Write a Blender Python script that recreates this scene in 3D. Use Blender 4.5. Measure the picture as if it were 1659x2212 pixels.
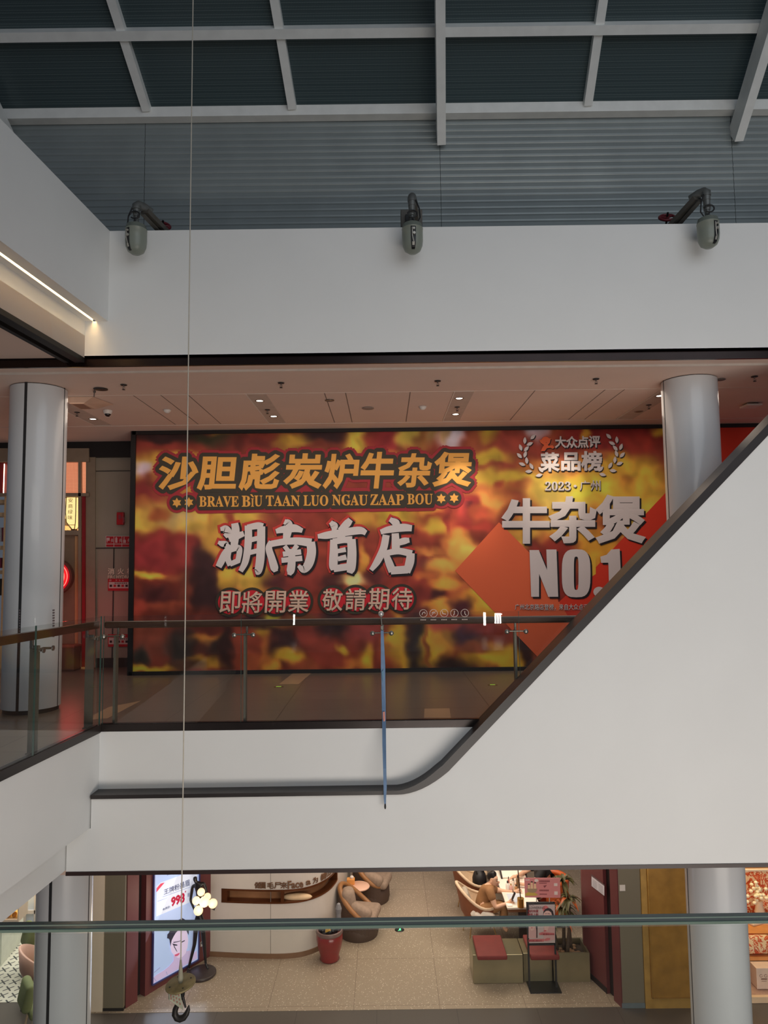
import bpy, math, random
from mathutils import Vector, Matrix
random.seed(7)
for o in list(bpy.data.objects): bpy.data.objects.remove(o)
S = bpy.context.scene
COL = S.collection
# ------------------------------------------------------------------ camera
W, H, F = 1659, 2212, 1535.0
PITCH, ROLL, CZ = math.radians(4.54), 0.0125, 6.62          # eye height: 1.62 m above the upper gallery floor (z = 5)
cam_d = bpy.data.cameras.new('camera'); cam = bpy.data.objects.new('camera', cam_d); COL.objects.link(cam)
cam_d.sensor_fit = 'HORIZONTAL'; cam_d.sensor_width = 36.0; cam_d.lens = F / W * 36.0
cam_d.clip_start = 0.05; cam_d.clip_end = 200
cam.matrix_world = Matrix.Translation((0, 0, CZ)) @ Matrix.Rotation(math.pi/2 + PITCH, 4, 'X') @ Matrix.Rotation(-ROLL, 4, 'Z')
S.camera = cam
S.view_settings.view_transform = 'Standard'; S.view_settings.look = 'None'
S.view_settings.gamma = 1.0; S.view_settings.use_curve_mapping = False
S.view_settings.exposure = 0.0
S.cycles.use_denoising = True
S.cycles.max_bounces = 8; S.cycles.transparent_max_bounces = 12; S.cycles.caustics_reflective = False; S.cycles.caustics_refractive = False
S.cycles.sample_clamp_indirect = 4.0
# ------------------------------------------------------------------ world and lights
w = bpy.data.worlds.new('world'); S.world = w; w.use_nodes = True
bg = w.node_tree.nodes['Background']; bg.inputs[0].default_value = (0.72, 0.82, 1.0, 1); bg.inputs[1].default_value = 0.10
def area(name, loc, target, sx, sy, power, color, spread=180):
    d = bpy.data.lights.new(name, 'AREA'); d.shape = 'RECTANGLE'; d.size = sx; d.size_y = sy; d.energy = power; d.color = color
    d.spread = math.radians(spread)
    o = bpy.data.objects.new(name, d); COL.objects.link(o); o.location = loc
    o.rotation_euler = (Vector(target) - Vector(loc)).to_track_quat('-Z', 'Y').to_euler(); return o
def point(name, loc, power, color, r=0.1):
    d = bpy.data.lights.new(name, 'POINT'); d.energy = power; d.color = color; d.shadow_soft_size = r
    o = bpy.data.objects.new(name, d); COL.objects.link(o); o.location = loc; return o
def spot(name, loc, target, power, color, ang=60, blend=0.6, r=0.04):
    d = bpy.data.lights.new(name, 'SPOT'); d.energy = power; d.color = color; d.spot_size = math.radians(ang); d.spot_blend = blend; d.shadow_soft_size = r
    o = bpy.data.objects.new(name, d); COL.objects.link(o); o.location = loc
    o.rotation_euler = (Vector(target) - Vector(loc)).to_track_quat('-Z', 'Y').to_euler(); return o
WARM = (1.0, 0.85, 0.70); COOL = (0.86, 0.93, 1.0); NEUT = (1.0, 0.95, 0.88)
area('skylight_daylight', (4.0, -1.5, 11.6), (0.5, 7.0, 6.0), 9, 6, 205, COOL)
area('opposite_gallery_lights', (2.5, -5.0, 8.4), (2.0, 7.6, 5.0), 9, 1.6, 90, NEUT)
area('lower_mall_bounce', (4.2, -2.2, 1.3), (3.0, 7.4, 4.4), 9, 2.6, 600, (1.0, 0.91, 0.82))  # unseen fill added for warm light bouncing off the mall floor
area('gallery_ceiling_glow', (0.3, 9.6, 8.80), (0.3, 9.6, 0), 9, 1.6, 72, WARM)
area('salon_ceiling_lights', (0.6, 13.4, 3.4), (0.6, 13.6, 0), 4.5, 3.0, 150, (1.0, 0.83, 0.66))
area('mall_soffit_lights', (0.0, 10.0, 3.45), (0.0, 10.3, 0), 8.0, 1.2, 58, (1.0, 0.88, 0.74))
# ------------------------------------------------------------------ pixel of the photograph -> point of the place
def _basis():
    m = cam.matrix_world.to_3x3(); return m @ Vector((1, 0, 0)), m @ Vector((0, 1, 0)), m @ Vector((0, 0, -1))
_R, _U, _Fw = _basis()
def ray(px, py): return _Fw + (px - W/2)/F*_R - (py - H/2)/F*_U
def PY(px, py, Y):
    d = ray(px, py); t = Y/d.y; return Vector((d.x*t, Y, CZ + d.z*t))
def PZ(px, py, z):
    d = ray(px, py); t = (z - CZ)/d.z; return Vector((d.x*t, d.y*t, z))
def PP(px, py, p0, n):
    d = ray(px, py); o = Vector((0, 0, CZ)); t = (Vector(p0) - o).dot(Vector(n))/d.dot(Vector(n)); return o + d*t
# ------------------------------------------------------------------ materials
def lin(c): return tuple(((v/255)/12.92 if v/255 <= 0.04045 else ((v/255 + 0.055)/1.055)**2.4) for v in c)
MATS = {}
def mat(name, rgb, rough=0.5, metal=0.0, emit=None, es=1.0, noise=0.06, scale=8.0, bump=0.0, spec=0.5, coat=0.0):
    if name in MATS: return MATS[name]
    m = bpy.data.materials.new(name); m.use_nodes = True; nt = m.node_tree; b = nt.nodes['Principled BSDF']
    c = lin(rgb)
    b.inputs['Roughness'].default_value = rough; b.inputs['Metallic'].default_value = metal
    b.inputs['Specular IOR Level'].default_value = spec; b.inputs['Coat Weight'].default_value = coat
    if noise > 0:
        tc = nt.nodes.new('ShaderNodeTexCoord'); n = nt.nodes.new('ShaderNodeTexNoise'); n.inputs['Scale'].default_value = scale; n.inputs['Detail'].default_value = 4
        r = nt.nodes.new('ShaderNodeValToRGB')
        r.color_ramp.elements[0].position = 0.3; r.color_ramp.elements[1].position = 0.7
        r.color_ramp.elements[0].color = tuple(max(0, v*(1-noise)) for v in c) + (1,); r.color_ramp.elements[1].color = tuple(min(1, v*(1+noise)) for v in c) + (1,)
        nt.links.new(tc.outputs['Object'], n.inputs['Vector']); nt.links.new(n.outputs['Fac'], r.inputs['Fac']); nt.links.new(r.outputs['Color'], b.inputs['Base Color'])
        if bump > 0:
            bp = nt.nodes.new('ShaderNodeBump'); bp.inputs['Strength'].default_value = bump; bp.inputs['Distance'].default_value = 0.01
            nt.links.new(n.outputs['Fac'], bp.inputs['Height']); nt.links.new(bp.outputs['Normal'], b.inputs['Normal'])
    else: b.inputs['Base Color'].default_value = c + (1,)
    if emit is not None:
        b.inputs['Emission Color'].default_value = lin(emit) + (1,); b.inputs['Emission Strength'].default_value = es
    MATS[name] = m; return m
def glass(name, tint=(0.90, 0.93, 0.91), refl=1.0, rough=0.0, ior=1.5):
    m = bpy.data.materials.new(name); m.use_nodes = True; nt = m.node_tree; nt.nodes.clear()
    out = nt.nodes.new('ShaderNodeOutputMaterial'); mx = nt.nodes.new('ShaderNodeMixShader'); t = nt.nodes.new('ShaderNodeBsdfTransparent'); g = nt.nodes.new('ShaderNodeBsdfGlossy')
    fr = nt.nodes.new('ShaderNodeFresnel'); fr.inputs['IOR'].default_value = ior; mu = nt.nodes.new('ShaderNodeMath'); mu.operation = 'MULTIPLY'; mu.inputs[1].default_value = refl
    t.inputs['Color'].default_value = tint + (1,); g.inputs['Roughness'].default_value = rough; g.inputs['Color'].default_value = (1, 1, 1, 1)
    ge = nt.nodes.new('ShaderNodeNewGeometry'); sb = nt.nodes.new('ShaderNodeMath'); sb.operation = 'SUBTRACT'; sb.inputs[0].default_value = refl; nt.links.new(ge.outputs['Backfacing'], sb.inputs[1]); sb.use_clamp = True
    nt.links.new(sb.outputs[0], mu.inputs[1]); nt.links.new(fr.outputs[0], mu.inputs[0]); nt.links.new(mu.outputs[0], mx.inputs[0]); nt.links.new(t.outputs[0], mx.inputs[1]); nt.links.new(g.outputs[0], mx.inputs[2]); nt.links.new(mx.outputs[0], out.inputs[0])
    MATS[name] = m; return m
# ------------------------------------------------------------------ mesh collector
class MB:
    def __init__(s): s.v = []; s.f = []; s.m = []; s.s = []
    def add(s, vs, fs, mi=0, sm=False):
        n = len(s.v); s.v += [Vector(p) for p in vs]
        for f in fs: s.f.append([n + i for i in f]); s.m.append(mi); s.s.append(sm)
        return s
    def box(s, x0, x1, y0, y1, z0, z1, mi=0):
        return s.hexa([(x0,y0,z0),(x1,y0,z0),(x1,y1,z0),(x0,y1,z0)], [(x0,y0,z1),(x1,y0,z1),(x1,y1,z1),(x0,y1,z1)], mi)
    def hexa(s, a, b, mi=0):
        n = len(a); fs = [tuple(range(n-1, -1, -1)), tuple(range(n, 2*n))]
        for i in range(n): j = (i+1) % n; fs.append((i, j, n+j, n+i))
        return s.add(list(a) + list(b), fs, mi)
    def prism(s, poly, vec, mi=0):
        vec = Vector(vec); return s.hexa([Vector(p) for p in poly], [Vector(p) + vec for p in poly], mi)
    def quad(s, pts, mi=0): return s.add(pts, [tuple(range(len(pts)))], mi)
    def rbox(s, c, d, r=0.01, mi=0, seg=2, M=None):
        # rounded box: centre c, size d; the 12 edges rounded through bmesh bevel
        import bmesh
        bm = bmesh.new(); bmesh.ops.create_cube(bm, size=1.0)
        for v in bm.verts: v.co = Vector((v.co.x*d[0], v.co.y*d[1], v.co.z*d[2]))
        bmesh.ops.bevel(bm, geom=list(bm.edges), offset=min(r, min(d)*0.49), segments=seg, profile=0.5, affect='EDGES')
        bm.verts.index_update()
        vs = [((M @ v.co) if M is not None else v.co) + Vector(c) for v in bm.verts]; fs = [[v.index for v in f.verts] for f in bm.faces]; bm.free()
        return s.add(vs, fs, mi, seg >= 3)
    def bar(s, p0, p1, w, h, up=(0,0,1), mi=0):
        p0, p1 = Vector(p0), Vector(p1); d = (p1-p0).normalized(); u = Vector(up); x = d.cross(u).normalized(); u = x.cross(d).normalized()
        a = [p0 + x*sx*w/2 + u*sz*h/2 for sx, sz in ((-1,-1),(1,-1),(1,1),(-1,1))]; b = [p + (p1-p0) for p in a]
        return s.hexa(a, b, mi)
    def tube(s, path, r, n=10, mi=0, caps=True, flat=1.0):
        path = [Vector(p) for p in path]; k = len(path); rs = r if isinstance(r, (list, tuple)) else [r]*k
        vs = []; prev = None
        for i, p in enumerate(path):
            d = (path[min(i+1, k-1)] - path[max(i-1, 0)]).normalized()
            if prev is None:
                a = Vector((0,0,1)) if abs(d.z) < 0.9 else Vector((0,1,0)); x = d.cross(a).normalized()
            else: x = (prev - d*prev.dot(d)).normalized()
            prev = x; y = d.cross(x)
            for j in range(n):
                t = 2*math.pi*j/n; vs.append(p + (x*math.cos(t) + y*math.sin(t)*flat)*rs[i])
        fs = []
        for i in range(k-1):
            for j in range(n):
                j2 = (j+1) % n; fs.append((i*n+j, i*n+j2, (i+1)*n+j2, (i+1)*n+j))
        s.add(vs, fs, mi, True)
        if caps:
            s.add(vs[:n], [tuple(range(n-1, -1, -1))], mi); s.add(vs[-n:], [tuple(range(n))], mi)
        return s
    def cyl(s, p0, p1, r, r1=None, n=20, mi=0): return s.tube([p0, p1], [r, r if r1 is None else r1], n, mi)
    def lathe(s, c, prof, n=28, mi=0, ax=None, sm=True):
        c = Vector(c); M = Vector((0,0,1)).rotation_difference(Vector(ax)).to_matrix() if ax else Matrix.Identity(3)
        vs = []; k = len(prof)
        for r, z in prof:
            for j in range(n):
                t = 2*math.pi*j/n; vs.append(c + M @ Vector((r*math.cos(t), r*math.sin(t), z)))
        fs = [(i*n+j, i*n+(j+1) % n, (i+1)*n+(j+1) % n, (i+1)*n+j) for i in range(k-1) for j in range(n)]
        s.add(vs, fs, mi, sm)
        if prof[0][0] > 1e-4: s.add(vs[:n], [tuple(range(n-1, -1, -1))], mi)
        if prof[-1][0] > 1e-4: s.add(vs[-n:], [tuple(range(n))], mi)
        return s
    def sph(s, c, r, n=16, mi=0, M=None):
        rx, ry, rz = r if isinstance(r, (tuple, list)) else (r, r, r); c = Vector(c); vs = []; k = n//2
        for i in range(k+1):
            a = math.pi*i/k
            for j in range(n):
                t = 2*math.pi*j/n; p = Vector((rx*math.sin(a)*math.cos(t), ry*math.sin(a)*math.sin(t), rz*math.cos(a)))
                vs.append(c + ((M @ p) if M is not None else p))
        fs = [(i*n+j, (i+1)*n+j, (i+1)*n+(j+1) % n, i*n+(j+1) % n) for i in range(k) for j in range(n)]
        return s.add(vs, fs, mi, True)
    def build(s, name, mats, parent=None, local=False):
        me = bpy.data.meshes.new(name)
        off = Vector((0,0,0))
        if parent is not None and not local:
            p = parent
            while p is not None: off += p.location; p = p.parent
        me.from_pydata([tuple(v - off) for v in s.v], [], s.f); 
        for m in (mats if isinstance(mats, (list, tuple)) else [mats]): me.materials.append(m)
        me.polygons.foreach_set('material_index', s.m); me.polygons.foreach_set('use_smooth', s.s)
        me.validate(); me.update()
        o = bpy.data.objects.new(name, me); COL.objects.link(o); o.parent = parent
        return o
def tag(o, label=None, cat=None, group=None, kind=None):
    if label: o['label'] = label
    if cat: o['category'] = cat
    if group: o['group'] = group
    if kind: o['kind'] = kind
    return o
def root(name, label, cat, loc=(0,0,0), group=None, rz=0.0):
    o = bpy.data.objects.new(name, None); COL.objects.link(o); o.location = loc; o.rotation_euler = (0,0,rz); o.empty_display_size = 0.1
    return tag(o, label, cat, group)
def struct(o): o['kind'] = 'structure'; return o
def dup(r, loc, rz=None, label=None, group=None):
    def cp(o, par):
        c = o.copy(); COL.objects.link(c); c.parent = par
        for ch in list(o.children): cp(ch, c)
        return c
    c = cp(r, None); c.location = loc
    if rz is not None: c.rotation_euler = (0,0,rz)
    if label: c['label'] = label
    if group: c['group'] = group
    return c
# ------------------------------------------------------------------ lettering
_GC = {}
def glyph(s, bev=0.0, res=2):
    k = (s, bev, res)
    if k not in _GC:
        c = bpy.data.curves.new('lettering', 'FONT'); c.body = s; c.size = 1.0; c.resolution_u = res; c.bevel_depth = bev; c.bevel_resolution = 0
        o = bpy.data.objects.new('lettering', c); COL.objects.link(o)
        dg = bpy.context.evaluated_depsgraph_get(); me = bpy.data.meshes.new_from_object(o.evaluated_get(dg))
        _GC[k] = ([v.co.copy() for v in me.vertices], [tuple(p.vertices) for p in me.polygons])
        bpy.data.objects.remove(o); bpy.data.meshes.remove(me); bpy.data.curves.remove(c)
    return _GC[k]
def letters(mb, s, f, bev=0.0, mi=0, ref=None, thick=1.0, res=2):
    """f(u, v, w): u, v in 0..1 over the unbevelled bounds, w = -thick..thick"""
    bv, _ = glyph(ref or s, 0.0, res); vs, fs = glyph(s, bev, res)
    x0 = min(p.x for p in bv); x1 = max(p.x for p in bv); y0 = min(p.y for p in bv); y1 = max(p.y for p in bv)
    mb.add([f((p.x-x0)/(x1-x0), (p.y-y0)/(y1-y0), (p.z/bev*thick if bev > 0 else 0.0)) for p in vs], fs, mi)
# ================================================================== the atrium shell
WHITE = mat('white_paint', (228, 228, 226), 0.55, noise=0.015, scale=1.5)
BRONZE = mat('bronze_strip', (40, 28, 26), 0.22, metal=0.6, noise=0.15, scale=3)
BLACK = mat('black_gap', (14, 13, 14), 0.6)
DARKTRIM = mat('dark_handrail_trim', (40, 34, 33), 0.38, noise=0.1, scale=4)
CEIL = mat('ceiling_paint', (224, 198, 184), 0.7, noise=0.02, scale=2)  # white ceiling; warm light from shops and floor is put into this tint
CEILD = mat('ceiling_joint', (120, 104, 96), 0.7)
CEILL = mat('ceiling_edge', (225, 212, 202), 0.6)
SK = 0.0743
def XL(Y, x0=-3.0): return x0 - (7.6 - Y)*SK
# upper white front
m = MB(); m.box(-3.0, 7.5, 7.6, 7.78, 9.36, 10.385); m.box(-3.25, 7.5, 7.6, 7.78, 8.955, 9.36)
struct(tag(m.build('wall_back', WHITE), 'pale grey upper front of the atrium under the ribbed metal', 'wall'))
m = MB(); Yn = -3.0
def run(mb, xa, th, z0, z1, ya=Yn, yb=7.6, mi=0):
    mb.hexa([(XL(ya, xa), ya, z0), (XL(yb, xa), yb, z0), (XL(yb, xa)-th, yb, z0), (XL(ya, xa)-th, ya, z0)],
            [(XL(ya, xa), ya, z1), (XL(yb, xa), yb, z1), (XL(yb, xa)-th, yb, z1), (XL(ya, xa)-th, ya, z1)], mi)
run(m, -3.0, 0.13, 9.36, 10.385); run(m, -3.165, 0.09, 9.36, 9.40); run(m, -3.13, 0.2, 9.42, 10.385); run(m, -3.25, 0.15, 8.955, 9.362)
struct(tag(m.build('wall_left', WHITE), 'white upper side front with a lit cove', 'wall'))
m = MB(); run(m, -3.128, 0.038, 9.405, 9.418)
tag(m.build('cove_light_strip', mat('led_warm', (255, 225, 170), emit=(255, 214, 150), es=20.0, noise=0)), 'warm glowing strip tucked in the cove of the white upper left wall', 'light strip')
# soffits and gallery ceiling
m = MB(); m.box(-7.5, 7.5, 7.6, 7.635, 8.955, 8.975); m.box(-7.5, 7.5, 7.632, 7.66, 8.862, 8.96)
struct(m.build('trim_1', BRONZE))
m = MB(); m.box(-7.5, 7.5, 7.66, 7.84, 8.872, 9.2)          # soffit strip at the edge
m.box(-7.5, 7.5, 7.84, 7.90, 8.93, 9.2, 1)                  # shadow groove
m.box(-7.5, 7.5, 7.90, 7.925, 8.866, 9.2, 2)
m.box(-7.5, 7.5, 7.925, 12.6, 8.87, 9.2)
for x in (-4.30, -1.62, 1.05, 3.72):                        # service slots with the lamps
    m.box(x-0.125, x+0.125, 8.95, 10.78, 8.864, 8.8702, 3); m.box(x-0.135, x-0.122, 8.95, 10.78, 8.861, 8.8702, 2); m.box(x-0.135, x+0.125, 10.77, 10.785, 8.861, 8.8702, 2)
for x in (-3.2, -2.85, -2.5, -0.75, -0.48, 0.35, 1.95, 2.85, 3.1):
    m.box(x, x+0.012, 8.95, 10.8, 8.8685, 8.8702, 1)
m.box(-7.5, 7.5, 8.94, 8.952, 8.8675, 8.8702, 2); m.box(-7.5, 7.5, 10.85, 10.87, 8.866, 8.8702, 2)
struct(m.build('ceiling', [CEIL, CEILD, CEILL, mat('ceiling_slot', (196, 176, 164), 0.7)]))
m = MB()
def lrun(mb, xa, xb, z0, z1, mi=0):
    mb.hexa([(XL(Yn, xa), Yn, z0), (XL(7.6, xa), 7.6, z0), (xb, 7.6, z0), (xb, Yn, z0)], [(XL(Yn, xa), Yn, z1), (XL(7.6, xa), 7.6, z1), (xb, 7.6, z1), (xb, Yn, z1)], mi)
lrun(m, -3.25, -7.5, 8.955, 9.2)
struct(m.build('ceiling.001', CEIL))
m = MB(); run(m, -3.25, 0.10, 8.90, 8.954); run(m, -3.42, 0.05, 8.90, 8.954)
struct(m.build('trim_2', BLACK))
# upper gallery floors
def tile_mat(name, a, b, size, rough, line=0.012, ox=0.0, oy=0.0, speck=0.0):
    mm = bpy.data.materials.new(name); mm.use_nodes = True; nt = mm.node_tree; bs = nt.nodes['Principled BSDF']
    tc = nt.nodes.new('ShaderNodeTexCoord'); mp = nt.nodes.new('ShaderNodeMapping'); br = nt.nodes.new('ShaderNodeTexBrick')
    mp.inputs['Location'].default_value = (ox, oy, 0); br.offset = 0.0; br.inputs['Scale'].default_value = 1.0; br.inputs['Brick Width'].default_value = size[0]; br.inputs['Row Height'].default_value = size[1]
    br.inputs['Mortar Size'].default_value = line/2; br.inputs['Mortar Smooth'].default_value = 0.1; br.inputs['Bias'].default_value = 0.0
    la, lb = lin(a), lin(b); br.inputs['Color1'].default_value = la + (1,); br.inputs['Color2'].default_value = tuple(v*0.94 for v in la) + (1,); br.inputs['Mortar'].default_value = lb + (1,)
    nt.links.new(tc.outputs['Object'], mp.inputs['Vector']); nt.links.new(mp.outputs[0], br.inputs['Vector'])
    if speck > 0:
        vo = nt.nodes.new('ShaderNodeTexVoronoi'); vo.inputs['Scale'].default_value = 26; nt.links.new(tc.outputs['Object'], vo.inputs['Vector'])
        rp = nt.nodes.new('ShaderNodeValToRGB'); rp.color_ramp.elements[0].position = 0.10; rp.color_ramp.elements[0].color = (1,1,1,1); rp.color_ramp.elements[1].position = 0.22; rp.color_ramp.elements[1].color = (0,0,0,1)
        nt.links.new(vo.outputs['Distance'], rp.inputs[0]); mu = nt.nodes.new('ShaderNodeMath'); mu.operation = 'MULTIPLY'; mu.inputs[1].default_value = speck; nt.links.new(rp.outputs[0], mu.inputs[0])
        nz = nt.nodes.new('ShaderNodeTexNoise'); nz.inputs['Scale'].default_value = 60; nt.links.new(tc.outputs['Object'], nz.inputs['Vector'])
        mx = nt.nodes.new('ShaderNodeMixRGB'); mx.blend_type = 'ADD'; nt.links.new(mu.outputs[0], mx.inputs[0]); nt.links.new(br.outputs['Color'], mx.inputs[1]); mx.inputs[2].default_value = (0.6, 0.55, 0.5, 1)
        ov = nt.nodes.new('ShaderNodeMixRGB'); ov.blend_type = 'OVERLAY'; ov.inputs[0].default_value = 0.25; nt.links.new(mx.outputs[0], ov.inputs[1]); nt.links.new(nz.outputs['Fac'], ov.inputs[2])
        nt.links.new(ov.outputs[0], bs.inputs['Base Color'])
    else: nt.links.new(br.outputs['Color'], bs.inputs['Base Color'])
    bs.inputs['Roughness'].default_value = rough; MATS[name] = mm; return mm
FL2 = tile_mat('gallery_tile', (118, 108, 98), (70, 64, 58), (1.2, 0.6), 0.28, 0.008)
m = MB(); m.box(-7.5, 7.5, 7.6, 12.6, 4.72, 5.0); lrun(m, -3.05, -7.5, 4.72, 5.0)
struct(m.build('floor', FL2))
INL = mat('pale_floor_inlay', (176, 150, 124), 0.3, noise=0.05)
m = MB()
for q in (((180,1556),(236,1527),(304,1514),(232,1552)), ((603,1478),(633,1454),(674,1453),(645,1478)), ((916,1551),(917,1531),(971,1530),(974,1551))):
    m.prism([PZ(x, y, 5.0005) for x, y in q][::-1], (0,0,0.001))
struct(m.build('trim_3', INL))
m = MB(); yq = PZ(100, 1577, 5.0).y; m.hexa([(XL(Yn, -3.06), Yn, 5.0002), (XL(yq, -3.06), yq, 5.0002), (-7.5, yq, 5.0002), (-7.5, Yn, 5.0002)], [(XL(Yn, -3.06), Yn, 5.0015), (XL(yq, -3.06), yq, 5.0015), (-7.5, yq, 5.0015), (-7.5, Yn, 5.0015)])
struct(m.build('floor.006', tile_mat('pale_gallery_tile', (160, 154, 144), (110, 104, 98), (1.2, 0.6), 0.3, 0.008)))
# white fronts of the balcony: recessed upper band, lower band with the escalator side
m = MB(); m.box(-3.0, 7.5, 7.58, 7.70, 4.30, 4.955); 
struct(tag(m.build('wall_front', WHITE), 'white band of the far balcony under the glass', 'wall'))
m = MB(); run(m, -3.0, 0.12, 4.04, 4.955); run(m, -3.10, 0.12, 4.02, 4.06); run(m, -3.238, 0.12, 3.63, 4.045); 
struct(m.build('wall_left.001', WHITE))
m = MB()
edge = [(-3.0, 4.335), (0.10, 4.342)]
a0 = math.atan2(7.993-4.905, 4.055-0.964)
for k in range(1, 9):                                       # curve from the flat part into the incline
    t = k/8; p0 = Vector((0.10, 4.342)); p1 = Vector((0.345, 4.342)); p2 = Vector((0.62, 4.565)); q = p0*(1-t)**2 + p1*2*t*(1-t) + p2*t*t; edge.append((q.x, q.y))
edge += [(4.055, 7.975), (6.5, 10.42)]
poly = [(-3.24, 7.4, 3.62), (6.5, 7.4, 3.62)] + [(x, 7.4, z) for x, z in edge[::-1]] + [(-3.0, 7.4, 4.04), (-3.24, 7.4, 4.04)]
m.prism(poly, (0, 0.22, 0))
struct(tag(m.build('wall_front.001', WHITE), 'white escalator side with diagonal upper edge', 'wall'))
m = MB()                                                    # dark capping along the edge
rings = []
for i, (x, z) in enumerate(edge):
    a = Vector(edge[max(i-1, 0)]); b = Vector(edge[min(i+1, len(edge)-1)]); d = (b-a).normalized(); n = Vector((-d.y, d.x))
    th = 0.038 if i < 2 else (0.038 + 0.045*min(1, (i-1)/7))
    rings.append([(x, 7.375, z), (x + n.x*th, 7.375, z + n.y*th), (x + n.x*th, 7.66, z + n.y*th), (x, 7.66, z)])
vs = [p for r_ in rings for p in r_]; fs = [(0,1,2,3), tuple(len(vs)-4+k for k in (3,2,1,0))]
for i in range(len(rings)-1):
    for k in range(4): fs.append((i*4+k, i*4+(k+1) % 4, i*4+4+(k+1) % 4, i*4+4+k))
m.add(vs, fs)
struct(tag(m.build('trim_4', DARKTRIM), 'dark brown capping of the escalator side', 'trim'))
m = MB(); m.box(-3.24, 7.5, 7.39, 7.64, 3.585, 3.622); m.box(-7.5, 7.5, 7.62, 12.6, 3.5, 3.7, 1)
struct(m.build('trim_5', [mat('dark_lower_edge', (52, 36, 34), 0.4), CEIL]))
m = MB(); lrun(m, -3.3, -7.5, 3.6, 3.8); struct(m.build('ceiling.002', CEIL))
# shop walls of the upper gallery
WALLT = mat('taupe_wall_panel', (164, 152, 136), 0.45, noise=0.03, scale=2)
m = MB(); m.box(-5.08, -3.6, 12.25, 12.45, 5.0, 8.6); m.box(-5.08, -3.6, 12.24, 12.4, 5.0, 5.16, 1)
m.box(-4.99, -3.6, 12.235, 12.26, 7.02, 7.035, 1); m.box(-4.665, -4.65, 12.235, 12.26, 5.16, 7.02, 1); m.box(-5.0, -3.6, 12.235, 12.26, 8.36, 8.372, 1)
m.box(-7.5, -3.6, 12.15, 12.45, 8.60, 8.87, 2)
struct(tag(m.build('wall_back.001', [WALLT, mat('dark_wall_joint', (62, 54, 50), 0.6), mat('black_lintel', (26, 23, 23), 0.5)]), 'taupe panelled wall beside the hoarding', 'wall'))
# ribbed cladding above the white front
RIB = mat('ribbed_metal', (142, 150, 151), 0.42, metal=0.25, noise=0.05, scale=3)
zt = PY(952, 250, 8.5).z; m = MB(); p = 0.0845; prof = []
z = 10.2
while z < zt: prof += [(8.488, z), (8.4805, z+0.010), (8.478, z+0.030), (8.4835, z+0.076)]; z += p
for x0, x1 in ((-7.0, -2.93), (-2.925, 0.752), (0.757, 4.395), (4.40, 7.5)):
    vs = [(x0, y, zz) for y, zz in prof] + [(x1, y, zz) for y, zz in prof]; n = len(prof)
    m.add(vs, [(i, n+i, n+i+1, i+1) for i in range(n-1)])
m.box(-7.0, 7.5, 8.505, 8.56, 10.2, zt+0.3, 1)
struct(tag(m.build('wall_back.002', [RIB, BLACK]), 'grey ribbed metal cladding above the white front', 'wall'))
m = MB(); m.box(-7, 7.5, 7.80, 7.83, 10.25, 10.425); m.box(-7, 7.5, 7.78, 8.5, 10.22, 10.25); struct(m.build('trim_6', BLACK))
# sloping roof
STEEL = mat('grey_painted_steel', (236, 237, 234), 0.5, noise=0.05, scale=6)
zb = PY(953, 242, 8.4).z; SL = math.tan(math.radians(33.3))
def RZ(Y, off=0.0): return zb + (8.4 - Y)*SL + off
nrm = Vector((0, math.sin(math.radians(33.3)), math.cos(math.radians(33.3))))
def RP(px, py): return PP(px, py, (0, 8.4, zb), nrm)
m = MB(); m.box(-7, 7.5, 8.34, 8.47, zb-0.055, zb+0.075)
struct(tag(m.build('roof_beam', STEEL), 'grey eaves beam along the foot of the glass roof', 'beam'))
Yp = RP(950, 62).y
m = MB(); m.bar((-7, Yp, RZ(Yp, -0.02)), (7.5, Yp, RZ(Yp, -0.02)), 0.10, 0.12, nrm)
struct(tag(m.build('roof_beam.001', STEEL), 'grey cross beam of the glass roof', 'beam'))
for nm, x, lab in (('roof_beam.002', -2.86, 'narrow roof rafter nearest the hanging cord'), ('roof_beam.003', -1.066, 'narrow roof rafter second from the hanging cord'), ('roof_beam.004', 2.572, 'narrow roof rafter beside the stout slanting rafter')):
    m = MB(); ya, yb = 3.0, 8.34; m.bar((x - (8.36-ya)*0.078, ya, RZ(ya)), (x, yb, RZ(yb)), 0.10, 0.10, nrm); struct(tag(m.build(nm, STEEL), lab, 'beam'))
for nm, x, lab in (('roof_beam.005', 0.768, 'stout roof rafter in the middle'), ('roof_beam.006', 4.44, 'stout slanting roof rafter at the far right'), ('roof_beam.007', -4.60, 'stout roof rafter behind the upper left wall')):
    m = MB(); ya, yb = 3.0, 8.46; m.bar((x - (8.36-ya)*0.078, ya, RZ(ya, -0.16)), (x, yb, RZ(yb, -0.29)), 0.105, 0.26, nrm); struct(tag(m.build(nm, STEEL), lab, 'beam'))
GL = bpy.data.materials.new('dark_mesh_glass'); GL.use_nodes = True; nt = GL.node_tree; b = nt.nodes['Principled BSDF']
tc = nt.nodes.new('ShaderNodeTexCoord'); vo = nt.nodes.new('ShaderNodeTexVoronoi'); vo.inputs['Scale'].default_value = 55; vo.inputs['Randomness'].default_value = 0.0
rp = nt.nodes.new('ShaderNodeValToRGB'); rp.color_ramp.elements[0].position = 0.3; rp.color_ramp.elements[0].color = lin((92, 106, 108)) + (1,); rp.color_ramp.elements[1].position = 0.45; rp.color_ramp.elements[1].color = lin((66, 80, 84)) + (1,)
nt.links.new(tc.outputs['Object'], vo.inputs['Vector']); nt.links.new(vo.outputs['Distance'], rp.inputs[0]); nt.links.new(rp.outputs[0], b.inputs['Base Color']); b.inputs['Roughness'].default_value = 0.25
b.inputs['Specular IOR Level'].default_value = 0.35
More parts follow.
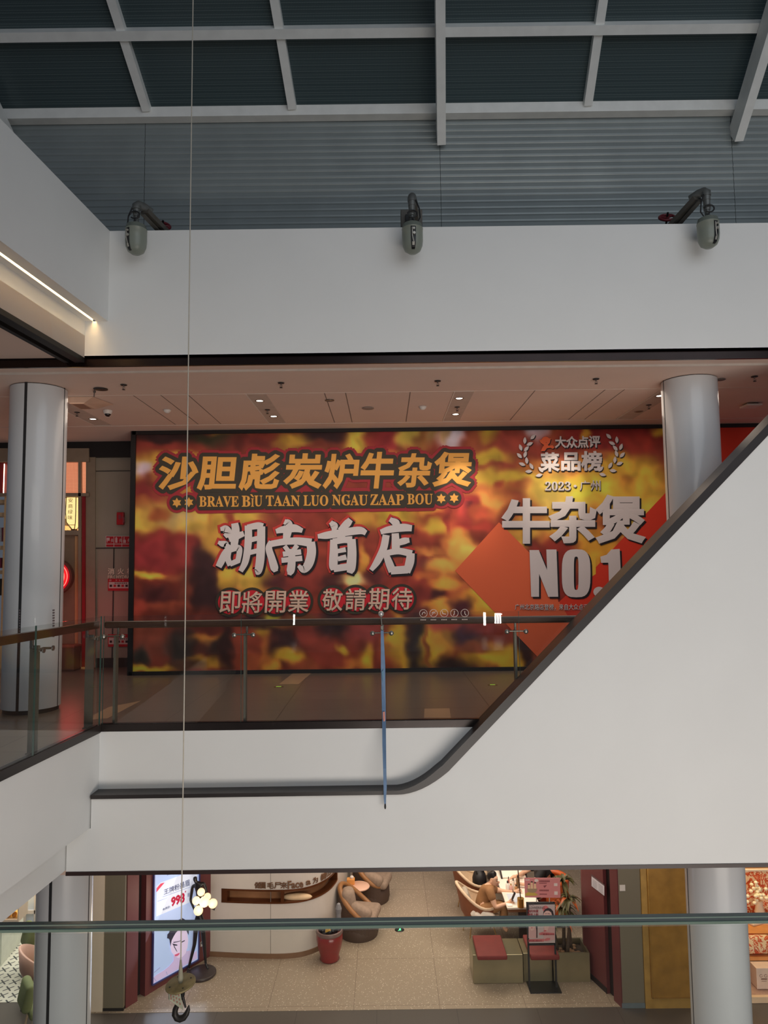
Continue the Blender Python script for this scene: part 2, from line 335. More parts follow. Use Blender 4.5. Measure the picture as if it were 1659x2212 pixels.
m = MB(); m.prism([(-7, 3, RZ(3, 0.05)), (7.5, 3, RZ(3, 0.05)), (7.5, 8.45, RZ(8.45, 0.05)), (-7, 8.45, RZ(8.45, 0.05))], (0, 0, 0.04))
struct(tag(m.build('window_1', GL), 'dark teal roof glass with a fine dotted mesh', 'window'))
# ground floor
TER = tile_mat('terrazzo', (164, 148, 130), (128, 112, 98), (1.3, 1.3), 0.35, 0.010, 0.55, 0.35, speck=0.9)
GRY = tile_mat('mall_tile', (92, 85, 80), (70, 65, 62), (1.2, 1.2), 0.3, 0.010, 0.2)
m = MB(); m.box(-10, 10, -2, 11.25, -0.2, 0.0); m.box(-10, -4.6, 11.25, 11.6, -0.2, 0.0); m.box(4.6, 10, 11.25, 11.5, -0.2, 0.0); struct(m.build('floor.001', GRY))
m = MB(); m.box(-4.6, 4.6, 11.25, 18.0, -0.2, 0.004); struct(m.build('floor.002', TER))
# ================================================================== columns
COLW = mat('column_enamel', (206, 209, 212), 0.28, noise=0.012, scale=1.2, coat=0.3)
SEAM = mat('column_seam', (40, 40, 42), 0.5)
def column(name, lab, cx, cy, z0, z1, r, seams, plinth=True):
    m = MB(); m.lathe((cx, cy, 0), [(r, z0 + (0.05 if plinth else 0)), (r, z1 - 0.012)], 64)
    if plinth: m.lathe((cx, cy, 0), [(r-0.02, z0), (r-0.02, z0+0.05)], 48, 1)
    m.lathe((cx, cy, 0), [(r-0.02, z1-0.013), (r-0.02, z1)], 48, 1)
    for a, w_ in seams:
        t = math.radians(a); u = Vector((math.cos(t), math.sin(t), 0)); v = Vector((-u.y, u.x, 0)); c = Vector((cx, cy, 0)) + u*(r-0.003)
        m.hexa([c + v*w_ + Vector((0,0,z0+0.02)), c - v*w_ + Vector((0,0,z0+0.02)), c - v*w_ + u*0.006 + Vector((0,0,z0+0.02)), c + v*w_ + u*0.006 + Vector((0,0,z0+0.02))],
               [c + v*w_ + Vector((0,0,z1)), c - v*w_ + Vector((0,0,z1)), c - v*w_ + u*0.006 + Vector((0,0,z1)), c + v*w_ + u*0.006 + Vector((0,0,z1))], 1)
    o = m.build(name, [COLW, SEAM]); return struct(tag(o, lab, 'column'))
cL = column('column', 'round white column at the upper left behind the glass', -4.21, 8.57, 5.0, 8.87, 0.322, ((-90, 0.016), (-4, 0.006)))
m = MB()
for k in range(11):
    for px in (45, 117):
        q = PY(px, 1318 + k*5.6, 8.27 if px < 60 else 8.32)
        m.box(q.x-0.006, q.x+0.006, q.y-0.03, q.y+0.001, q.z-0.009, q.z+0.009)
m.build('small_print', mat('small_print', (110, 100, 104), 0.6, noise=0), cL)
column('column.001', 'round white column cut by the escalator edge', 3.76, 8.57, 5.0, 8.87, 0.322, ((-176, 0.006),))
column('column.002', 'round white column on the ground floor beside the brass panel', 3.79, 8.57, 0.0, 3.6, 0.322, ((-178, 0.006),))
column('column.003', 'round white column on the ground floor beside the cafe', -3.76, 8.57, 0.0, 3.6, 0.305, ((-95, 0.016), (-10, 0.006)))
# ================================================================== glass balustrades
GLZ = glass('balustrade_glass', (0.92, 0.93, 0.92), 0.9)
GLL = glass('clear_glass', (0.88, 0.91, 0.89), 1.0)
GEDGE = mat('glass_edge', (70, 96, 90), 0.15, noise=0)
SST = mat('brushed_steel', (150, 146, 138), 0.32, metal=0.9, noise=0.05, scale=20)
DSTEEL = mat('dull_steel_plate', (112, 108, 98), 0.45, metal=0.4, noise=0.05, scale=10)
WOODR = mat('brown_handrail', (74, 50, 38), 0.28, noise=0.12, scale=6)
SHOE = mat('dark_floor_channel', (44, 36, 34), 0.25, metal=0.5, noise=0.1)
bal = root('glass_balustrade', 'far glass balustrade above the white balcony band', 'balustrade', (0.0, 7.6, 5.0))
zt = PY(600, 1326, 7.6).z; xs = [-2.985, -1.53, -0.04, 1.41, 2.9]
for a, b in zip(xs[:-1], xs[1:]):
    m = MB(); m.box(a+0.004, b-0.004, 7.592, 7.608, 4.96, zt); m.box(a+0.001, a+0.0039, 7.592, 7.608, 5.0, zt, 1)
    m.build('glass_panel', [GLZ, GEDGE], bal)
m = MB(); m.box(-3.0, 2.9, 7.585, 7.591, 4.952, 5.03); m.box(-3.0, 2.9, 7.609, 7.66, 4.99, 5.035); m.box(-3.0, 2.9, 7.59, 7.61, 4.945, 4.958); m.build('floor_channel', SHOE, bal)
zr = PY(600, 1345, 7.73).z
m = MB(); m.rbox((-0.05, 7.73, zr), (5.95, 0.055, 0.075), 0.02); m.build('handrail', WOODR, bal)
for px, py in ((250, 1555), (530, 1558), (826, 1558), (1114, 1558)):
    x = PY(px, 1450, 7.70).x; m = MB(); m.box(x-0.012, x+0.012, 7.66, 7.74, 5.0, zr-0.105); m.box(x-0.03, x+0.03, 7.64, 7.76, 5.0, 5.008)
    po = m.build('post', DSTEEL, bal)
    m = MB(); m.rbox((x+0.012, 7.73, zr-0.065), (0.022, 0.03, 0.085), 0.004); m.build('rail_bracket', SST, po)
    zc = zr - 0.115; m = MB(); m.cyl((x-0.10, 7.65, zc), (x+0.10, 7.65, zc), 0.008, n=10)
    for s in (-0.1, 0.1): m.cyl((x+s, 7.66, zc), (x+s, 7.615, zc), 0.013, n=12); m.lathe((x+s, 7.590, zc), [(0.001,0.012),(0.022,0.010),(0.026,0.0),(0.026,-0.001)], 20, 0, (0,-1,0))
    m.build('glass_clamp', SST, po)
# small house-rule pictograms on the glass
MRK = mat('pale_print', (214, 196, 186), 0.6, noise=0)
m = MB()
def stroke2(mb, pts, wd, plane, mi=0, th=0.0006):
    for (ax, ay), (bx, by) in zip(pts[:-1], pts[1:]):
        a, b = Vector(plane(ax, ay)), Vector(plane(bx, by)); d = (b-a)
        if d.length < 1e-6: continue
        n = d.cross(Vector((0,1,0))).normalized()*wd/2
        mb.prism([a-n, b-n, b+n, a+n], (0, -th, 0), mi)
gp = lambda x, y: PY(x, y, 7.590)
for i, cx in enumerate((914.5, 936.5, 959.5, 981.5, 1004)):
    m = MB(); cy = 1325 - i*0.2; ring = [(cx + 8.2*math.cos(t*math.pi/12), cy + 8.2*math.sin(t*math.pi/12)) for t in range(25)]
    stroke2(m, ring, 0.0045, gp)
    fig = [[(cx-3,cy+3),(cx-1,cy-2),(cx+3,cy-3),(cx+4,cy+1)], [(cx-4,cy),(cx,cy-3),(cx+4,cy)], [(cx-4,cy-4),(cx-3,cy+1),(cx+4,cy+2)], [(cx,cy-5),(cx,cy+1),(cx-2,cy+5)], [(cx,cy-4),(cx,cy+1),(cx+3,cy+5)]][i]
    stroke2(m, fig, 0.007, gp)
    if i == 1: stroke2(m, [(cx-6,cy+6),(cx+6,cy-6)], 0.004, gp)
    for k in range(4): stroke2(m, [(cx-6+k*3.2, cy+14), (cx-4+k*3.2, cy+14)], 0.009, gp)
    m.build('pictogram', MRK, bal)
# side run
bl = root('glass_balustrade', 'side glass balustrade running towards the viewer in front of the white column', 'balustrade', (-3.1, 6.0, 5.0))
def rp(Y, off, z): return Vector((XL(Y) + off, Y, z))
def slab(mb, ya, yb, o0, o1, z0, z1, mi=0):
    mb.hexa([rp(ya,o0,z0), rp(ya,o1,z0), rp(yb,o1,z0), rp(yb,o0,z0)], [rp(ya,o0,z1), rp(ya,o1,z1), rp(yb,o1,z1), rp(yb,o0,z1)], mi)
def Yat(px, py): return PP(px, py, (-3.0, 7.6, 5), (1, -SK, 0)).y
yj = Yat(75, 1480)
for a, b in ((4.3, yj-0.0), (yj, 7.575)):
    m = MB(); slab(m, a+0.004, b-0.004, -0.008, 0.008, 4.96, zt); slab(m, b-0.0039, b-0.001, -0.008, 0.008, 5.0, zt, 1); m.build('glass_panel', [GLZ, GEDGE], bl)
m = MB(); slab(m, 4.3, 7.58, 0.009, 0.016, 4.952, 5.03); slab(m, 4.3, 7.56, -0.05, -0.009, 4.99, 5.035); slab(m, 4.3, 7.58, -0.01, 0.01, 4.945, 4.958); m.build('floor_channel', SHOE, bl)
m = MB(); a, b = rp(4.3, -0.125, zr), rp(7.74, -0.125, zr); m.bar(a, b, 0.055, 0.075); m.build('handrail', WOODR, bl)
for px, py in ((178, 1574), (56, 1630)):
    Y = PZ(px, py, 5.0).y + 0.03; m = MB(); c = rp(Y, -0.11, 0)
    m.box(c.x-0.045, c.x+0.045, Y-0.006, Y+0.006, 5.0, zr-0.11); m.box(c.x-0.05, c.x+0.05, Y-0.03, Y+0.03, 5.0, 5.008); po = m.build('post', DSTEEL, bl)
    m = MB(); m.rbox((c.x-0.03, Y, zr-0.07), (0.03, 0.025, 0.09), 0.004); m.rbox((c.x, Y, zr-0.105), (0.09, 0.02, 0.03), 0.004); m.build('rail_bracket', SST, po)
    zc = zr-0.125; m = MB(); m.cyl((c.x+0.03, Y-0.09, zc), (c.x+0.03, Y+0.09, zc), 0.009, n=10)
    for s in (-0.09, 0.09): m.cyl((c.x+0.03, Y+s, zc), (c.x+0.105, Y+s, zc), 0.011, n=10); m.cyl((c.x+0.118, Y+s, zc), (c.x+0.13, Y+s, zc), 0.024, n=16)
    m.build('glass_clamp', SST, po)
# ================================================================== ceiling fittings of the gallery
CZU = 8.866
CHR = mat('dull_chrome', (120, 112, 108), 0.3, metal=0.8, noise=0); DKM = mat('dark_fitting', (48, 42, 42), 0.5, noise=0); WPL = mat('white_plastic', (224, 216, 210), 0.4, noise=0.01)
def sprinkler(x, y, lab):
    r = root('fire_sprinkler', lab, 'sprinkler', (x, y, CZU), 'sprinklers under the gallery ceiling')
    m = MB(); m.lathe((x, y, CZU), [(0.040, 0.0), (0.036, -0.008), (0.012, -0.011)], 20); m.build('escutcheon', DKM, r)
    m = MB(); m.cyl((x, y, CZU-0.010), (x, y, CZU-0.030), 0.010, 0.006, 10)
    m.tube([(x-0.012, y, CZU-0.028), (x-0.016, y, CZU-0.042), (x, y, CZU-0.056)], 0.003, 6); m.tube([(x+0.012, y, CZU-0.028), (x+0.016, y, CZU-0.042), (x, y, CZU-0.056)], 0.003, 6); m.cyl((x, y, CZU-0.028), (x, y, CZU-0.054), 0.003, n=6); m.build('head', CHR, r)
    m = MB(); m.lathe((x, y, CZU), [(0.0001, -0.055), (0.020, -0.058), (0.020, -0.061), (0.0001, -0.062)], 16); m.build('deflector', DKM, r)
    return r
sp = sprinkler(-3.12, 8.42, 'front row ceiling sprinkler beside the left white column')
for x, y, l in ((-1.222, 8.42, 'front row ceiling sprinkler, second from the left white column'), (0.667, 8.42, 'front row ceiling sprinkler, third from the left white column'), (2.577, 8.42, 'front row ceiling sprinkler just short of the right white column'),
                (4.478, 8.40, 'front row ceiling sprinkler beyond the right white column'), (-4.30, 9.85, 'back row ceiling sprinkler close to the left white column'), (-1.62, 9.84, 'back row ceiling sprinkler between two lit downlights above the gold title'),
                (1.045, 9.82, 'back row ceiling sprinkler between two lit downlights above the laurel emblem'), (3.74, 9.84, 'back row ceiling sprinkler close to the right white column')):
    dup(sp, (x, y, CZU), label=l)
LMP = mat('lamp_lit', (255, 244, 228), emit=(255, 240, 220), es=7.0, noise=0); LOFF = mat('lamp_unlit', (120, 108, 100), 0.25, noise=0)
def downlight(x, y, lab, lit=True):
    r = root('downlight', lab, 'ceiling light', (x, y, CZU), 'downlights in the gallery ceiling')
    m = MB(); m.lathe((x, y, CZU), [(0.062, 0.0), (0.062, -0.006), (0.048, -0.006), (0.044, 0.0)], 24); m.build('trim_ring', CHR, r)
    m = MB(); m.lathe((x, y, CZU), [(0.0001, -0.004), (0.030, -0.004), (0.044, -0.002)], 20); m.build('lamp', LMP if lit else LOFF, r); return r
d0 = downlight(-4.265, 10.31, 'lit downlight behind the left white column beside the dome camera')
for x, y, l in ((-1.636, 9.31, 'lit downlight in front of the sprinkler above the gold title'), (-1.60, 10.28, 'lit downlight behind the sprinkler above the gold title'), (1.02, 9.31, 'lit downlight in front of the sprinkler left of the laurel emblem'),
                (1.07, 10.29, 'lit downlight behind the sprinkler left of the laurel emblem'), (3.69, 9.31, 'lit downlight touching the right white column')):
    dup(d0, (x, y, CZU), label=l)
downlight(3.75, 10.26, 'unlit downlight near the right white column', False)
downlight(-0.707, 9.335, 'dim downlight in the ceiling between the two smoke detectors', False)
for x, y, l in ((-3.014, 9.79, 'white smoke detector above the left end of the hoarding'), (0.56, 9.785, 'white smoke detector beside the flat ceiling speaker')):
    r = root('smoke_detector', l, 'smoke detector', (x, y, CZU), 'smoke detectors on the gallery ceiling')
    m = MB(); m.lathe((x, y, CZU), [(0.055, 0.0), (0.055, -0.010)], 24); m.build('base', WPL, r)
    m = MB(); m.lathe((x, y, CZU), [(0.046, -0.010), (0.046, -0.022), (0.026, -0.042), (0.0001, -0.046)], 24); m.build('sensor_dome', WPL, r)
m = MB(); m.lathe((-0.206, 9.83, CZU), [(0.085, 0.0), (0.085, -0.006), (0.078, -0.009), (0.0001, -0.009)], 32); tag(m.build('ceiling_speaker', mat('speaker_cloth', (150, 132, 122), 0.8)), 'flat round ceiling speaker between the smoke detector and the dim downlight', 'speaker')
m = MB(); m.lathe((4.122, 8.515, CZU), [(0.06, 0.0), (0.06, -0.006), (0.0001, -0.008)], 28); tag(m.build('cover_plate', mat('grey_cover', (104, 92, 86), 0.6)), 'small grey round cover on the ceiling behind the right column', 'cover')
r = root('dome_camera', 'white dome security camera with a dark lens on the ceiling', 'camera', (-3.836, 9.77, CZU))
m = MB(); m.lathe((-3.836, 9.77, CZU), [(0.062, 0.0), (0.062, -0.02), (0.052, -0.045), (0.044, -0.052)], 28); m.build('housing', WPL, r)
m = MB(); m.sph((-3.836, 9.77, CZU-0.05), (0.043, 0.043, 0.042), 20); m.build('lens_dome', mat('dark_dome', (30, 18, 18), 0.08, noise=0), r)
r = root('wireless_access_point', 'white flat wireless box on the ceiling beyond the right column', 'access point', (5.19, 9.87, CZU))
m = MB(); m.rbox((5.19, 9.87, CZU-0.028), (0.22, 0.22, 0.028), 0.012); m.build('housing', WPL, r); m = MB(); m.box(5.12, 5.26, 9.80, 9.94, CZU-0.014, CZU); m.build('mounting_plate', DKM, r)
# shallow block standing in for an open lit hatch; hanging bracket
r = root('hatch_stand_in', 'square ceiling air outlet tinted orange behind the left column', 'air vent', (-3.9, 9.2, CZU))
m = MB(); a = [(-4.10, 8.98), (-3.72, 8.98), (-3.62, 9.42), (-4.10, 9.42)]; b = [(-4.04, 9.03), (-3.86, 9.03), (-3.84, 9.36), (-4.04, 9.36)]
m.hexa([(x, y, CZU-0.075) for x, y in b], [(x, y, CZU) for x, y in a]); m.build('cone', mat('hatch_orange_tint', (206, 170, 148), 0.6), r)  # orange light inside the hatch is put into this paint
m = MB(); m.box(-4.02, -3.88, 9.06, 9.33, CZU-0.078, CZU-0.074); m.build('core', mat('hatch_core_tint', (150, 112, 94), 0.7), r)
r = root('hanging_bracket', 'dark thin bracket hanging from the ceiling behind the left column', 'bracket', (-3.49, 8.60, CZU))
m = MB(); m.lathe((-3.47, 8.6, CZU), [(0.085, 0), (0.085, -0.006), (0.0001, -0.008)], 24); m.build('plate', DKM, r)
m = MB(); m.cyl((-3.545, 8.6, CZU), (-3.55, 8.6, CZU-0.10), 0.007, n=8); m.cyl((-3.545, 8.6, CZU-0.02), (-3.545, 8.6, CZU-0.045), 0.016, n=10); m.build('rod', CHR, r)
m = MB(); m.rbox((-3.98, 8.55, CZU-0.016), (0.12, 0.05, 0.03), 0.006); tag(m.build('ceiling_box', DKM), 'small dark box on the ceiling touching the left column', 'box')
# ================================================================== fire equipment on the taupe wall
FR = mat('fire_red', (190, 24, 34), 0.4, noise=0.04); FW = mat('sign_white', (214, 196, 190), 0.5, noise=0); FT = mat('sign_dark_red', (110, 14, 26), 0.5, noise=0); FB = mat('sign_black', (52, 16, 20), 0.5, noise=0)
YW = 12.235
def wq(px, py, d=0.0): return PY(px, py, YW - d)
def wrect(mb, x0, y0, x1, y1, d, mi=0, fn=wq, th=0.003):
    mb.prism([fn(x0, y1, d), fn(x1, y1, d), fn(x1, y0, d), fn(x0, y0, d)], (0, -th, 0), mi)
r = root('fire_alarm', 'small red fire alarm box high on the taupe wall', 'fire alarm', wq(262, 1120))
m = MB(); a, b = wq(254.5, 1134), wq(270, 1107); m.rbox(((a.x+b.x)/2, YW-0.035, (a.z+b.z)/2), (b.x-a.x, 0.07, b.z-a.z), 0.012); m.build('housing', FR, r)
m = MB(); wrect(m, 256, 1112, 261, 1122, 0.071); wrect(m, 262, 1116, 265, 1119, 0.071); wrect(m, 266, 1117, 269, 1129, 0.071); m.build('markings', mat('faded_mark', (150, 60, 70), 0.5, noise=0), r)
r = root('fire_equipment_sign', 'red sign with hose, extinguisher and hand symbols above the hydrant lettering', 'sign', wq(256, 1170))
m = MB(); wrect(m, 228.5, 1157.5, 290, 1182, 0.002); m.build('board', FW, r)
m = MB()
for x in (229.6, 246.8, 264): wrect(m, x, 1158.8, x+15.8, 1174.4, 0.006); wrect(m, x, 1176, x+15.8, 1181, 0.006)
m.build('red_fields', FR, r)
m = MB(); wrect(m, 230.5, 1161.5, 237, 1168, 0.010); wrect(m, 231, 1168, 232.5, 1172, 0.010); wrect(m, 249, 1162, 253.6, 1172.5, 0.010); wrect(m, 250, 1160, 252.6, 1162, 0.010); wrect(m, 266, 1166, 272, 1173, 0.010); wrect(m, 267.2, 1160, 269, 1166, 0.010)
for x in (239.5, 257.5, 275.5):
    for k in range(3): stroke2(m, [(x + (k % 2), 1172 - k*2), (x+2.5, 1168 - k*2.2), (x+5, 1171 - k*2.2)], 0.007, lambda px, py: wq(px, py, 0.012))
m.build('symbols', mat('sign_pink_white', (222, 180, 180), 0.5, noise=0), r)
m = MB(); p0, p1 = wq(233, 1241), wq(247, 1227)
def pixbox(fn, x0, y0, x1, y1):
    """mapping for lettering that fills the pixel box on the plane fn"""
    a, b, c, d = fn(x0, y1), fn(x1, y1), fn(x1, y0), fn(x0, y0)
    def f(u, v, w_): p = (a*(1-u) + b*u)*(1-v) + (d*(1-u) + c*u)*v; return p
    return f
def wtxt(mb, s, x0, y0, x1, y1, fn, d=0.004, bev=0.0, mi=0, nrm_=(0,-1,0), th=0.001, ref=None, res=2):
    g = pixbox(lambda x, y: fn(x, y), x0, y0, x1, y1); n = Vector(nrm_)
    letters(mb, s, lambda u, v, w_: g(u, v, w_) + n*(d + w_*th), bev, mi, ref, 1.0, res)
LET = mat('beige_lettering', (244, 228, 206), 0.5, noise=0)
wtxt(m, '消', 233.5, 1227.5, 247, 1241, wq, bev=0.02); wtxt(m, '火', 254.5, 1227.5, 267.5, 1240.5, wq, bev=0.02); wtxt(m, '栓', 275, 1227, 288.5, 1240.5, wq, bev=0.02); wtxt(m, 'FIRE HYDRANT', 233.3, 1243, 293, 1249.5, wq, bev=0.012)
tag(m.build('wall_lettering', LET), 'beige fire hydrant lettering on the taupe wall', 'lettering')
for nm, y0, y1, lab in (('', 1250, 1276, 'red and white hydrant instruction label right under the lettering'), ('', 1370, 1397, 'red and white instruction label low on the wall behind the glass')):
    r = root('instruction_label', lab, 'label', wq(256, (y0+y1)/2)); hh = y1-y0
    m = MB(); wrect(m, 233.3, y0, 290, y1, 0.002); m.build('sheet', FR, r)
    m = MB(); wrect(m, 235, y0+hh*0.28, 288, y1-hh*0.2, 0.006); m.build('white_field', FW, r)
    m = MB()
    pm = [FB, FR, mat('label_pink', (210, 130, 130), 0.5, noise=0)]
    for k in range(5): m = MB(); wrect(m, 237+k*8.5, y0+hh*0.5, 242+k*8.5, y0+hh*0.68, 0.010, k % 2); m.build('picture', pm, r)
    m = MB()
    for k in range(7): wrect(m, 248+k*4, y0+hh*0.34, 250.3+k*4, y0+hh*0.41, 0.010)
    for k in range(3): wrect(m, 250+k*7, y0+hh*0.08, 253+k*7, y0+hh*0.2, 0.010, 2)
    wrect(m, 236, y0+hh*0.07, 241, y0+hh*0.22, 0.010, 2)
    m.build('lettering', pm, r)
# ================================================================== shop front behind the left column
YS = 12.20
def sq(px, py, d=0.0): return PY(px, py, YS - d)
def srect(mb, x0, y0, x1, y1, d, mi=0, th=0.03): mb.prism([sq(x0, y1, d), sq(x1, y1, d), sq(x1, y0, d), sq(x0, y0, d)], (0, -th, 0), mi)
SFR = mat('shopfront_frame', (150, 132, 112), 0.5); WGL = mat('warm_board', (206, 160, 112), 0.5)
sh = root('shopfront', 'lit eatery front with wooden frames behind the left column', 'shopfront', sq(150, 1440))
m = MB(); srect(m, -60, 970, 196, 999, 0, th=0.08); srect(m, -60, 1066, 196, 1073, 0, th=0.08); srect(m, 173, 999, 179, 1440, 0, th=0.08); srect(m, 187, 975, 207, 1442, 0, th=0.03); srect(m, 60, 1146, 173, 1156, 0, th=0.08); srect(m, -70, 985, -60, 1440, 0, th=0.08)
m.build('frame', SFR, sh)
m = MB(); srect(m, 179.5, 1068, 186.5, 1440, 0.01, th=0.05); m.build('red_strip', mat('dark_red_strip', (150, 30, 36), 0.5), sh)
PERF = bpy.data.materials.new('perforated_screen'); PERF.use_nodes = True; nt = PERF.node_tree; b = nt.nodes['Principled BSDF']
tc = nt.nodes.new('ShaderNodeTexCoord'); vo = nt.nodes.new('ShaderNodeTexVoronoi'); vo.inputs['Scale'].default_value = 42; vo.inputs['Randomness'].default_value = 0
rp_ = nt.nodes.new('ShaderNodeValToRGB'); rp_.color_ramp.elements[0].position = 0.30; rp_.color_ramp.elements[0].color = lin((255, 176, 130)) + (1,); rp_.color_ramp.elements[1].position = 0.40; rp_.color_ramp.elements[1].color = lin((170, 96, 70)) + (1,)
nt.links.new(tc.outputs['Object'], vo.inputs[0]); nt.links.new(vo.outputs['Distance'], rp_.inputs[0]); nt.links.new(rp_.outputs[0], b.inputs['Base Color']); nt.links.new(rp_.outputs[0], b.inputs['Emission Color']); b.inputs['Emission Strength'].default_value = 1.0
m = MB(); srect(m, 60, 999, 173, 1066, -0.02, th=0.015); srect(m, 179, 999, 196, 1066, 0.012, th=0.015); m.build('perforated_screen', PERF, sh)
m = MB(); srect(m, -60, 999, 60, 1066, -0.02, th=0.015); m.build('sign_panel', mat('maroon_signboard', (120, 30, 30), 0.5), sh)
m = MB()
for k in range(26): q = sq(9.5 - k*0.08, 1003 + k*2.55, 0.03); m.sph(q, 0.010, 8)
m.build('bulb_row', mat('bulb_lit', (255, 236, 210), emit=(255, 230, 200), es=5, noise=0), sh)
m = MB(); srect(m, 60, 1156, 173, 1440, -0.03, 0); srect(m, 163, 1158, 172, 1440, -0.005, 1, 0.025); m.build('door_panel', [mat('door_board', (150, 122, 98), 0.5), WGL], sh)
m = MB(); a = sq(-60, 1440, -1.9); b = sq(172, 1073, -1.9)
m.box(-6.6, -4.9, 14.0, 14.05, 5.0, 8.5); m.box(-6.6, -6.5, 12.3, 14.0, 5.0, 8.5); m.box(-4.98, -4.93, 12.46, 14.0, 5.0, 8.5); m.build('inner_walls', mat('warm_inner_wall', (226, 196, 150), 0.7), sh)
m = MB(); m.box(-6.6, -4.9, 12.4, 14.0, 8.2, 8.25); m.build('inner_ceiling', mat('inner_white', (230, 220, 205), 0.7), sh)
m = MB()
for y in (1083, 1110, 1180, 1232): srect(m, -60, y, 60, y+8, -0.5, th=0.3)
m.build('shelf', mat('shelf_board', (232, 200, 160), 0.6), sh)
m = MB()
for k, (y, h) in enumerate(((1140, 30), (1205, 22), (1250, 36))):
    for j in range(9): srect(m, -40 + j*7, y, -35 + j*7, y+h, -0.4, (k+j) % 3, 0.06)
m.build('goods', [mat('goods_white', (230, 230, 235), 0.5), mat('goods_magenta', (160, 60, 90), 0.5), mat('goods_dark', (70, 60, 50), 0.5)], sh)
m = MB(); srect(m, 60, 1122, 172, 1136, -0.35, th=0.2); m.build('counter_beam', mat('cream_beam', (238, 206, 158), 0.6), sh)
point('eatery_light', (-5.6, 13.2, 7.6), 40, (1.0, 0.82, 0.58), 0.2)
LN = mat('lantern_paper', (255, 236, 176), emit=(255, 226, 150), es=0.95, noise=0.04); LNF = mat('lantern_frame', (84, 60, 40), 0.5)
def lantern(px, lab, txt):
    c = sq(px, 1108, -0.25); r = root('paper_lantern', lab, 'lantern', c, 'lanterns in the eatery window')
    k = 6; m = MB(); pr = [(0.04, -0.29), (0.155, -0.17), (0.175, 0.0), (0.165, 0.26)]
    m.lathe(c, pr, 6, sm=False); m.build('shade', LN, r)
    m = MB()
    for j in range(6):
        t = 2*math.pi*j/6; m.tube([c + Vector((rr*1.02*math.cos(t), rr*1.02*math.sin(t), z)) for rr, z in pr], 0.007, 6)
    m.lathe(c, [(0.17, 0.26), (0.17, 0.285)], 6, sm=False); m.lathe(c, [(0.06, -0.31), (0.06, -0.285)], 6, sm=False); m.cyl(c + Vector((0,0,0.28)), c + Vector((0,0,0.95)), 0.006, n=6); m.build('ribs', LNF, r)
    if txt:
        m = MB()
        for i, ch in enumerate(txt): letters(m, ch, lambda u, v, w_, i=i: Vector((c.x - 0.045 + 0.08*u, c.y - 0.158, c.z + 0.17 - i*0.10 + 0.075*v)))
        m.build('characters', LNF, r)
lantern(161, 'glowing paper lantern with brown characters in the eatery window', '安商绿味')
lantern(116, 'glowing paper lantern half hidden by the left white column', '')
NE = mat('neon_red', (255, 70, 70), emit=(255, 90, 80), es=3.0, noise=0); ND = mat('red_sign_disc', (200, 14, 30), 0.4, emit=(210, 10, 30), es=0.5, noise=0)
c = PY(119, 1246, 11.9); r = root('neon_sign', 'round red neon sign peeking out behind the left column', 'sign', c)
m = MB(); m.lathe(c, [(0.30, -0.06), (0.30, 0.05)], 40, 0, (0,-1,0)); m.build('rim', mat('sign_rim', (96, 60, 50), 0.5), r)
m = MB(); m.lathe(c, [(0.265, 0.0505), (0.265, 0.056), (0.0001, 0.057)], 40, 0, (0,-1,0)); m.build('disc', ND, r)
m = MB()
for rr in (0.235, 0.185): m.tube([c + Vector((rr*math.cos(t*math.pi/24), -0.075, rr*math.sin(t*math.pi/24))) for t in range(49)], 0.007, 8)
m.tube([c + Vector((0.04 + 0.03*math.cos(t*math.pi/6), -0.075, 0.03*math.sin(t*math.pi/6))) for t in range(9)], 0.007, 8)
m.build('neon_tube', NE, r)
m = MB(); m.box(c.x-0.02, c.x+0.02, 11.95, 12.12, c.z-0.02, c.z+0.02); m.box(c.x-0.015, c.x+0.015, 11.93, 11.97, 5.0, c.z); m.build('bracket', DKM, r)
point('neon_glow', (-5.0, 11.4, 6.0), 5, (1.0, 0.10, 0.10), 0.2)
r = root('box_stool', 'brown box seat on the floor beside the left column', 'seat', PZ(150, 1450, 5.0)); a = PZ(112, 1453, 5.0); x1 = PY(153, 1450, 11.75).x
m = MB(); m.rbox((x1-0.22, 12.0, 5.19), (0.44, 0.30, 0.38), 0.01); m.build('body', mat('brown_seat_side', (104, 78, 66), 0.6), r); m = MB(); m.rbox((x1-0.22, 12.0, 5.395), (0.45, 0.31, 0.05), 0.015); m.build('cushion', mat('brown_seat_top', (138, 84, 70), 0.6), r)
# ================================================================== the advertising hoarding
YB = 11.30
def BP(px, py, d=0.0): return PY(px, py, YB - d)
hd = root('advertising_hoarding', 'huge red and yellow restaurant hoarding with gold and white Chinese titles', 'hoarding', BP(860, 1452))
x0 = PY(283, 1200, YB).x; zT = 8.868; zB = 5.03; x1 = 7.3
m = MB(); m.box(x0, x1, YB+0.03, 12.2, 5.0, zT); m.build('box_body', mat('hoarding_black', (26, 22, 22), 0.5), hd)
fw = 0.058; m = MB(); m.box(x0-0.02, x0+fw, YB-0.035, YB+0.03, 5.0, zT); m.box(x0, x1, YB-0.035, YB+0.03, zT-fw, zT); m.box(x0, x1, YB-0.035, YB+0.03, 5.0, 5.0+fw); m.build('frame', mat('hoarding_frame', (30, 25, 25), 0.45), hd)
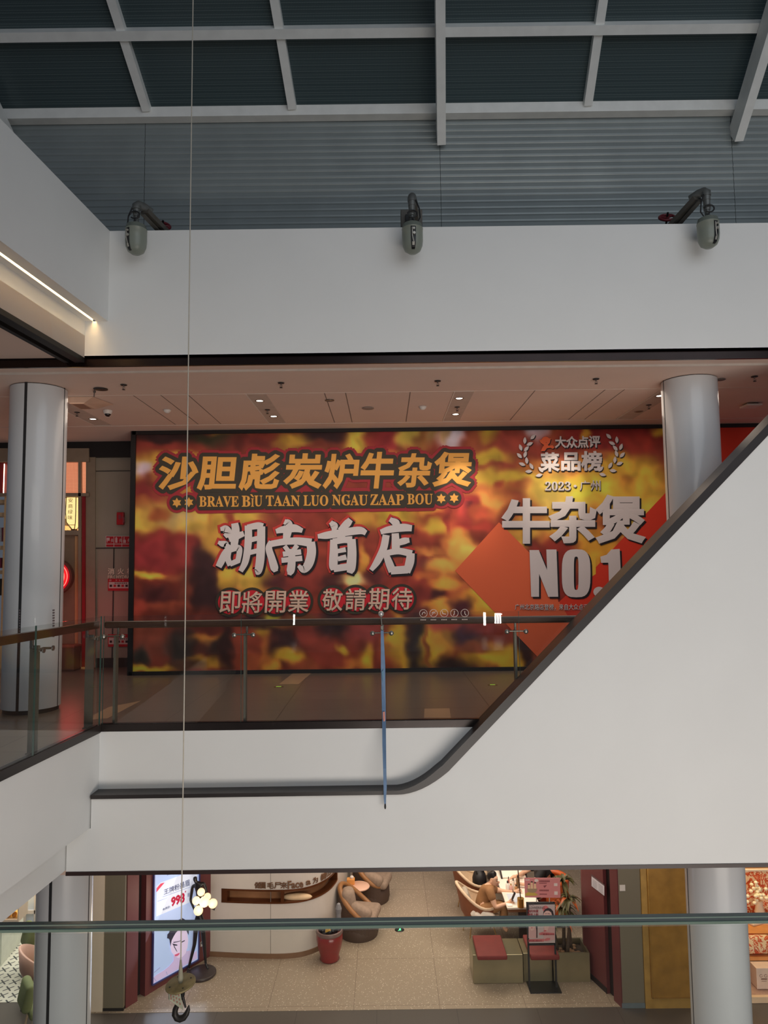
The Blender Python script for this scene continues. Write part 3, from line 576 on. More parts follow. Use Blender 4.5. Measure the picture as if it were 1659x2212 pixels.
# out-of-focus picture of a food stall printed on the sheet
PR = 2.35                                                    # print colour for a colour read under the mall light
from mathutils import noise
BASE = (104, 42, 32)
BL = [ # x, y, rx, ry, rgb
 (370,940,100,22,(40,24,24)),(470,950,60,16,(42,40,26)),(495,932,40,9,(116,84,36)),(560,960,80,22,(84,34,30)),(330,970,70,14,(112,42,36)),(540,975,60,12,(100,40,32)),
 (320,1010,60,34,(152,118,48)),(308,1012,26,20,(158,140,148)),(390,990,60,14,(150,112,46)),(330,1055,40,34,(96,32,34)),(420,1040,80,30,(150,110,44)),(310,1082,30,12,(120,56,36)),
 (300,1125,60,24,(168,134,54)),(400,1110,110,34,(156,124,58)),(392,1128,40,20,(152,128,88)),(345,1112,26,18,(118,62,36)),(430,1140,60,22,(164,132,60)),(455,1105,9,40,(120,66,40)),(480,1115,30,36,(150,118,50)),
 (340,1195,90,42,(112,36,38)),(420,1200,70,44,(104,38,36)),(318,1243,42,8,(200,146,54)),(380,1250,30,10,(120,60,40)),(440,1215,30,50,(46,26,28)),(450,1290,60,70,(42,26,28)),(335,1290,50,28,(62,28,28)),(400,1285,14,34,(92,44,34)),
 (300,1312,30,22,(142,56,44)),(365,1312,45,14,(116,54,38)),(390,1340,60,26,(86,40,32)),(330,1385,60,44,(122,60,46)),(300,1418,26,22,(46,42,38)),(390,1400,36,50,(44,38,36)),(310,1446,70,10,(188,146,48)),(450,1380,40,12,(176,112,48)),
 (445,1432,46,14,(168,124,46)),(470,1402,40,24,(46,32,30)),(400,1437,40,12,(70,46,36)),
 (560,1110,70,34,(158,130,56)),(500,1130,14,40,(112,50,36)),(620,1130,60,40,(112,44,38)),(470,1160,30,40,(150,112,50)),(490,1235,16,50,(176,134,52)),(545,1250,52,40,(166,132,56)),(605,1255,36,24,(58,28,30)),(660,1250,50,40,(106,42,36)),(600,1190,40,40,(128,70,40)),
 (640,955,44,22,(150,116,46)),(655,990,70,20,(150,110,44)),(702,938,46,24,(42,26,28)),(700,968,60,14,(96,44,34)),(770,955,26,50,(166,142,56)),(735,1000,60,26,(150,112,46)),(840,948,36,34,(118,38,40)),(812,990,60,20,(140,92,42)),(885,945,26,28,(152,132,58)),(912,952,18,24,(118,76,40)),(934,940,16,18,(130,100,60)),
 (978,945,28,34,(162,152,160)),(960,935,10,20,(140,112,80)),(1032,950,22,36,(120,62,40)),(1062,935,22,24,(156,132,46)),(1100,950,36,36,(120,50,40)),(1162,932,30,24,(164,150,156)),(1205,945,22,30,(138,80,44)),(1310,948,120,34,(110,30,28)),(1265,940,10,26,(160,116,40)),(1390,960,40,20,(120,40,30)),(1430,930,24,12,(166,134,44)),
 (1050,990,60,18,(150,126,44)),(1110,1008,80,8,(108,44,34)),(1060,1030,50,18,(146,110,46)),(1120,1035,90,22,(154,130,46)),(1080,1048,16,12,(116,48,34)),(1128,1050,30,13,(118,52,34)),(1180,1010,60,20,(140,84,40)),
 (1200,1060,70,40,(164,140,58)),(1230,1085,60,34,(160,138,70)),(1330,1005,90,26,(164,126,42)),(1290,985,30,16,(130,70,40)),(1290,1055,70,36,(212,156,52)),(1390,1035,50,34,(168,134,46)),(1355,1045,20,20,(140,90,36)),(1400,1080,60,40,(176,140,52)),(1340,1090,60,40,(186,140,50)),
 (1052,1085,50,34,(184,116,58)),(1012,1088,20,18,(128,40,40)),(1010,1096,9,9,(50,24,28)),(990,1110,26,26,(150,52,50)),(1040,1110,26,16,(140,60,42)),(1000,1140,16,14,(112,34,34)),(1045,1138,26,12,(140,50,40)),
 (935,1120,56,50,(138,58,40)),(930,1100,26,10,(170,110,50)),(940,1138,24,18,(158,126,48)),(900,1120,6,50,(110,38,32)),(965,1120,6,50,(112,40,34)),(920,1190,44,8,(170,104,54)),(918,1215,36,12,(80,36,34)),(985,1165,30,22,(190,124,58)),(850,1115,60,34,(156,126,46)),(800,1122,14,12,(128,78,36)),(780,1120,30,30,(150,108,46)),
 (960,1225,40,26,(198,134,62)),(1000,1190,30,26,(196,140,66)),(860,1210,40,40,(122,52,38)),(785,1215,10,44,(160,108,46)),(750,1180,30,40,(120,52,38)),(720,1262,26,26,(56,28,28)),(768,1252,32,14,(204,172,112)),(815,1250,28,20,(72,32,32)),(880,1255,50,22,(116,44,36)),(915,1245,20,10,(150,80,44)),
 (945,1285,18,24,(54,26,28)),(910,1290,24,16,(104,40,36)),(965,1262,40,14,(204,136,56)),(1010,1275,34,20,(150,78,46)),(1040,1300,60,26,(200,142,50)),(950,1310,40,16,(190,126,54)),(1000,1310,26,22,(60,28,34)),(1060,1330,34,20,(180,120,44)),(900,1320,36,14,(96,44,40)),
 (1130,1155,30,40,(170,130,52)),(1160,1185,20,18,(60,30,28)),(1215,1140,60,50,(164,130,50)),(1240,1180,40,14,(70,32,30)),(1200,1200,60,40,(112,36,30)),(1290,1190,50,50,(170,120,40)),(1190,1260,60,60,(108,36,30)),(1380,1130,50,50,(182,138,52)),
 (530,1405,42,60,(122,54,40)),(568,1362,20,18,(166,126,44)),(540,1435,24,24,(140,70,44)),(575,1410,18,40,(150,86,44)),(490,1395,16,60,(44,26,26)),(615,1385,34,54,(48,28,30)),(625,1418,38,18,(176,134,46)),(590,1440,16,18,(176,116,46)),(660,1440,40,16,(128,64,42)),(680,1365,40,40,(114,48,42)),(722,1350,42,36,(36,26,30)),(690,1400,40,30,(122,52,42)),(740,1407,12,10,(184,148,48)),(760,1435,40,16,(160,92,44)),(720,1430,30,14,(120,50,40)),
 (795,1415,16,30,(182,140,46)),(790,1360,40,30,(120,52,50)),(835,1400,12,40,(120,56,40)),(858,1385,20,60,(178,138,50)),(880,1430,20,30,(176,132,44)),(900,1385,28,66,(40,34,36)),(905,1440,16,20,(44,34,32)),(935,1395,26,56,(186,146,48)),(922,1395,7,50,(128,70,38)),(960,1380,26,40,(170,120,48)),
 (965,1345,40,20,(140,60,54)),(1010,1375,40,26,(50,34,46)),(1045,1352,40,22,(118,52,50)),(985,1446,56,28,(38,26,26)),(1070,1415,70,26,(176,140,46)),(1030,1400,40,14,(120,64,44)),(1110,1440,30,16,(178,140,44)),(1138,1415,16,60,(42,26,26)),(1105,1330,30,20,(120,60,40)),
 (560,1345,50,14,(46,28,30)),(640,1340,60,14,(96,56,34)),(585,1335,20,14,(150,140,50)),(440,1340,30,26,(90,40,32)),(305,1355,24,20,(110,54,40)),
]
nx, nz = 300, 132
m = MB(); vs = []; cols = []
for j in range(nz+1):
    for i in range(nx+1):
        px = 286 + (1480-286)*i/nx; py = 916 + (1458-916)*j/nz; vs.append(BP(px, py)); r_, g_, b_ = BASE
        wv = noise.noise_vector(Vector((px/38, py/38, 0))) + noise.noise_vector(Vector((px/16, py/16, 5)))*0.4; px += wv.x*13; py += wv.y*11; gn = 1 + 0.22*noise.noise(Vector((px/24, py/24, 9)))
        for bx, by, rx, ry, c in BL:
            dx = (px-bx)/rx; dy = (py-by)/ry
            if abs(dx) > 1.7 or abs(dy) > 1.7: continue
            q = dx*dx + dy*dy
            if q < 2.6:
                a = math.exp(-(q*q)*0.9)
                r_ += (c[0]-r_)*a; g_ += (c[1]-g_)*a; b_ += (c[2]-b_)*a
        cols.append((r_*gn, g_*gn, b_*gn))
m.add(vs, [(j*(nx+1)+i, j*(nx+1)+i+nx+1, j*(nx+1)+i+nx+2, j*(nx+1)+i+1) for j in range(nz) for i in range(nx)][:], 0)
m.f = [list(f) for f in m.f]
BMAT = bpy.data.materials.new('printed_photo'); BMAT.use_nodes = True; nt = BMAT.node_tree; b = nt.nodes['Principled BSDF']; at = nt.nodes.new('ShaderNodeVertexColor'); at.layer_name = 'print'
nt.links.new(at.outputs['Color'], b.inputs['Base Color']); b.inputs['Roughness'].default_value = 0.6; b.inputs['Specular IOR Level'].default_value = 0.3
fo = m.build('printed_sheet', BMAT, hd)
ca = fo.data.color_attributes.new('print', 'FLOAT_COLOR', 'POINT')
buf = []
for c in cols: buf += [min(0.9, v*PR) for v in lin(c)] + [1.0]
ca.data.foreach_set('color', buf)
def pc(name, rgb, rough=0.6): 
    if name in MATS: return MATS[name]
    mm = mat(name, rgb, rough, noise=0, spec=0.3); bs = mm.node_tree.nodes['Principled BSDF']; bs.inputs['Base Color'].default_value = tuple(min(0.9, v*PR) for v in lin(rgb)) + (1,); return mm
_PD = [0.0]
def ppoly(mb, pts, d, mi=0):
    _PD[0] = (_PD[0] + 0.00003) % 0.0006; d += _PD[0]
    mb.prism([BP(x, y, d) for x, y in pts][::-1], (0, -0.0015, 0), mi)
m = MB(); ppoly(m, [(983,1233),(1078,1128),(1200,1250),(1206,1300),(1255,1315),(1330,1388),(1300,1452),(1193,1452)], 0.004); m.build('orange_square', pc('print_orange', (176, 76, 48)), hd)
m = MB(); ppoly(m, [(1440,1062),(1478,1025),(1478,905),(1800,900),(1800,1452),(1300,1452),(1208,1300),(1278,1235)], 0.006); m.build('red_field', pc('print_red', (158, 42, 28)), hd)
m = MB(); ppoly(m, [(1371,1219),(1380,1198),(1391,1204),(1380,1215)], 0.009); m.build('yellow_patch', pc('print_yellow', (176, 132, 44)), hd); m = MB(); ppoly(m, [(1276,1205),(1287,1200),(1287,1240),(1278,1246)], 0.009); m.build('yellow_patch', pc('print_yellow', (176, 132, 44)), hd)
m = MB(); ppoly(m, [(1443,1125),(1440,1112),(1445,1102),(1460,1100),(1460,1150),(1448,1146)], 0.009); m.build('dark_bowl', pc('print_dark', (40, 26, 26)), hd)
# gold title with dark and red outlines
GOLD = pc('print_gold', (172, 120, 58)); OUTD = pc('print_charcoal', (44, 40, 34)); OUTR = pc('print_crimson', (116, 34, 40)); PW = pc('print_white', (157, 151, 152)); PK = pc('print_black', (22, 18, 22)); PPK = pc('print_salmon', (184, 144, 130))
title = (('沙',343,986,430,1059),('胆',428,986,514,1059),('彪',518,980,606,1059),('炭',614,979,698,1056),('炉',699,980,776,1056),('牛',778,976,853,1056),('杂',859,979,933,1054),('煲',936,976,1020,1052))
def serif(s):
    out = ''
    for ch in s:
        if 'A' <= ch <= 'Z': out += chr(0x1D400 + ord(ch) - 65)
        elif '0' <= ch <= '9': out += chr(0x1D7CE + ord(ch) - 48)
        else: out += ch
    return out
def bl(mb, s, x0, y0, x1, y1, d, bev, th=0.002, dx=0, dy=0, ref=None, slant=0.0, sc=1.0, res=2):
    wtxt_s = pixbox(lambda x, y: BP(x + dx, y + dy, 0), x0, y0, x1, y1); hh = abs(BP(x0, y0).z - BP(x0, y1).z)
    letters(mb, s, lambda u, v, w_: wtxt_s(u, v, w_) + Vector((slant*hh*(v-0.5), -(d + w_*th), 0)), bev, 0, ref, 1.0, res)
caps = (('★', 382, 1086), ('★', 408, 1085), ('★', 953, 1077), ('★', 981, 1076))
def star(mb, cx, cy, r, d):
    pts = [(cx + (r if k % 2 == 0 else r*0.56)*math.sin(k*math.pi/6), cy - (r if k % 2 == 0 else r*0.56)*math.cos(k*math.pi/6)) for k in range(12)]; ppoly(mb, pts, d)
for nm, bev, d, mt, sr in (('title_red_outline', 13.5, 0.008, OUTR, 22), ('title_dark_outline', 7.5, 0.014, OUTD, 16), ('title_gold', 0, 0.020, GOLD, 11)):
    m = MB()
    for ci, (ch, a, b_, c, e) in enumerate(title):
        for k in range(14 if bev else 1): bl(m, ch, a+4, b_+3, c-4, e-3, d + 0.00011*k + 0.0000071*ci, 0.045 if bev else 0.032, 0.0012, dx=bev*math.cos(2*math.pi*k/14), dy=bev*math.sin(2*math.pi*k/14), slant=0.10, res=1 if bev else 2)
    if nm == 'title_gold':
        for s_, xa, xb, ya, yb in (('BRAVE',431,516,1072,1095),('B',523,541,1071.5,1094.5),('I',543,549,1077,1094.5),('U',550,567,1071,1094),('TAAN',575,648,1070.5,1093.5),('LUO',656,709,1070,1093),('NGAU',718,794,1069,1092),('ZAAP',800,872,1068,1091),('BOU',880,934,1067,1090)): bl(m, serif(s_), xa, ya, xb, yb, d, 0.012)
        ppoly(m, [(540,1068),(544,1067.5),(549,1074),(546,1074.5)], d)
    else:
        k = 14 if 'red' in nm else 7; yc = lambda x: 1083.5 - (x-431)*0.0105
        for xa, xb in ((431,516),(523,567),(575,648),(656,709),(718,794),(800,872),(880,934)):
            ppoly(m, [(xa-k + (k+11)*(1-math.cos(t)) if False else xa - k*math.sin(t) if t <= math.pi else xb - k*math.sin(t), (yc(xa) if t <= math.pi else yc(xb)) - (12+k)*math.cos(t)) for t in [i*math.pi/12 for i in range(25)]], d)
        if 'red' in nm: ppoly(m, [(380, 1072), (980, 1064), (980, 1086), (380, 1096)], d)
    for s_, cx, cy in caps:
        if nm == 'title_gold': star(m, cx, cy, sr, d)
        else: ppoly(m, [(cx + sr*math.cos(t*math.pi/10), cy + sr*math.sin(t*math.pi/10)) for t in range(20)], d)
    m.build(nm, mt, hd)
# brush-written white title
ZX = lambda x: 430 + x/3.318
ZY = lambda y: 1100 + y/3.318
BR = [
 # hu
 [(158,142,16),(190,140,40),(206,172,50),(188,192,22)], [(142,238,14),(168,248,32),(196,248,24),(186,270,10)], [(142,408,34),(160,372,40),(186,318,38),(222,262,20)],
 [(218,212,34),(262,196,40),(316,176,28)], [(256,106,40),(262,150,46),(256,220,44),(248,290,36)], [(214,292,30),(206,350,30),(222,398,30)], [(214,296,26),(276,276,32),(290,300,30),(278,372,26)], [(226,392,26),(282,368,28)],
 [(352,122,40),(354,200,42),(346,300,40),(330,380,36),(300,440,24)], [(352,130,30),(420,118,38),(452,124,38)], [(446,128,46),(444,240,48),(438,360,50),(424,440,44),(408,452,20)], [(362,222,24),(428,206,24)], [(358,312,24),(424,296,24)],
 # nan
 [(556,158,22),(600,146,38),(680,136,46),(736,152,22)], [(616,90,26),(640,106,48),(634,160,50),(624,216,36)], [(516,236,26),(500,280,36),(520,350,42),(540,420,46),(548,442,22)], [(510,250,34),(600,234,36),(700,228,42),(800,240,50)], [(800,240,52),(806,310,54),(786,390,54),(750,432,40),(716,408,16)],
 [(616,268,22),(640,300,22)], [(700,262,24),(668,306,20)], [(606,322,26),(726,306,28)], [(596,366,26),(734,352,28)], [(664,290,32),(664,380,44),(656,440,46),(648,466,18)],
 # shou
 [(946,96,20),(968,120,44),(966,150,18)], [(1082,78,30),(1060,104,44),(1014,150,32)], [(856,194,20),(920,186,42),(1040,166,44),(1150,152,44),(1192,168,26)], [(1030,180,34),(1002,228,34)], [(962,222,34),(966,300,48),(962,400,50),(966,430,34)], [(966,232,34),(1040,220,34),(1092,220,44)], [(1092,220,50),(1096,320,54),(1088,420,56),(1080,452,30)], [(996,300,20),(1046,290,24)], [(1000,356,22),(1050,344,28)], [(970,426,38),(1080,410,38)],
 # dian
 [(1372,74,22),(1410,98,44),(1420,124,22)], [(1306,162,24),(1360,146,38),(1460,132,46),(1520,136,34)], [(1340,190,40),(1322,280,42),(1280,370,40),(1236,432,20)], [(1406,178,40),(1410,260,48),(1408,310,40)], [(1410,246,28),(1468,228,38),(1502,222,24)], [(1338,320,30),(1364,390,44),(1384,442,44)], [(1340,316,30),(1430,300,36),(1520,318,40)], [(1518,320,44),(1510,380,52),(1490,448,40)], [(1380,440,44),(1490,432,46)],
]
def brush(mb, grow, ox, oy, d):
    for si, st in enumerate(BR):
        d += 0.00004
        k = len(st); pts = []
        for i in range(k-1):                                  # resample with Catmull-Rom
            p0, p1, p2, p3 = st[max(i-1,0)], st[i], st[i+1], st[min(i+2,k-1)]
            for q in range(6):
                t = q/6; pts.append(tuple(0.5*((2*p1[a]) + (-p0[a]+p2[a])*t + (2*p0[a]-5*p1[a]+4*p2[a]-p3[a])*t*t + (-p0[a]+3*p1[a]-3*p2[a]+p3[a])*t**3) for a in range(3)))
        pts.append(st[-1])
        L = []; Rr = []
        for i, (x, y, wd) in enumerate(pts):
            a = pts[max(i-1,0)]; b_ = pts[min(i+1,len(pts)-1)]; dx, dy = b_[0]-a[0], b_[1]-a[1]; n = math.hypot(dx, dy) or 1
            hw = wd/2 + grow; ex = -grow*dx/n if i == 0 else (grow*dx/n if i == len(pts)-1 else 0); ey = -grow*dy/n if i == 0 else (grow*dy/n if i == len(pts)-1 else 0)
            L.append(BP(ZX(x + ox + ex - dy/n*hw), ZY(y + oy + ey + dx/n*hw), d)); Rr.append(BP(ZX(x + ox + ex + dy/n*hw), ZY(y + oy + ey - dx/n*hw), d))
        n = len(L); mb.add(L + Rr, [(i, i+1, n+i+1, n+i) for i in range(n-1)])
for nm, g, ox, oy, d, mt in (('brush_title_red_outline', 21, -2, -2, 0.010, pc('print_rust', (142, 44, 40))), ('brush_title_shadow', 14, 8, 8, 0.013, PK), ('brush_title_white', 5.5, 0, 0, 0.019, PW)):
    m = MB(); brush(m, g, ox, oy, d); m.build(nm, mt, hd)
# eight discs with the opening announcement
cc = [(497,1301,'即'),(545,1301,'將'),(595,1300,'開'),(645,1299,'業'),(718,1296,'敬'),(768,1295,'請'),(818,1294,'期'),(868,1293.5,'待')]
for nm, rr, d, mt in (('disc_border', 32, 0.010, OUTD), ('red_disc', 26, 0.014, pc('print_disc_red', (156, 30, 40)))):
    m = MB()
    for i, (x, y, ch) in enumerate(cc): ppoly(m, [(x + rr*math.cos(t*math.pi/18), y + rr*math.sin(t*math.pi/18)) for t in range(36)], d + i*0.0002)
    m.build(nm, mt, hd)
for part in (cc[:4], cc[4:]):
    m = MB()
    for x, y, ch in part: bl(m, ch, x-21, y-23, x+22, y+23, 0.022, 0.022, dx=-1.2, dy=1.5, slant=0.06)
    m.build('announcement_edge', OUTD, hd)
    m = MB()
    for x, y, ch in part: bl(m, ch, x-21, y-23, x+22, y+23, 0.026, 0.010, slant=0.06)
    m.build('announcement', PPK, hd)
# ranking block at the right
def both(nm, items, bev, sh=(2.4, 3.0), white=PW, d=0.014):
    m = MB(); 
    for s_, a, b_, c, e in items: bl(m, s_, a, b_, c, e, d, bev, dx=sh[0], dy=sh[1])
    m.build(nm + '_shadow', PK, hd)
    m = MB()
    for s_, a, b_, c, e in items: bl(m, s_, a, b_, c, e, d+0.006, bev)
    m.build(nm, white, hd)
both('rank_title', [('大',1199,943.5,1221.5,967.5),('众',1223,943.5,1246,967.5),('点',1247.5,943,1270,967),('评',1271.5,942.5,1295,966.5)], 0.03, (2,2.4))
both('rank_subtitle', [('菜',1168,979,1206,1018),('品',1213,979,1252,1016),('榜',1256,976,1298,1016)], 0.035, (2,2.4))
both('year_line', [(serif('2023'),1177,1041,1232,1060),('·',1239,1048,1244.5,1053),('广',1252,1039,1273,1060),('州',1275,1038,1296,1060)], 0.012, (1.6,1.8))
both('dish_name', [('牛',1088,1080,1183,1171),('杂',1190,1076,1284,1170),('煲',1291,1073,1388,1170)], 0.036, (4,4))
both('small_credit', [('广州北京路店登榜，来自大众点评广州排行榜',1112,1304.5,1322,1317.5)], 0.004, (0.8,0.9))
# heavy condensed NO.1
def no1(mb, dx, dy, d, mi=0):
    P_ = lambda pts: ppoly(mb, [(x+dx, y+dy) for x, y in pts], d, mi)
    z = lambda x, y: (960 + x/3.19, 1160 + y/3.19)
    P_([z(*p) for p in ((586,90),(652,90),(652,412),(598,412))]); P_([z(*p) for p in ((702,86),(772,86),(784,412),(714,412))]); P_([z(*p) for p in ((586,90),(650,90),(784,412),(716,412))])
    n = 28; oc = z(908, 250)
    def sup(a, rx, ry, e): c_, s_ = math.cos(a), math.sin(a); return (oc[0] + rx*math.copysign(abs(c_)**(2/e), c_), oc[1] + ry*math.copysign(abs(s_)**(2/e), s_))
    o_ = [BP(*[q + w_ for q, w_ in zip(sup(2*math.pi*k/n, 31, 52, 3.2), (dx, dy))], d) for k in range(n)]; i_ = [BP(*[q + w_ for q, w_ in zip(sup(2*math.pi*k/n, 5, 36, 4), (dx, dy))], d) for k in range(n)]
    mb.add(o_ + i_, [(k, (k+1) % n, n + (k+1) % n, n + k) for k in range(n)], mi)
    dc = z(1066, 378); P_([(dc[0] + 12.5*math.cos(t*math.pi/12), dc[1] + 11*math.sin(t*math.pi/12)) for t in range(24)])
    P_([z(*p) for p in ((1148,86),(1208,82),(1222,400),(1136,404),(1130,186),(1126,170))]); P_([z(*p) for p in ((1074,136),(1118,122),(1150,86),(1168,176),(1080,178))])
m = MB(); no1(m, 4, 4, 0.014); m.build('number_one_shadow', PK, hd)
m = MB(); no1(m, 0, 0, 0.020); m.build('number_one', PW, hd)
# orange dancing figure and the laurel
m = MB(); RU = pc('print_figure', (176, 74, 44)); 
def fig(mb, dx, dy, d):
    z = lambda x, y: (960 + x/3.19 + dx, 900 + y/3.19 + dy)
    ppoly(mb, [z(697 + 26*math.cos(t*math.pi/10), 158 + 20*math.sin(t*math.pi/10)) for t in range(20)], d)
    for pl in (((654,160),(668,158),(684,176),(704,180),(722,150),(734,150),(726,180),(712,196),(722,202),(744,196),(758,212),(748,222),(730,214),(706,218),(692,238),(664,238),(672,218),(686,196),(664,180)),): ppoly(mb, [z(*p) for p in pl], d)
fig(m, 1.6, 2, 0.014); m.build('figure_shadow', PK, hd); m = MB(); fig(m, 0, 0, 0.020); m.build('orange_figure', RU, hd)
def laurel(mb, s, dx, dy, d):
    br = [(1172,1023),(1150,1016),(1136,1004),(1129,989),(1129,974),(1135,960),(1146,949)]
    def leaf(x, y, ang, ln, wd):
        ux, uy = math.cos(ang), math.sin(ang); qx, qy = -uy, ux
        pts = [(x + ux*ln*t + qx*w_*wd, y + uy*ln*t + qy*w_*wd) for t, w_ in ((0,0.1),(0.2,0.7),(0.45,1),(0.75,0.7),(1,0),(0.75,-0.7),(0.45,-1),(0.2,-0.7),(0,-0.1))]
        return pts
    if True:
        for i, (x, y) in enumerate(br):
            a_ = br[max(i-1,0)]; b_ = br[min(i+1,len(br)-1)]; ang = math.atan2(b_[1]-a_[1], b_[0]-a_[0])
            for off, ln, sx_ in ((-0.55, 15, -2.0), (0.55, 15, 3.2)) if i < 6 else ((0.0, 15, 0),):
                nx_, ny_ = -math.sin(ang), math.cos(ang); pts = leaf(x + nx_*sx_, y + ny_*sx_, ang + off, ln, 3.7)
                if s: pts = [(2*1233 - px_, py_ - 1.5) for px_, py_ in pts]
                ppoly(mb, [(px_+dx, py_+dy) for px_, py_ in pts], d)
for sd in (0, 1):
    m = MB(); laurel(m, sd, 1.6, 2, 0.014); m.build('laurel_shadow', PK, hd)
    m = MB(); laurel(m, sd, 0, 0, 0.020); m.build('laurel_branch', PW, hd)
spot('downlight_beam', (1.05, 10.29, 8.78), (1.30, 11.3, 7.75), 55, (1.0, 0.86, 0.66), 42, 0.7)
spot('downlight_beam', (3.0, 10.26, 8.78), (2.75, 11.3, 7.9), 45, (1.0, 0.86, 0.66), 46, 0.7)
# ================================================================== fire water monitors on the white front
HOU = mat('monitor_housing', (128, 134, 124), 0.35, noise=0.04, scale=6); PIPE = mat('galvanised_pipe', (112, 114, 112), 0.4, metal=0.5, noise=0.1, scale=15)
BRK = mat('bracket_steel', (96, 92, 86), 0.5, metal=0.3, noise=0.08); CAB = mat('black_cable', (18, 18, 19), 0.5, noise=0); SLOT = mat('slot_black', (16, 16, 17), 0.4, noise=0); VRED = mat('valve_red', (104, 22, 34), 0.45, noise=0.05)
def monitor(px, topy, bodyc, lab, yaw, arm, slotside):
    Yc = 7.36; c = PY(bodyc[0], bodyc[1], Yc); zt = PY(bodyc[0], topy, Yc).z
    r = root('water_monitor', lab, 'fire monitor', (c.x, Yc, c.z), 'automatic fire water monitors above the white front')
    R_ = 0.112; h = 0.17
    m = MB(); m.lathe(c, [(0.0001, -h), (0.045, -h+0.006), (0.085, -h+0.035), (R_-0.006, -h+0.085), (R_, -h+0.14), (R_, h-0.075), (R_+0.002, h-0.074), (R_+0.002, h-0.066), (R_, h-0.065), (R_-0.012, h-0.02), (R_-0.05, h), (0.0001, h+0.004)], 36)
    m.build('housing', HOU, r)
    m = MB(); cz = c.z                                       # slot with the nozzle inside, on the side that faces into the atrium
    u = Vector((math.sin(yaw), -math.cos(yaw), 0)); v = Vector((u.y*-1, u.x, 0))
    def pt(a, z, o=0.003): 
        tb = ((-0.171, 0.01), (-h+0.006, 0.045), (-h+0.035, 0.085), (-h+0.085, R_-0.006), (-h+0.14, R_), (1, R_)); rr = R_
        for (za, ra), (zb2, rb) in zip(tb[:-1], tb[1:]):
            if za <= z <= zb2: rr = ra + (rb-ra)*(z-za)/(zb2-za)
        d = Vector((math.sin(yaw+a), -math.cos(yaw+a), 0)); return c + d*(rr+o) + Vector((0,0,z))
    def patch(mb, a0, a1, zs, o=0.003, mi=0):
        vs = []; 
        for z in zs: vs += [pt(a0 + (a1-a0)*k/4, z, o) for k in range(5)]
        mb.add(vs, [(j*5+k, j*5+k+1, j*5+5+k+1, j*5+5+k) for j in range(len(zs)-1) for k in range(4)], mi)
    zs = [0.085, 0.04, 0.0, -0.03, -0.06, -0.085, -0.10, -0.118, -0.135, -0.150]
    patch(m, -0.24, 0.24, zs); m.build('slot', SLOT, r)
    m = MB()
    for k, (a, z, rr) in enumerate(((0.06, 0.055, 0.014), (0.08, 0.005, 0.018))): q = pt(a, z, -0.012); m.cyl(q, q + u*0.03, rr, rr*0.8, 12)
    m.tube([pt(-0.10, 0.07, 0.006), pt(-0.10, -0.02, 0.006), pt(0.02, -0.085, 0.006)], 0.006, 6); patch(m, -0.12, 0.12, [-0.085, -0.10, -0.118], 0.006)
    nz = m.build('nozzle', mat('nozzle_metal', (186, 182, 172), 0.3, metal=0.5, noise=0), r)
    m = MB(); q0 = c + Vector((0,0,h)); jx = arm*0.02
    m.cyl(q0 + Vector((0,0,-0.01)), q0 + Vector((0,0,0.09)), 0.026, n=14); m.cyl(q0 + Vector((0,0,0.08)), q0 + Vector((0,0,0.20)), 0.036, n=16); m.cyl(q0 + Vector((0,0,0.115)), q0 + Vector((0,0,0.125)), 0.041, n=16); m.cyl(q0 + Vector((0,0,0.19)), Vector((c.x, Yc, zt-0.05)), 0.040, n=16)
    path = [Vector((c.x, Yc, zt-0.06)), Vector((c.x, Yc, zt-0.02)), Vector((c.x + arm*0.012, Yc+0.015, zt)), Vector((c.x + arm*0.05, Yc+0.07, zt+0.004)), Vector((c.x + arm*0.10, Yc+0.15, zt-0.01))]
    m.tube(path, 0.046, 14); m.build('pipe', PIPE, r)
    m = MB(); e = Vector((c.x + arm*0.25, 8.02, 10.42)); m.bar((c.x + arm*0.06, Yc+0.08, zt-0.035), e, 0.10, 0.05, (0, -0.4, 1)); m.bar((c.x + arm*0.05, Yc+0.05, zt-0.09), e + Vector((-arm*0.05, 0, -0.03)), 0.05, 0.012, (0, -0.4, 1))
    m.build('arm', BRK, r)
    m = MB(); a = zt - 0.05; k = slotside
    m.tube([Vector((c.x + k*0.04, Yc-0.02, a)), Vector((c.x + k*0.075, Yc-0.03, a-0.10)), Vector((c.x + k*0.085, Yc-0.03, a-0.2)), Vector((c.x + k*0.05, Yc-0.04, a-0.27)), Vector((c.x + k*0.0, Yc-0.045, q0.z+0.03))], 0.008, 8)
    m.tube([Vector((c.x + 0.05*math.cos(t), Yc-0.055, q0.z + 0.075 + 0.04*math.sin(t))) for t in [i*0.42 - 2.4 for i in range(14)]], 0.008, 8); m.build('cable', CAB, r)
    return r
monitor(298, 441, (294, 517), 'fire water monitor at the upper left, turned to the left', -0.55, 1, -1)
monitor(889, 424, (891, 515), 'fire water monitor in the middle of the white front, facing the viewer', 0.05, 0.25, 1)
monitor(1523, 412, (1530, 503), 'fire water monitor at the upper right with its pipe slanting to the left', 0.35, -1, -1)
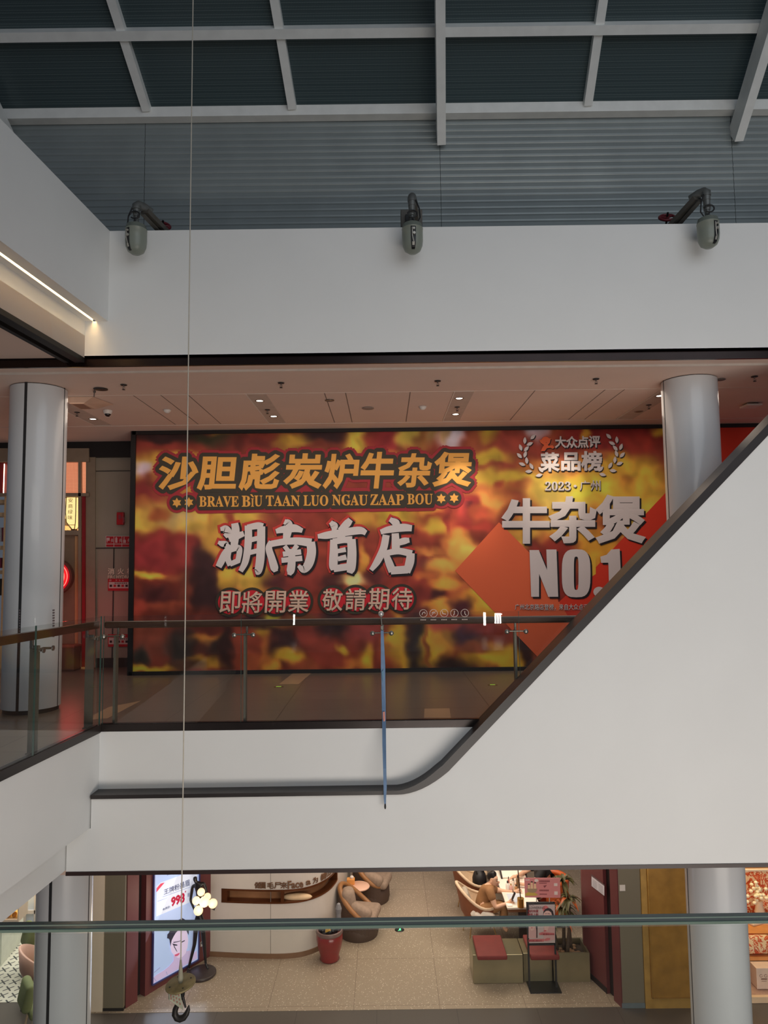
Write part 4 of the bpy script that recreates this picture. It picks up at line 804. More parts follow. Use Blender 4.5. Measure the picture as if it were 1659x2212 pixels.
def valve(px, py, lab, tilt):
    Yv = 7.95; c = PY(px, py, Yv); r = root('hand_wheel_valve', lab, 'valve', c, 'red valve wheels behind the white front')
    ax = Vector((tilt, -0.75, 0.75)).normalized(); M = Vector((0,0,1)).rotation_difference(ax).to_matrix(); m = MB()
    ring = [c + M @ Vector((0.085*math.cos(t*math.pi/14), 0.085*math.sin(t*math.pi/14), 0)) for t in range(29)]; m.tube(ring, 0.016, 8)
    for k in range(3): t = 2*math.pi*k/3 + 0.5; m.tube([c, c + M @ Vector((0.085*math.cos(t), 0.085*math.sin(t), 0))], 0.013, 8)
    m.build('wheel', VRED, r)
    m = MB(); m.cyl(c - ax*0.12, c + ax*0.06, 0.012, n=10); m.cyl(c - ax*0.12 + Vector((0,0,-0.1)), c - ax*0.1, 0.04, n=14); m.build('stem', SLOT, r)
valve(351, 487, 'dark red valve wheel beside the leftmost fire monitor', 0.35); valve(1441, 470, 'dark red valve wheel left of the fire monitor with the slanting pipe', -0.1)
r = root('control_box', 'grey steel control box behind the middle fire monitor', 'box', PY(880, 475, 7.80)); a = PY(866, 490, 7.8); b = PY(912, 452, 7.8)
m = MB(); m.rbox(((a.x+b.x)/2, 7.85, (a.z+b.z)/2 - 0.04), (b.x-a.x, 0.1, b.z-a.z+0.08), 0.006); m.build('body', BRK, r); m = MB(); q = PY(880, 476, 7.79); m.rbox((q.x, 7.785, q.z), (0.045, 0.02, 0.13), 0.004); m.build('cover', SLOT, r)
m = MB(); m.tube([(a.x-0.08, 7.8, 10.27), (a.x-0.05, 7.79, 10.42), (a.x+0.01, 7.79, 10.45)], 0.012, 8); m.build('cable', CAB, r)
# ================================================================== hanging cord with disc, tag and hook
ROPE = mat('steel_cord', (188, 180, 166), 0.5, noise=0.05); Yr = 5.3
q = PY(390, 2124, Yr); top = Vector((-1.455, Yr, RZ(Yr, 0.05)))
r = root('hoist_hook', 'dark hoist hook with round plate and paper tag on a long thin cord', 'hook', q)
m = MB(); m.cyl(q, top, 0.0045, n=8); m.build('cord', ROPE, r)
m = MB(); m.lathe(q, [(0.012, 0.0), (0.020, 0.03), (0.014, 0.09), (0.006, 0.16)], 12); m.build('cord_sleeve', mat('cord_sleeve', (150, 142, 124), 0.6), r)
ax = Vector((-0.12, -0.10, 1)).normalized(); m = MB(); m.lathe(q, [(0.0001, -0.012), (0.100, -0.012), (0.106, -0.006), (0.106, 0.0), (0.102, 0.005), (0.0001, 0.006)], 40, 0, ax)
dk = m.build('round_plate', mat('worn_brass_plate', (140, 122, 84), 0.5, metal=0.3, noise=0.25, scale=18, bump=0.2), r)
M_ = Vector((0,0,1)).rotation_difference(ax).to_matrix(); m = MB()
for k in range(4): t = k*math.pi/2 + 0.5; m.cyl(q + M_ @ Vector((0.075*math.cos(t), 0.075*math.sin(t), 0.004)), q + M_ @ Vector((0.075*math.cos(t), 0.075*math.sin(t), 0.008)), 0.006, n=10)
m.build('bolt', SLOT, dk)
def hp(px, py, dy=0.0): return PY(px, py, Yr + dy)
m = MB(); a, b, c_, d = hp(365, 2141, -0.05), hp(390, 2146, -0.10), hp(396, 2182, -0.09), hp(366, 2160, -0.05); m.prism([a, d, c_, b], (0.0, -0.002, 0.0)); e = hp(363, 2136, 0.03); f_ = hp(364, 2158, 0.03); m.prism([e, f_, d, a], (0, -0.002, 0))
tg = m.build('paper_tag', mat('old_paper', (190, 188, 168), 0.7, noise=0.1, scale=20), r)
m = MB()
for i in range(4):
    for k in range(3):
        u = 0.15 + 0.23*i; v0 = 0.12 + 0.28*k; P0 = (a*(1-u) + b*u)*(1-v0) + (d*(1-u) + c_*u)*v0; m.rbox(P0 + Vector((0, -0.004, 0)), (0.010, 0.002, 0.014), 0.001)
m.build('tag_print', mat('faded_red_print', (150, 104, 92), 0.6, noise=0), tg)
m = MB(); m.cyl(q + Vector((0.008, 0, -0.015)), q + Vector((0.014, 0, -0.085)), 0.030, 0.016, 14); m.build('swivel', SLOT, r)
m = MB(); P_ = [hp(396,2150), hp(399,2170), hp(402,2180), hp(403,2186), hp(401,2194), hp(395,2200), hp(387,2200.5), hp(380,2196), hp(377,2187), hp(379.5,2176), hp(384,2166)]
P2 = [hp(394,2148), hp(397,2162), hp(401,2176)]
m.tube([hp(408,2172), hp(406.5,2181), hp(403,2190), hp(397,2198), hp(389,2201), hp(382,2199), hp(377.5,2191), hp(378.5,2181), hp(382.5,2172), hp(388,2160), hp(393,2148)], [0.005,0.014,0.019,0.022,0.023,0.022,0.021,0.020,0.018,0.016,0.015], 12)
m.tube(P2, [0.012, 0.010, 0.007], 8); m.build('hook', mat('dark_iron', (40, 34, 34), 0.45, metal=0.5, noise=0.1), r)
# ================================================================== blue strap hanging over the balcony
Ys = 7.50; r = root('blue_strap', 'long blue strap hanging from the balcony rail over the white band', 'strap', PY(826, 1368, Ys)); BLU = mat('strap_blue', (98, 128, 164), 0.55, noise=0.1, scale=12)
pts = [(825.5,1362,6),(826.5,1400,7.5),(827.5,1440,9.5),(828,1470,8.5),(829,1520,8.5),(829.5,1560,8),(830,1610,8),(831,1660,7),(832,1700,7),(831.5,1725,5),(832,1738,3.5)]
def yy(py): return 7.52 if py < 1550 else (7.52 - 0.19*min(1, (py-1550)/120))
m = MB(); L = []; 
for i, (x, y, w_) in enumerate(pts):
    s_ = 0.55*math.sin(i*0.9); a = PY(x - w_/2, y, yy(y) - 0.012*s_); b = PY(x + w_/2, y, yy(y) + 0.012*s_); L += [a, b, b + Vector((0,0.004,0)), a + Vector((0,0.004,0))]
m.add(L, [(i*4+k, i*4+(k+1) % 4, i*4+4+(k+1) % 4, i*4+4+k) for i in range(len(pts)-1) for k in range(4)]); m.build('band', BLU, r)
m = MB(); a = [PY(x, y, yy(y) - 0.016) for x, y in ((824.5,1452),(829,1446),(829.5,1462),(827,1476))]; m.prism(a, (0,-0.002,0)); m.build('light_fold', mat('strap_light', (96, 140, 168), 0.5), r)
m = MB(); a = [PY(x, y, yy(y) - 0.018) for x, y in ((827,1538),(831.5,1537),(832,1556),(829,1559),(827,1552))]; m.prism(a, (0,-0.003,0)); m.build('pink_tag', mat('pink_tag', (214, 146, 132), 0.6), r)
m = MB(); q = PY(832, 1742, 7.33); m.sph(q, (0.010, 0.010, 0.028), 12); m.build('black_tip', SLOT, r)
m = MB(); q = PY(823, 1326, 7.55); m.sph(q, 0.031, 20); m.build('ball', mat('polished_ball', (210, 206, 202), 0.12, metal=0.6, noise=0), r)
m = MB(); m.cyl(q + Vector((0,0,-0.02)), PY(825, 1354, 7.55), 0.007, n=8); m.rbox(PY(825, 1357, 7.55), (0.03, 0.025, 0.05), 0.006); m.build('clip', SST, r)
# ================================================================== ground-floor salon
MAR = mat('maroon_panel', (104, 52, 54), 0.45, noise=0.05, scale=3); OLV = mat('olive_pier', (122, 114, 96), 0.5, noise=0.03, scale=2); GRW = mat('salon_grey_wall', (206, 198, 190), 0.5, noise=0.015); WOD = mat('brown_skirting', (124, 92, 68), 0.45, noise=0.08)
BRS = mat('brass_panel', (186, 146, 76), 0.32, metal=0.2, noise=0.18, scale=5); BRB = mat('brass_bright', (196, 150, 76), 0.25, metal=0.7, noise=0.1); CREAM = mat('cream_pier', (226, 210, 188), 0.5, noise=0.02)
A = Vector((-4.03, 11.34, 0)); B = Vector((-3.02, 12.90, 0)); dW = (B-A).normalized(); nW = Vector((dW.y, -dW.x, 0))
def WL(px, py, d=0.0): return PP(px, py, A + nW*d, nW)
def wallbox(mb, p, q, th, z0, z1, mi=0):
    d = (q-p).normalized(); n = Vector((-d.y, d.x, 0))*th
    a = [Vector((v.x, v.y, z0)) for v in (p, q, q+n, p+n)]; mb.hexa(a, [v + Vector((0,0,z1-z0)) for v in a], mi)
m = MB(); m.box(-4.56, -4.345, 11.28, 11.6, 0.0, 3.6); struct(tag(m.build('wall_left.002', CREAM), 'narrow cream pier left of the salon', 'wall'))
m = MB(); m.box(-4.342, -4.035, 11.30, 11.75, 0.0, 3.6); m.box(-4.345, -4.03, 11.295, 11.75, 0.0, 0.045, 1); struct(tag(m.build('wall_left.003', [OLV, mat('black_skirting', (36, 34, 34), 0.4)]), 'dark olive pier left of the lit advertisement', 'wall'))
m = MB(); g0 = WL(297, 2150); g1 = WL(313, 2150); g0.z = g1.z = 0
p1 = A + dW*0.02; 
wallbox(m, p1, Vector((g0.x, g0.y, 0)), 0.25, 0, 3.6); wallbox(m, Vector((g0.x, g0.y, 0)) - nW*0.12, Vector((g1.x, g1.y, 0)) - nW*0.12, 0.12, 0, 3.6, 1); wallbox(m, Vector((g1.x, g1.y, 0)), B, 0.25, 0, 3.6)
struct(tag(m.build('wall_left.004', [MAR, mat('dark_recess', (34, 22, 22), 0.6)]), 'maroon wall that carries the lit advertisement', 'wall'))
# backlit advertisement
lb = root('light_box', 'tall backlit beauty advertisement with the price 998 on the maroon wall', 'sign', WL(380, 2100))
LBE = lambda n, rgb, es=1.0: mat(n, rgb, 0.4, emit=rgb, es=es, noise=0)
cn = [WL(330, 2126, 0.02), WL(427.5, 2072, 0.02), WL(430, 1874, 0.02), WL(334, 1874, 0.02)]
m = MB(); m.prism(cn, -nW*0.02); m.build('panel', LBE('box_sky_blue', (170, 190, 232), 0.5), lb)
m = MB()
fr = [WL(329, 2128, 0.022), WL(428.5, 2073, 0.022), WL(431, 1872, 0.022), WL(333, 1872, 0.022)]
for i in range(4): m.bar(fr[i], fr[(i+1) % 4], 0.02, 0.03, nW)
m.build('frame', mat('box_frame_blue', (60, 60, 120), 0.4, noise=0), lb)
def lp(mb, pts, d, mi=0): mb.prism([WL(x, y, d) for x, y in pts], nW*0.001, mi)
ze = lambda x, y: (270 + x/6.112, 1850 + y/6.112)
def lpz(mb, pts, d, mi=0): lp(mb, [ze(*p) for p in pts], d, mi)
m = MB(); lpz(m, [(410,795),(415,395),(470,345),(960,165),(955,240),(868,600)], 0.024); m.build('price_card', LBE('box_card', (206, 216, 238), 0.48), lb)
m = MB(); lpz(m, [(414,474),(418,420),(470,360),(524,344)], 0.027); m.build('red_ribbon', LBE('box_red', (200, 50, 80), 0.6), lb)
def lt(mb, s, bl_, br_, tr_, tl_, d, bev=0.0):
    q = [WL(*ze(*p), d) for p in (bl_, br_, tr_, tl_)]
    letters(mb, s, lambda u, v, w_: (q[0]*(1-u) + q[1]*u)*(1-v) + (q[3]*(1-u) + q[2]*u)*v + nW*(w_*0.0008), bev)
m = MB(); lt(m, '王牌粉墨眉', (514,508), (850,385), (850,300), (514,440), 0.028, 0.01); lt(m, '会员价:', (498,716), (598,678), (598,645), (498,688), 0.028, 0.02); lt(m, '高级定', (556,254), (684,210), (684,190), (556,226), 0.028, 0.0); lt(m, '眼', (828,540), (856,528), (856,478), (828,488), 0.028)
m.build('dark_lettering', LBE('box_ink', (60, 66, 104), 0.3), lb)
m = MB(); lt(m, '998', (614,656), (784,598), (784,482), (614,548), 0.029, 0.05); lt(m, '¥', (790,482), (808,474), (808,450), (790,458), 0.029, 0.02); m.build('price_digits', LBE('box_price_red', (168, 24, 62), 0.45), lb)
m = MB(); lpz(m, [(500,530),(870,398),(870,404),(500,537)], 0.027); lpz(m, [(430,592),(560,545),(560,549),(430,597)], 0.027); m.build('rule_line', LBE('box_rule', (150, 160, 190), 0.5), lb)
# the woman's portrait on the box
SKN = LBE('box_skin', (208, 190, 220), 0.6); SKS = LBE('box_skin_soft', (188, 170, 208), 0.55); HAI = LBE('box_hair', (48, 46, 66), 0.4); LIP = LBE('box_lips', (196, 86, 120), 0.55)
m = MB(); lpz(m, [(372,1676),(372,1600),(420,1560),(520,1500),(580,1450),(640,1380),(640,1290),(860,1240),(870,1310),(945,1240),(955,1330),(955,1345)], 0.024); m.build('shoulders', SKS, lb)
m = MB(); lpz(m, [(600,1060),(596,1180),(612,1260),(650,1310),(700,1340),(760,1325),(800,1280),(825,1200),(835,1100),(820,1000),(780,940),(700,945),(640,990)], 0.026); m.build('face', SKN, lb)
m = MB(); lpz(m, [(600,1190),(588,1100),(574,1080),(580,1010),(600,960),(640,905),(700,840),(760,815),(820,850),(845,930),(840,1040),(825,1010),(800,955),(760,938),(715,960),(670,1010),(640,1060),(615,1110)], 0.028); lpz(m, [(556,1080),(560,1030),(580,1010),(576,1085)], 0.027); m.build('hair', HAI, lb)
m = MB(); lpz(m, [(640,1130),(700,1120),(740,1110),(740,1116),(700,1128),(640,1142)], 0.030); lpz(m, [(735,1130),(790,1105),(788,1118),(740,1142)], 0.030); lpz(m, [(625,1150),(690,1165),(690,1178),(640,1178)], 0.030); lpz(m, [(650,1178),(690,1255),(684,1258),(644,1190)], 0.030); m.build('brow_and_lash', HAI, lb)
m = MB(); lpz(m, [(652,1300),(690,1284),(722,1272),(716,1294),(690,1316),(664,1318)], 0.030); m.build('lips', LIP, lb)
m = MB(); lpz(m, [(384,1526),(460,1464),(466,1470),(388,1534)], 0.027); lpz(m, [(540,1520),(556,1565),(562,1562),(548,1518)], 0.027); lpz(m, [(372,1590),(420,1650),(416,1654),(372,1604)], 0.027); m.build('strap_lines', LBE('box_line', (150, 150, 190), 0.5), lb)
lbl = area('light_box_glow', tuple(WL(382, 2000, 0.25)), tuple(WL(382, 2000, 2.0)), 0.9, 1.9, 9, (0.75, 0.82, 1.0))
# socket on the wall
r = root('wall_socket', 'small white wall socket with a black plug beside the lit advertisement', 'socket', WL(436, 2038, 0.005)); m = MB(); m.prism([WL(433, 2045, 0.002), WL(441, 2041, 0.002), WL(441, 2031, 0.002), WL(433, 2035, 0.002)], nW*0.01); m.build('plate', WPL, r); m = MB(); m.cyl(WL(437, 2037, 0.012), WL(437, 2037, 0.03), 0.018, n=12); m.build('plug', SLOT, r)
# curved reception wall with a bronze niche
cv = [Vector((-3.12, 12.80)), Vector((-2.6, 12.74)), Vector((-2.1, 12.70)), Vector((-1.75, 12.70)), Vector((-1.48, 12.76)), Vector((-1.25, 12.92)), Vector((-1.08, 13.16)), Vector((-0.98, 13.45)), Vector((-0.92, 13.8)), Vector((-0.86, 14.4)), Vector((-0.80, 15.2)), Vector((-0.76, 17.5))]
def smooth(pts, n=5):
    out = []
    for i in range(len(pts)-1):
        p0, p1, p2, p3 = pts[max(i-1,0)], pts[i], pts[i+1], pts[min(i+2,len(pts)-1)]
        for q in range(n): t = q/n; out.append(0.5*((2*p1) + (p2-p0)*t + (2*p0-5*p1+4*p2-p3)*t*t + (3*p1-p0-3*p2+p3)*t**3))
    return out + [pts[-1]]
CV = smooth(cv, 6); CN = []
for i in range(len(CV)): d = (CV[min(i+1,len(CV)-1)] - CV[max(i-1,0)]).normalized(); CN.append(Vector((d.y, -d.x)))
def ribbon(mb, i0, i1, z0, z1, o0, o1, mi=0):
    """curved strip from index i0 to i1, from depth o0 to o1 off the wall face"""
    vs = []
    for i in range(i0, i1+1):
        for o_, z in ((o1, z0), (o1, z1), (o0, z1), (o0, z0)): p = CV[i] + CN[i]*o_; vs.append((p.x, p.y, z))
    n = i1-i0; fs = [(0,1,2,3), (n*4+3, n*4+2, n*4+1, n*4)]
    for i in range(n):
        for k in range(4): fs.append((i*4+k, i*4+4+k, i*4+4+(k+1) % 4, i*4+(k+1) % 4))
    mb.add(vs, fs, mi)
zn0, zn1 = PY(560, 1951, 12.72).z, PY(560, 1921, 12.72).z; i0 = min(range(len(CV)), key=lambda i: abs(CV[i].x - PY(484, 1935, 12.77).x) + (9 if CV[i].y > 13 else 0)); i1 = len(CV)-22
L_ = len(CV)-1; m = MB()
ribbon(m, 0, L_, 0.085, zn0, -0.2, 0.0); ribbon(m, 0, L_, zn1, 3.6, -0.2, 0.0); ribbon(m, 0, i0, zn0, zn1, -0.2, 0.0); ribbon(m, i1, L_, zn0, zn1, -0.2, 0.0); ribbon(m, 0, L_, 0.0, 0.085, -0.2, 0.012, 1)
js = min(range(len(CV)), key=lambda i: abs(CV[i].x - PY(588, 1990, 12.7).x) + (9 if CV[i].y > 13 else 0)); p = CV[js]; m.box(p.x-0.003, p.x+0.003, p.y-0.003, p.y+0.05, 0.085, 3.6, 2)
struct(tag(m.build('wall_back.003', [GRW, WOD, mat('wall_joint_grey', (120, 112, 106), 0.6)]), 'pale grey curved reception wall of the salon', 'wall'))
BRZ = mat('copper_bronze', (120, 72, 44), 0.28, metal=0.75, noise=0.1); nich = root('niche_window', 'long bronze framed slot window in the curved reception wall', 'window', (CV[i0].x, CV[i0].y, zn0))
m = MB(); ribbon(m, i0, i1, zn0, zn0+0.028, -0.12, 0.012); ribbon(m, i0, i1, zn1-0.028, zn1, -0.12, 0.012); ribbon(m, i0, i0+1, zn0, zn1, -0.12, 0.010); ribbon(m, i1-1, i1, zn0, zn1, -0.12, 0.010); k = js + 3; ribbon(m, k, k+1, zn0, zn1, -0.10, 0.008); m.build('frame', BRZ, nich)
m = MB(); ribbon(m, i0, i1, zn0, zn1, -0.19, -0.15); m.build('dark_backing', mat('niche_brown', (150, 106, 74), 0.25, noise=0.2, scale=3), nich)
m = MB(); pN = CV[js+9] - CN[js+9]*0.08; m.sph((pN.x, pN.y, zn0+0.06), (0.26, 0.07, 0.06), 16); m.build('cushion', mat('niche_cream', (226, 196, 156), 0.6), nich)
# lettering above the niche: dark bronze characters following the curve
def wallrun(mb, s, i_at, wd, z0, hgt, bev=0.02):
    p = CV[i_at]; d = Vector((-CN[i_at].y, CN[i_at].x)); nn = CN[i_at]
    letters(mb, s, lambda u, v, w_: Vector((p.x + d.x*wd*(u-0.5) + nn.x*(0.012 + w_*0.006), p.y + d.y*wd*(u-0.5) + nn.y*(0.012 + w_*0.006), z0 + hgt*v)), bev)
m = MB()
def near(px, y=None): return min(range(len(CV)), key=lambda i: abs((lambda s_: s_)(pix(CV[i].x, CV[i].y, zn1+0.06)[0]) - px) + (0 if CV[i].y < 14.2 else 500))
def pix(x, y, z):
    v = Vector((x, y, z - CZ)); f = v.dot(_Fw); return (W/2 + F*v.dot(_R)/f, H/2 - F*v.dot(_U)/f)
for px, ch in ((553,'做'),(570,'眉'),(585,'毛'),(600,'尸'),(613,'来')): wallrun(m, ch, near(px), 0.11, zn1+0.025, 0.10, 0.03)
wallrun(m, 'Face', near(640), 0.26, zn1+0.02, 0.12, 0.04); wallrun(m, 'a', near(665), 0.08, zn1+0.035, 0.07, 0.04)
for px, ch, wd in ((680,'为',0.11),(692,'“',0.04),(697,'眉',0.13),(703,'”',0.04),(709,'山',0.12),(717,'来',0.14)): wallrun(m, ch, near(px), wd, zn1+0.025, 0.10, 0.03)
tag(m.build('wall_lettering', mat('bronze_letters', (116, 84, 62), 0.4, metal=0.3, noise=0)), 'bronze lettering along the curved wall above the slot window', 'lettering')
# ------------------------------------------------------------------ bodies grown from joints
def skin(name, J, E, mats, parent=None, sub=2, rootj=None):
    me = bpy.data.meshes.new(name + '_bones'); keys = list(J); ix = {k: i for i, k in enumerate(keys)}
    off = Vector((0,0,0)); p = parent
    while p is not None: off += p.location; p = p.parent
    me.from_pydata([tuple(Vector(J[k][:3]) - off) for k in keys], [(ix[a], ix[b]) for a, b in E], [])
    o = bpy.data.objects.new(name + '_bones', me); COL.objects.link(o); sm = o.modifiers.new('skin', 'SKIN'); sm.use_smooth_shade = True
    sv = me.skin_vertices[0].data
    for i, k in enumerate(keys): r_ = J[k][3]; sv[i].radius = (r_, J[k][4] if len(J[k]) > 4 else r_); sv[i].use_root = (k == (rootj or keys[0]))
    ss = o.modifiers.new('sub', 'SUBSURF'); ss.levels = sub; ss.render_levels = sub
    dg = bpy.context.evaluated_depsgraph_get(); m2 = bpy.data.meshes.new_from_object(o.evaluated_get(dg)); bpy.data.objects.remove(o)
    m2.materials.clear()
    for mt in (mats if isinstance(mats, (list, tuple)) else [mats]): m2.materials.append(mt)
    for pl in m2.polygons: pl.use_smooth = True
    q = bpy.data.objects.new(name, m2); COL.objects.link(q); q.parent = parent; return q
# figure lamp
MB_ = mat('mannequin_black', (22, 20, 24), 0.3, noise=0.1); Yf = 12.30
fl = root('figure_lamp', 'black standing figure lamp holding glowing globes beside the lit advertisement', 'lamp', PZ(428, 2099, 0))
bc = PZ(431, 2100, 0.03) + nW*0.05; m = MB(); m.lathe((bc.x, bc.y, 0), [(0.22, 0.0), (0.235, 0.02), (0.235, 0.045), (0.22, 0.055), (0.0001, 0.056)], 40); m.build('base', mat('lamp_base', (58, 48, 48), 0.35, noise=0.1), fl)
def fp(px, py, dy=0.0): return tuple(PY(px, py, Yf + dy))
J = {'pelvis': (*fp(430,1985), .060, .055), 'waist': (*fp(430,1955), .050, .042), 'chest': (*fp(430,1925), .075, .055), 'shb': (*fp(430,1912), .055, .045), 'neck': (*fp(424,1906), .024), 'head0': (*fp(421.5,1901), .035), 'head': (*fp(421,1893), .042),
     'rs': (*fp(416,1914), .030), 're': (*fp(411.5,1945), .022), 'rw': (*fp(421,1968,-.1), .017), 'rh': (*fp(430,1976,-.14), .018), 'ls': (*fp(441,1908), .030), 'le': (*fp(448,1935,-.03), .022), 'lw': (*fp(455,1960,-.1), .017), 'lh': (*fp(461,1964,-.14), .018),
     'rk': (*fp(420,2040), .034), 'ra': (*fp(407,2092), .020), 'rf': (*fp(405,2103,-.08), .018), 'lk': (*fp(441,2040), .034), 'la': (*fp(444.5,2082), .020), 'lf': (*fp(450,2094,-.06), .018), 'rhip': (*fp(424,1995), .048), 'lhip': (*fp(437,1993), .048)}
for i, (ax_, ay) in enumerate(((434,1973),(437,1975),(432,1970))): J['rf%d' % i] = (*fp(ax_, ay, -.17), .006)
for i, (ax_, ay) in enumerate(((466,1960),(468,1957),(464,1966))): J['lf%d' % i] = (*fp(ax_, ay, -.17), .006)
E_ = [('pelvis','waist'),('waist','chest'),('chest','shb'),('shb','neck'),('neck','head0'),('head0','head'),('shb','rs'),('rs','re'),('re','rw'),('rw','rh'),('shb','ls'),('ls','le'),('le','lw'),('lw','lh'),('pelvis','rhip'),('rhip','rk'),('rk','ra'),('ra','rf'),('pelvis','lhip'),('lhip','lk'),('lk','la'),('la','lf')] + [('rh','rf%d' % i) for i in range(3)] + [('lh','lf%d' % i) for i in range(3)]
skin('figure', J, E_, MB_, fl, 2, 'pelvis')
GLB = mat('globe_glow', (255, 230, 190), 0.4, emit=(255, 222, 176), es=0.8, noise=0)
gl_c = Vector((0,0,0))
for px, py, rr, dy in ((434.4,1927,8.2,-.12),(448,1937,7.6,-.10),(423.8,1945.7,8.6,-.20),(441.5,1948,11,-.26),(459.8,1951.8,9.8,-.16),(428.4,1967,10,-.20)):
    p = Vector(fp(px, py, dy)); R_ = rr*(p.y*0.997 + (p.z-CZ)*0.079)/F; m = MB(); m.sph(p, R_, 20); m.build('globe', GLB, fl); gl_c += p/6
m = MB(); m.sph(Vector(fp(441.5,1948,-.12)), 0.02, 8)
for px, py, rr, dy in ((434.4,1927,8.2,-.12),(423.8,1945.7,8.6,-.20),(459.8,1951.8,9.8,-.16),(428.4,1967,10,-.20)): m.cyl(fp(441.5,1948,-.12), fp(px, py, dy), 0.006, n=6)
m.build('globe_stem', MB_, fl)
point('figure_lamp_glow', tuple(gl_c + Vector((0.1, -0.45, 0))), 9, (1.0, 0.84, 0.62), 0.25)
# ------------------------------------------------------------------ tub chairs, small table, umbrella pot
TAN = mat('tan_leather', (150, 104, 62), 0.45, noise=0.06); DBR = mat('dark_brown_shell', (74, 56, 46), 0.6, noise=0.08); PUF = mat('grey_puffy_cloth', (150, 130, 114), 0.85, noise=0.1, scale=20, bump=0.4)
def tub(lab):
    r = root('tub_chair', lab, 'chair', (0,0,0), 'tub chairs along the curved wall'); n = 26; m = MB(); vs = []
    for k in range(n+1):                                      # U-shaped shell, open towards local +X, arms lower than the back
        t = math.pi*0.62 + (math.pi*0.76+0.0)*0 + (2*math.pi - 2*math.pi*0.31)*0
        a = math.radians(48) + math.radians(264)*k/n; hgt = 0.36 + 0.46*(0.5 - 0.5*math.cos(math.radians(264)*k/n*360/264))**0.9
        for rr, z in ((0.30, 0.06), (0.37, 0.10), (0.385, hgt), (0.30, hgt)): vs.append((rr*math.cos(a), rr*math.sin(a)*0.95, z))
    fs = [(0,1,2,3), (n*4+3, n*4+2, n*4+1, n*4)] + [(i*4+k, i*4+(k+1) % 4, i*4+4+(k+1) % 4, i*4+4+k) for i in range(n) for k in range(4)]
    m.add(vs, fs, 0, False); m.build('shell', DBR, r, True)
    m = MB(); m.tube([Vector(vs[i*4+2])*0.5 + Vector(vs[i*4+3])*0.5 for i in range(n+1)], 0.046, 10); m.build('rim', TAN, r, True)
    m = MB(); m.lathe((0,0,0), [(0.34, 0.0), (0.36, 0.08), (0.35, 0.30), (0.0001, 0.30)], 28); m.build('base', DBR, r, True)
    m = MB(); m.rbox((0.08, 0, 0.38), (0.58, 0.56, 0.17), 0.075, seg=4); m.build('seat_cushion', PUF, r, True)
    m = MB()
    for sy in (-1, 1):
        m.rbox((-0.15, 0.125*sy, 0.63), (0.24, 0.30, 0.42), 0.10, seg=4, M=Matrix.Rotation(-0.25*sy, 3, 'Z') @ Matrix.Rotation(-0.18, 3, 'Y'))
        m.rbox((0.09, 0.225*sy, 0.50), (0.42, 0.20, 0.22), 0.09, seg=4, M=Matrix.Rotation(0.12*sy, 3, 'Z') @ Matrix.Rotation(0.28, 3, 'Y')); m.build('back_cushion', PUF, r, True); return r
tc = tub('brown tub chair with grey cushion nearest the red pot'); tc.location = (-0.55, 13.50, 0.004); tc.rotation_euler = (0,0,math.radians(-12))
dup(tc, (-0.34, 14.85, 0.004), math.radians(-14), 'brown tub chair with grey cushion behind the small pink table')
p = PZ(772, 1925, 0.55) + Vector((0.03, 0.24, 0)); r = root('side_table', 'small round pink side table between the two tub chairs', 'table', (p.x-0.02, p.y, 0.004)); PNK = mat('pink_tabletop', (232, 186, 162), 0.4, noise=0.02)
m = MB(); m.lathe((p.x-0.02, p.y, 0.55), [(0.0001,-0.03),(0.21,-0.03),(0.22,-0.015),(0.21,0.0),(0.0001,0.0)], 32); m.build('tabletop', PNK, r); m = MB(); m.cyl((p.x-0.02, p.y, 0.0), (p.x-0.02, p.y, 0.525), 0.035, n=14); m.lathe((p.x-0.02, p.y, 0.004), [(0.16,0.0),(0.16,0.015),(0.03,0.03)], 24); m.build('stand', CREAM, r)
q = PZ(749, 1918, 0.55) + Vector((0.06, 0.18, 0)); r = root('tissue_box', 'small orange tissue box on the pink side table', 'box', q); m = MB(); m.rbox((q.x+0.01, q.y, 0.60), (0.15, 0.12, 0.10), 0.01); m.build('carton', mat('orange_carton', (224, 156, 84), 0.5), r); m = MB(); m.sph((q.x+0.03, q.y, 0.67), (0.04, 0.03, 0.035), 10); m.build('tissue', WPL, r)
pc_ = PZ(712, 2066, 0.0); pc_.y = 12.66; pc_.x = PY(712, 2050, 12.66).x; r = root('plant_pot', 'red glazed pot beside the curved wall with black wrapped things in it', 'pot', (pc_.x, pc_.y, 0.004)); PR_ = mat('red_glaze', (132, 40, 40), 0.3, noise=0.1, scale=5, coat=0.3)
m = MB(); m.lathe((pc_.x, pc_.y, 0.004), [(0.0001, 0.0), (0.15, 0.0), (0.17, 0.02), (0.155, 0.07), (0.20, 0.20), (0.225, 0.34), (0.222, 0.42), (0.205, 0.44)], 36); m.build('body', PR_, r); m = MB(); m.lathe((pc_.x, pc_.y, 0.004), [(0.215, 0.425), (0.226, 0.44), (0.232, 0.455), (0.222, 0.47), (0.228, 0.485), (0.215, 0.50), (0.195, 0.49), (0.19, 0.40), (0.0001, 0.39)], 36); m.build('rim', mat('grey_rim', (120, 96, 92), 0.35), r)
r2 = root('rubbish_bag', 'black plastic bag stuffed in the red pot', 'bag', (pc_.x-0.03, pc_.y, 0.42)); m = MB()
for k in range(9): a = k*0.7; m.sph((pc_.x - 0.02 + 0.10*math.cos(a), pc_.y + 0.09*math.sin(a), 0.45 + 0.02*(k % 3)), (0.07, 0.06, 0.06), 8)
m.build('bag', mat('black_plastic', (18, 18, 22), 0.22, noise=0.2, scale=20, bump=0.8), r2); r2.children[0].name = 'bag_film'
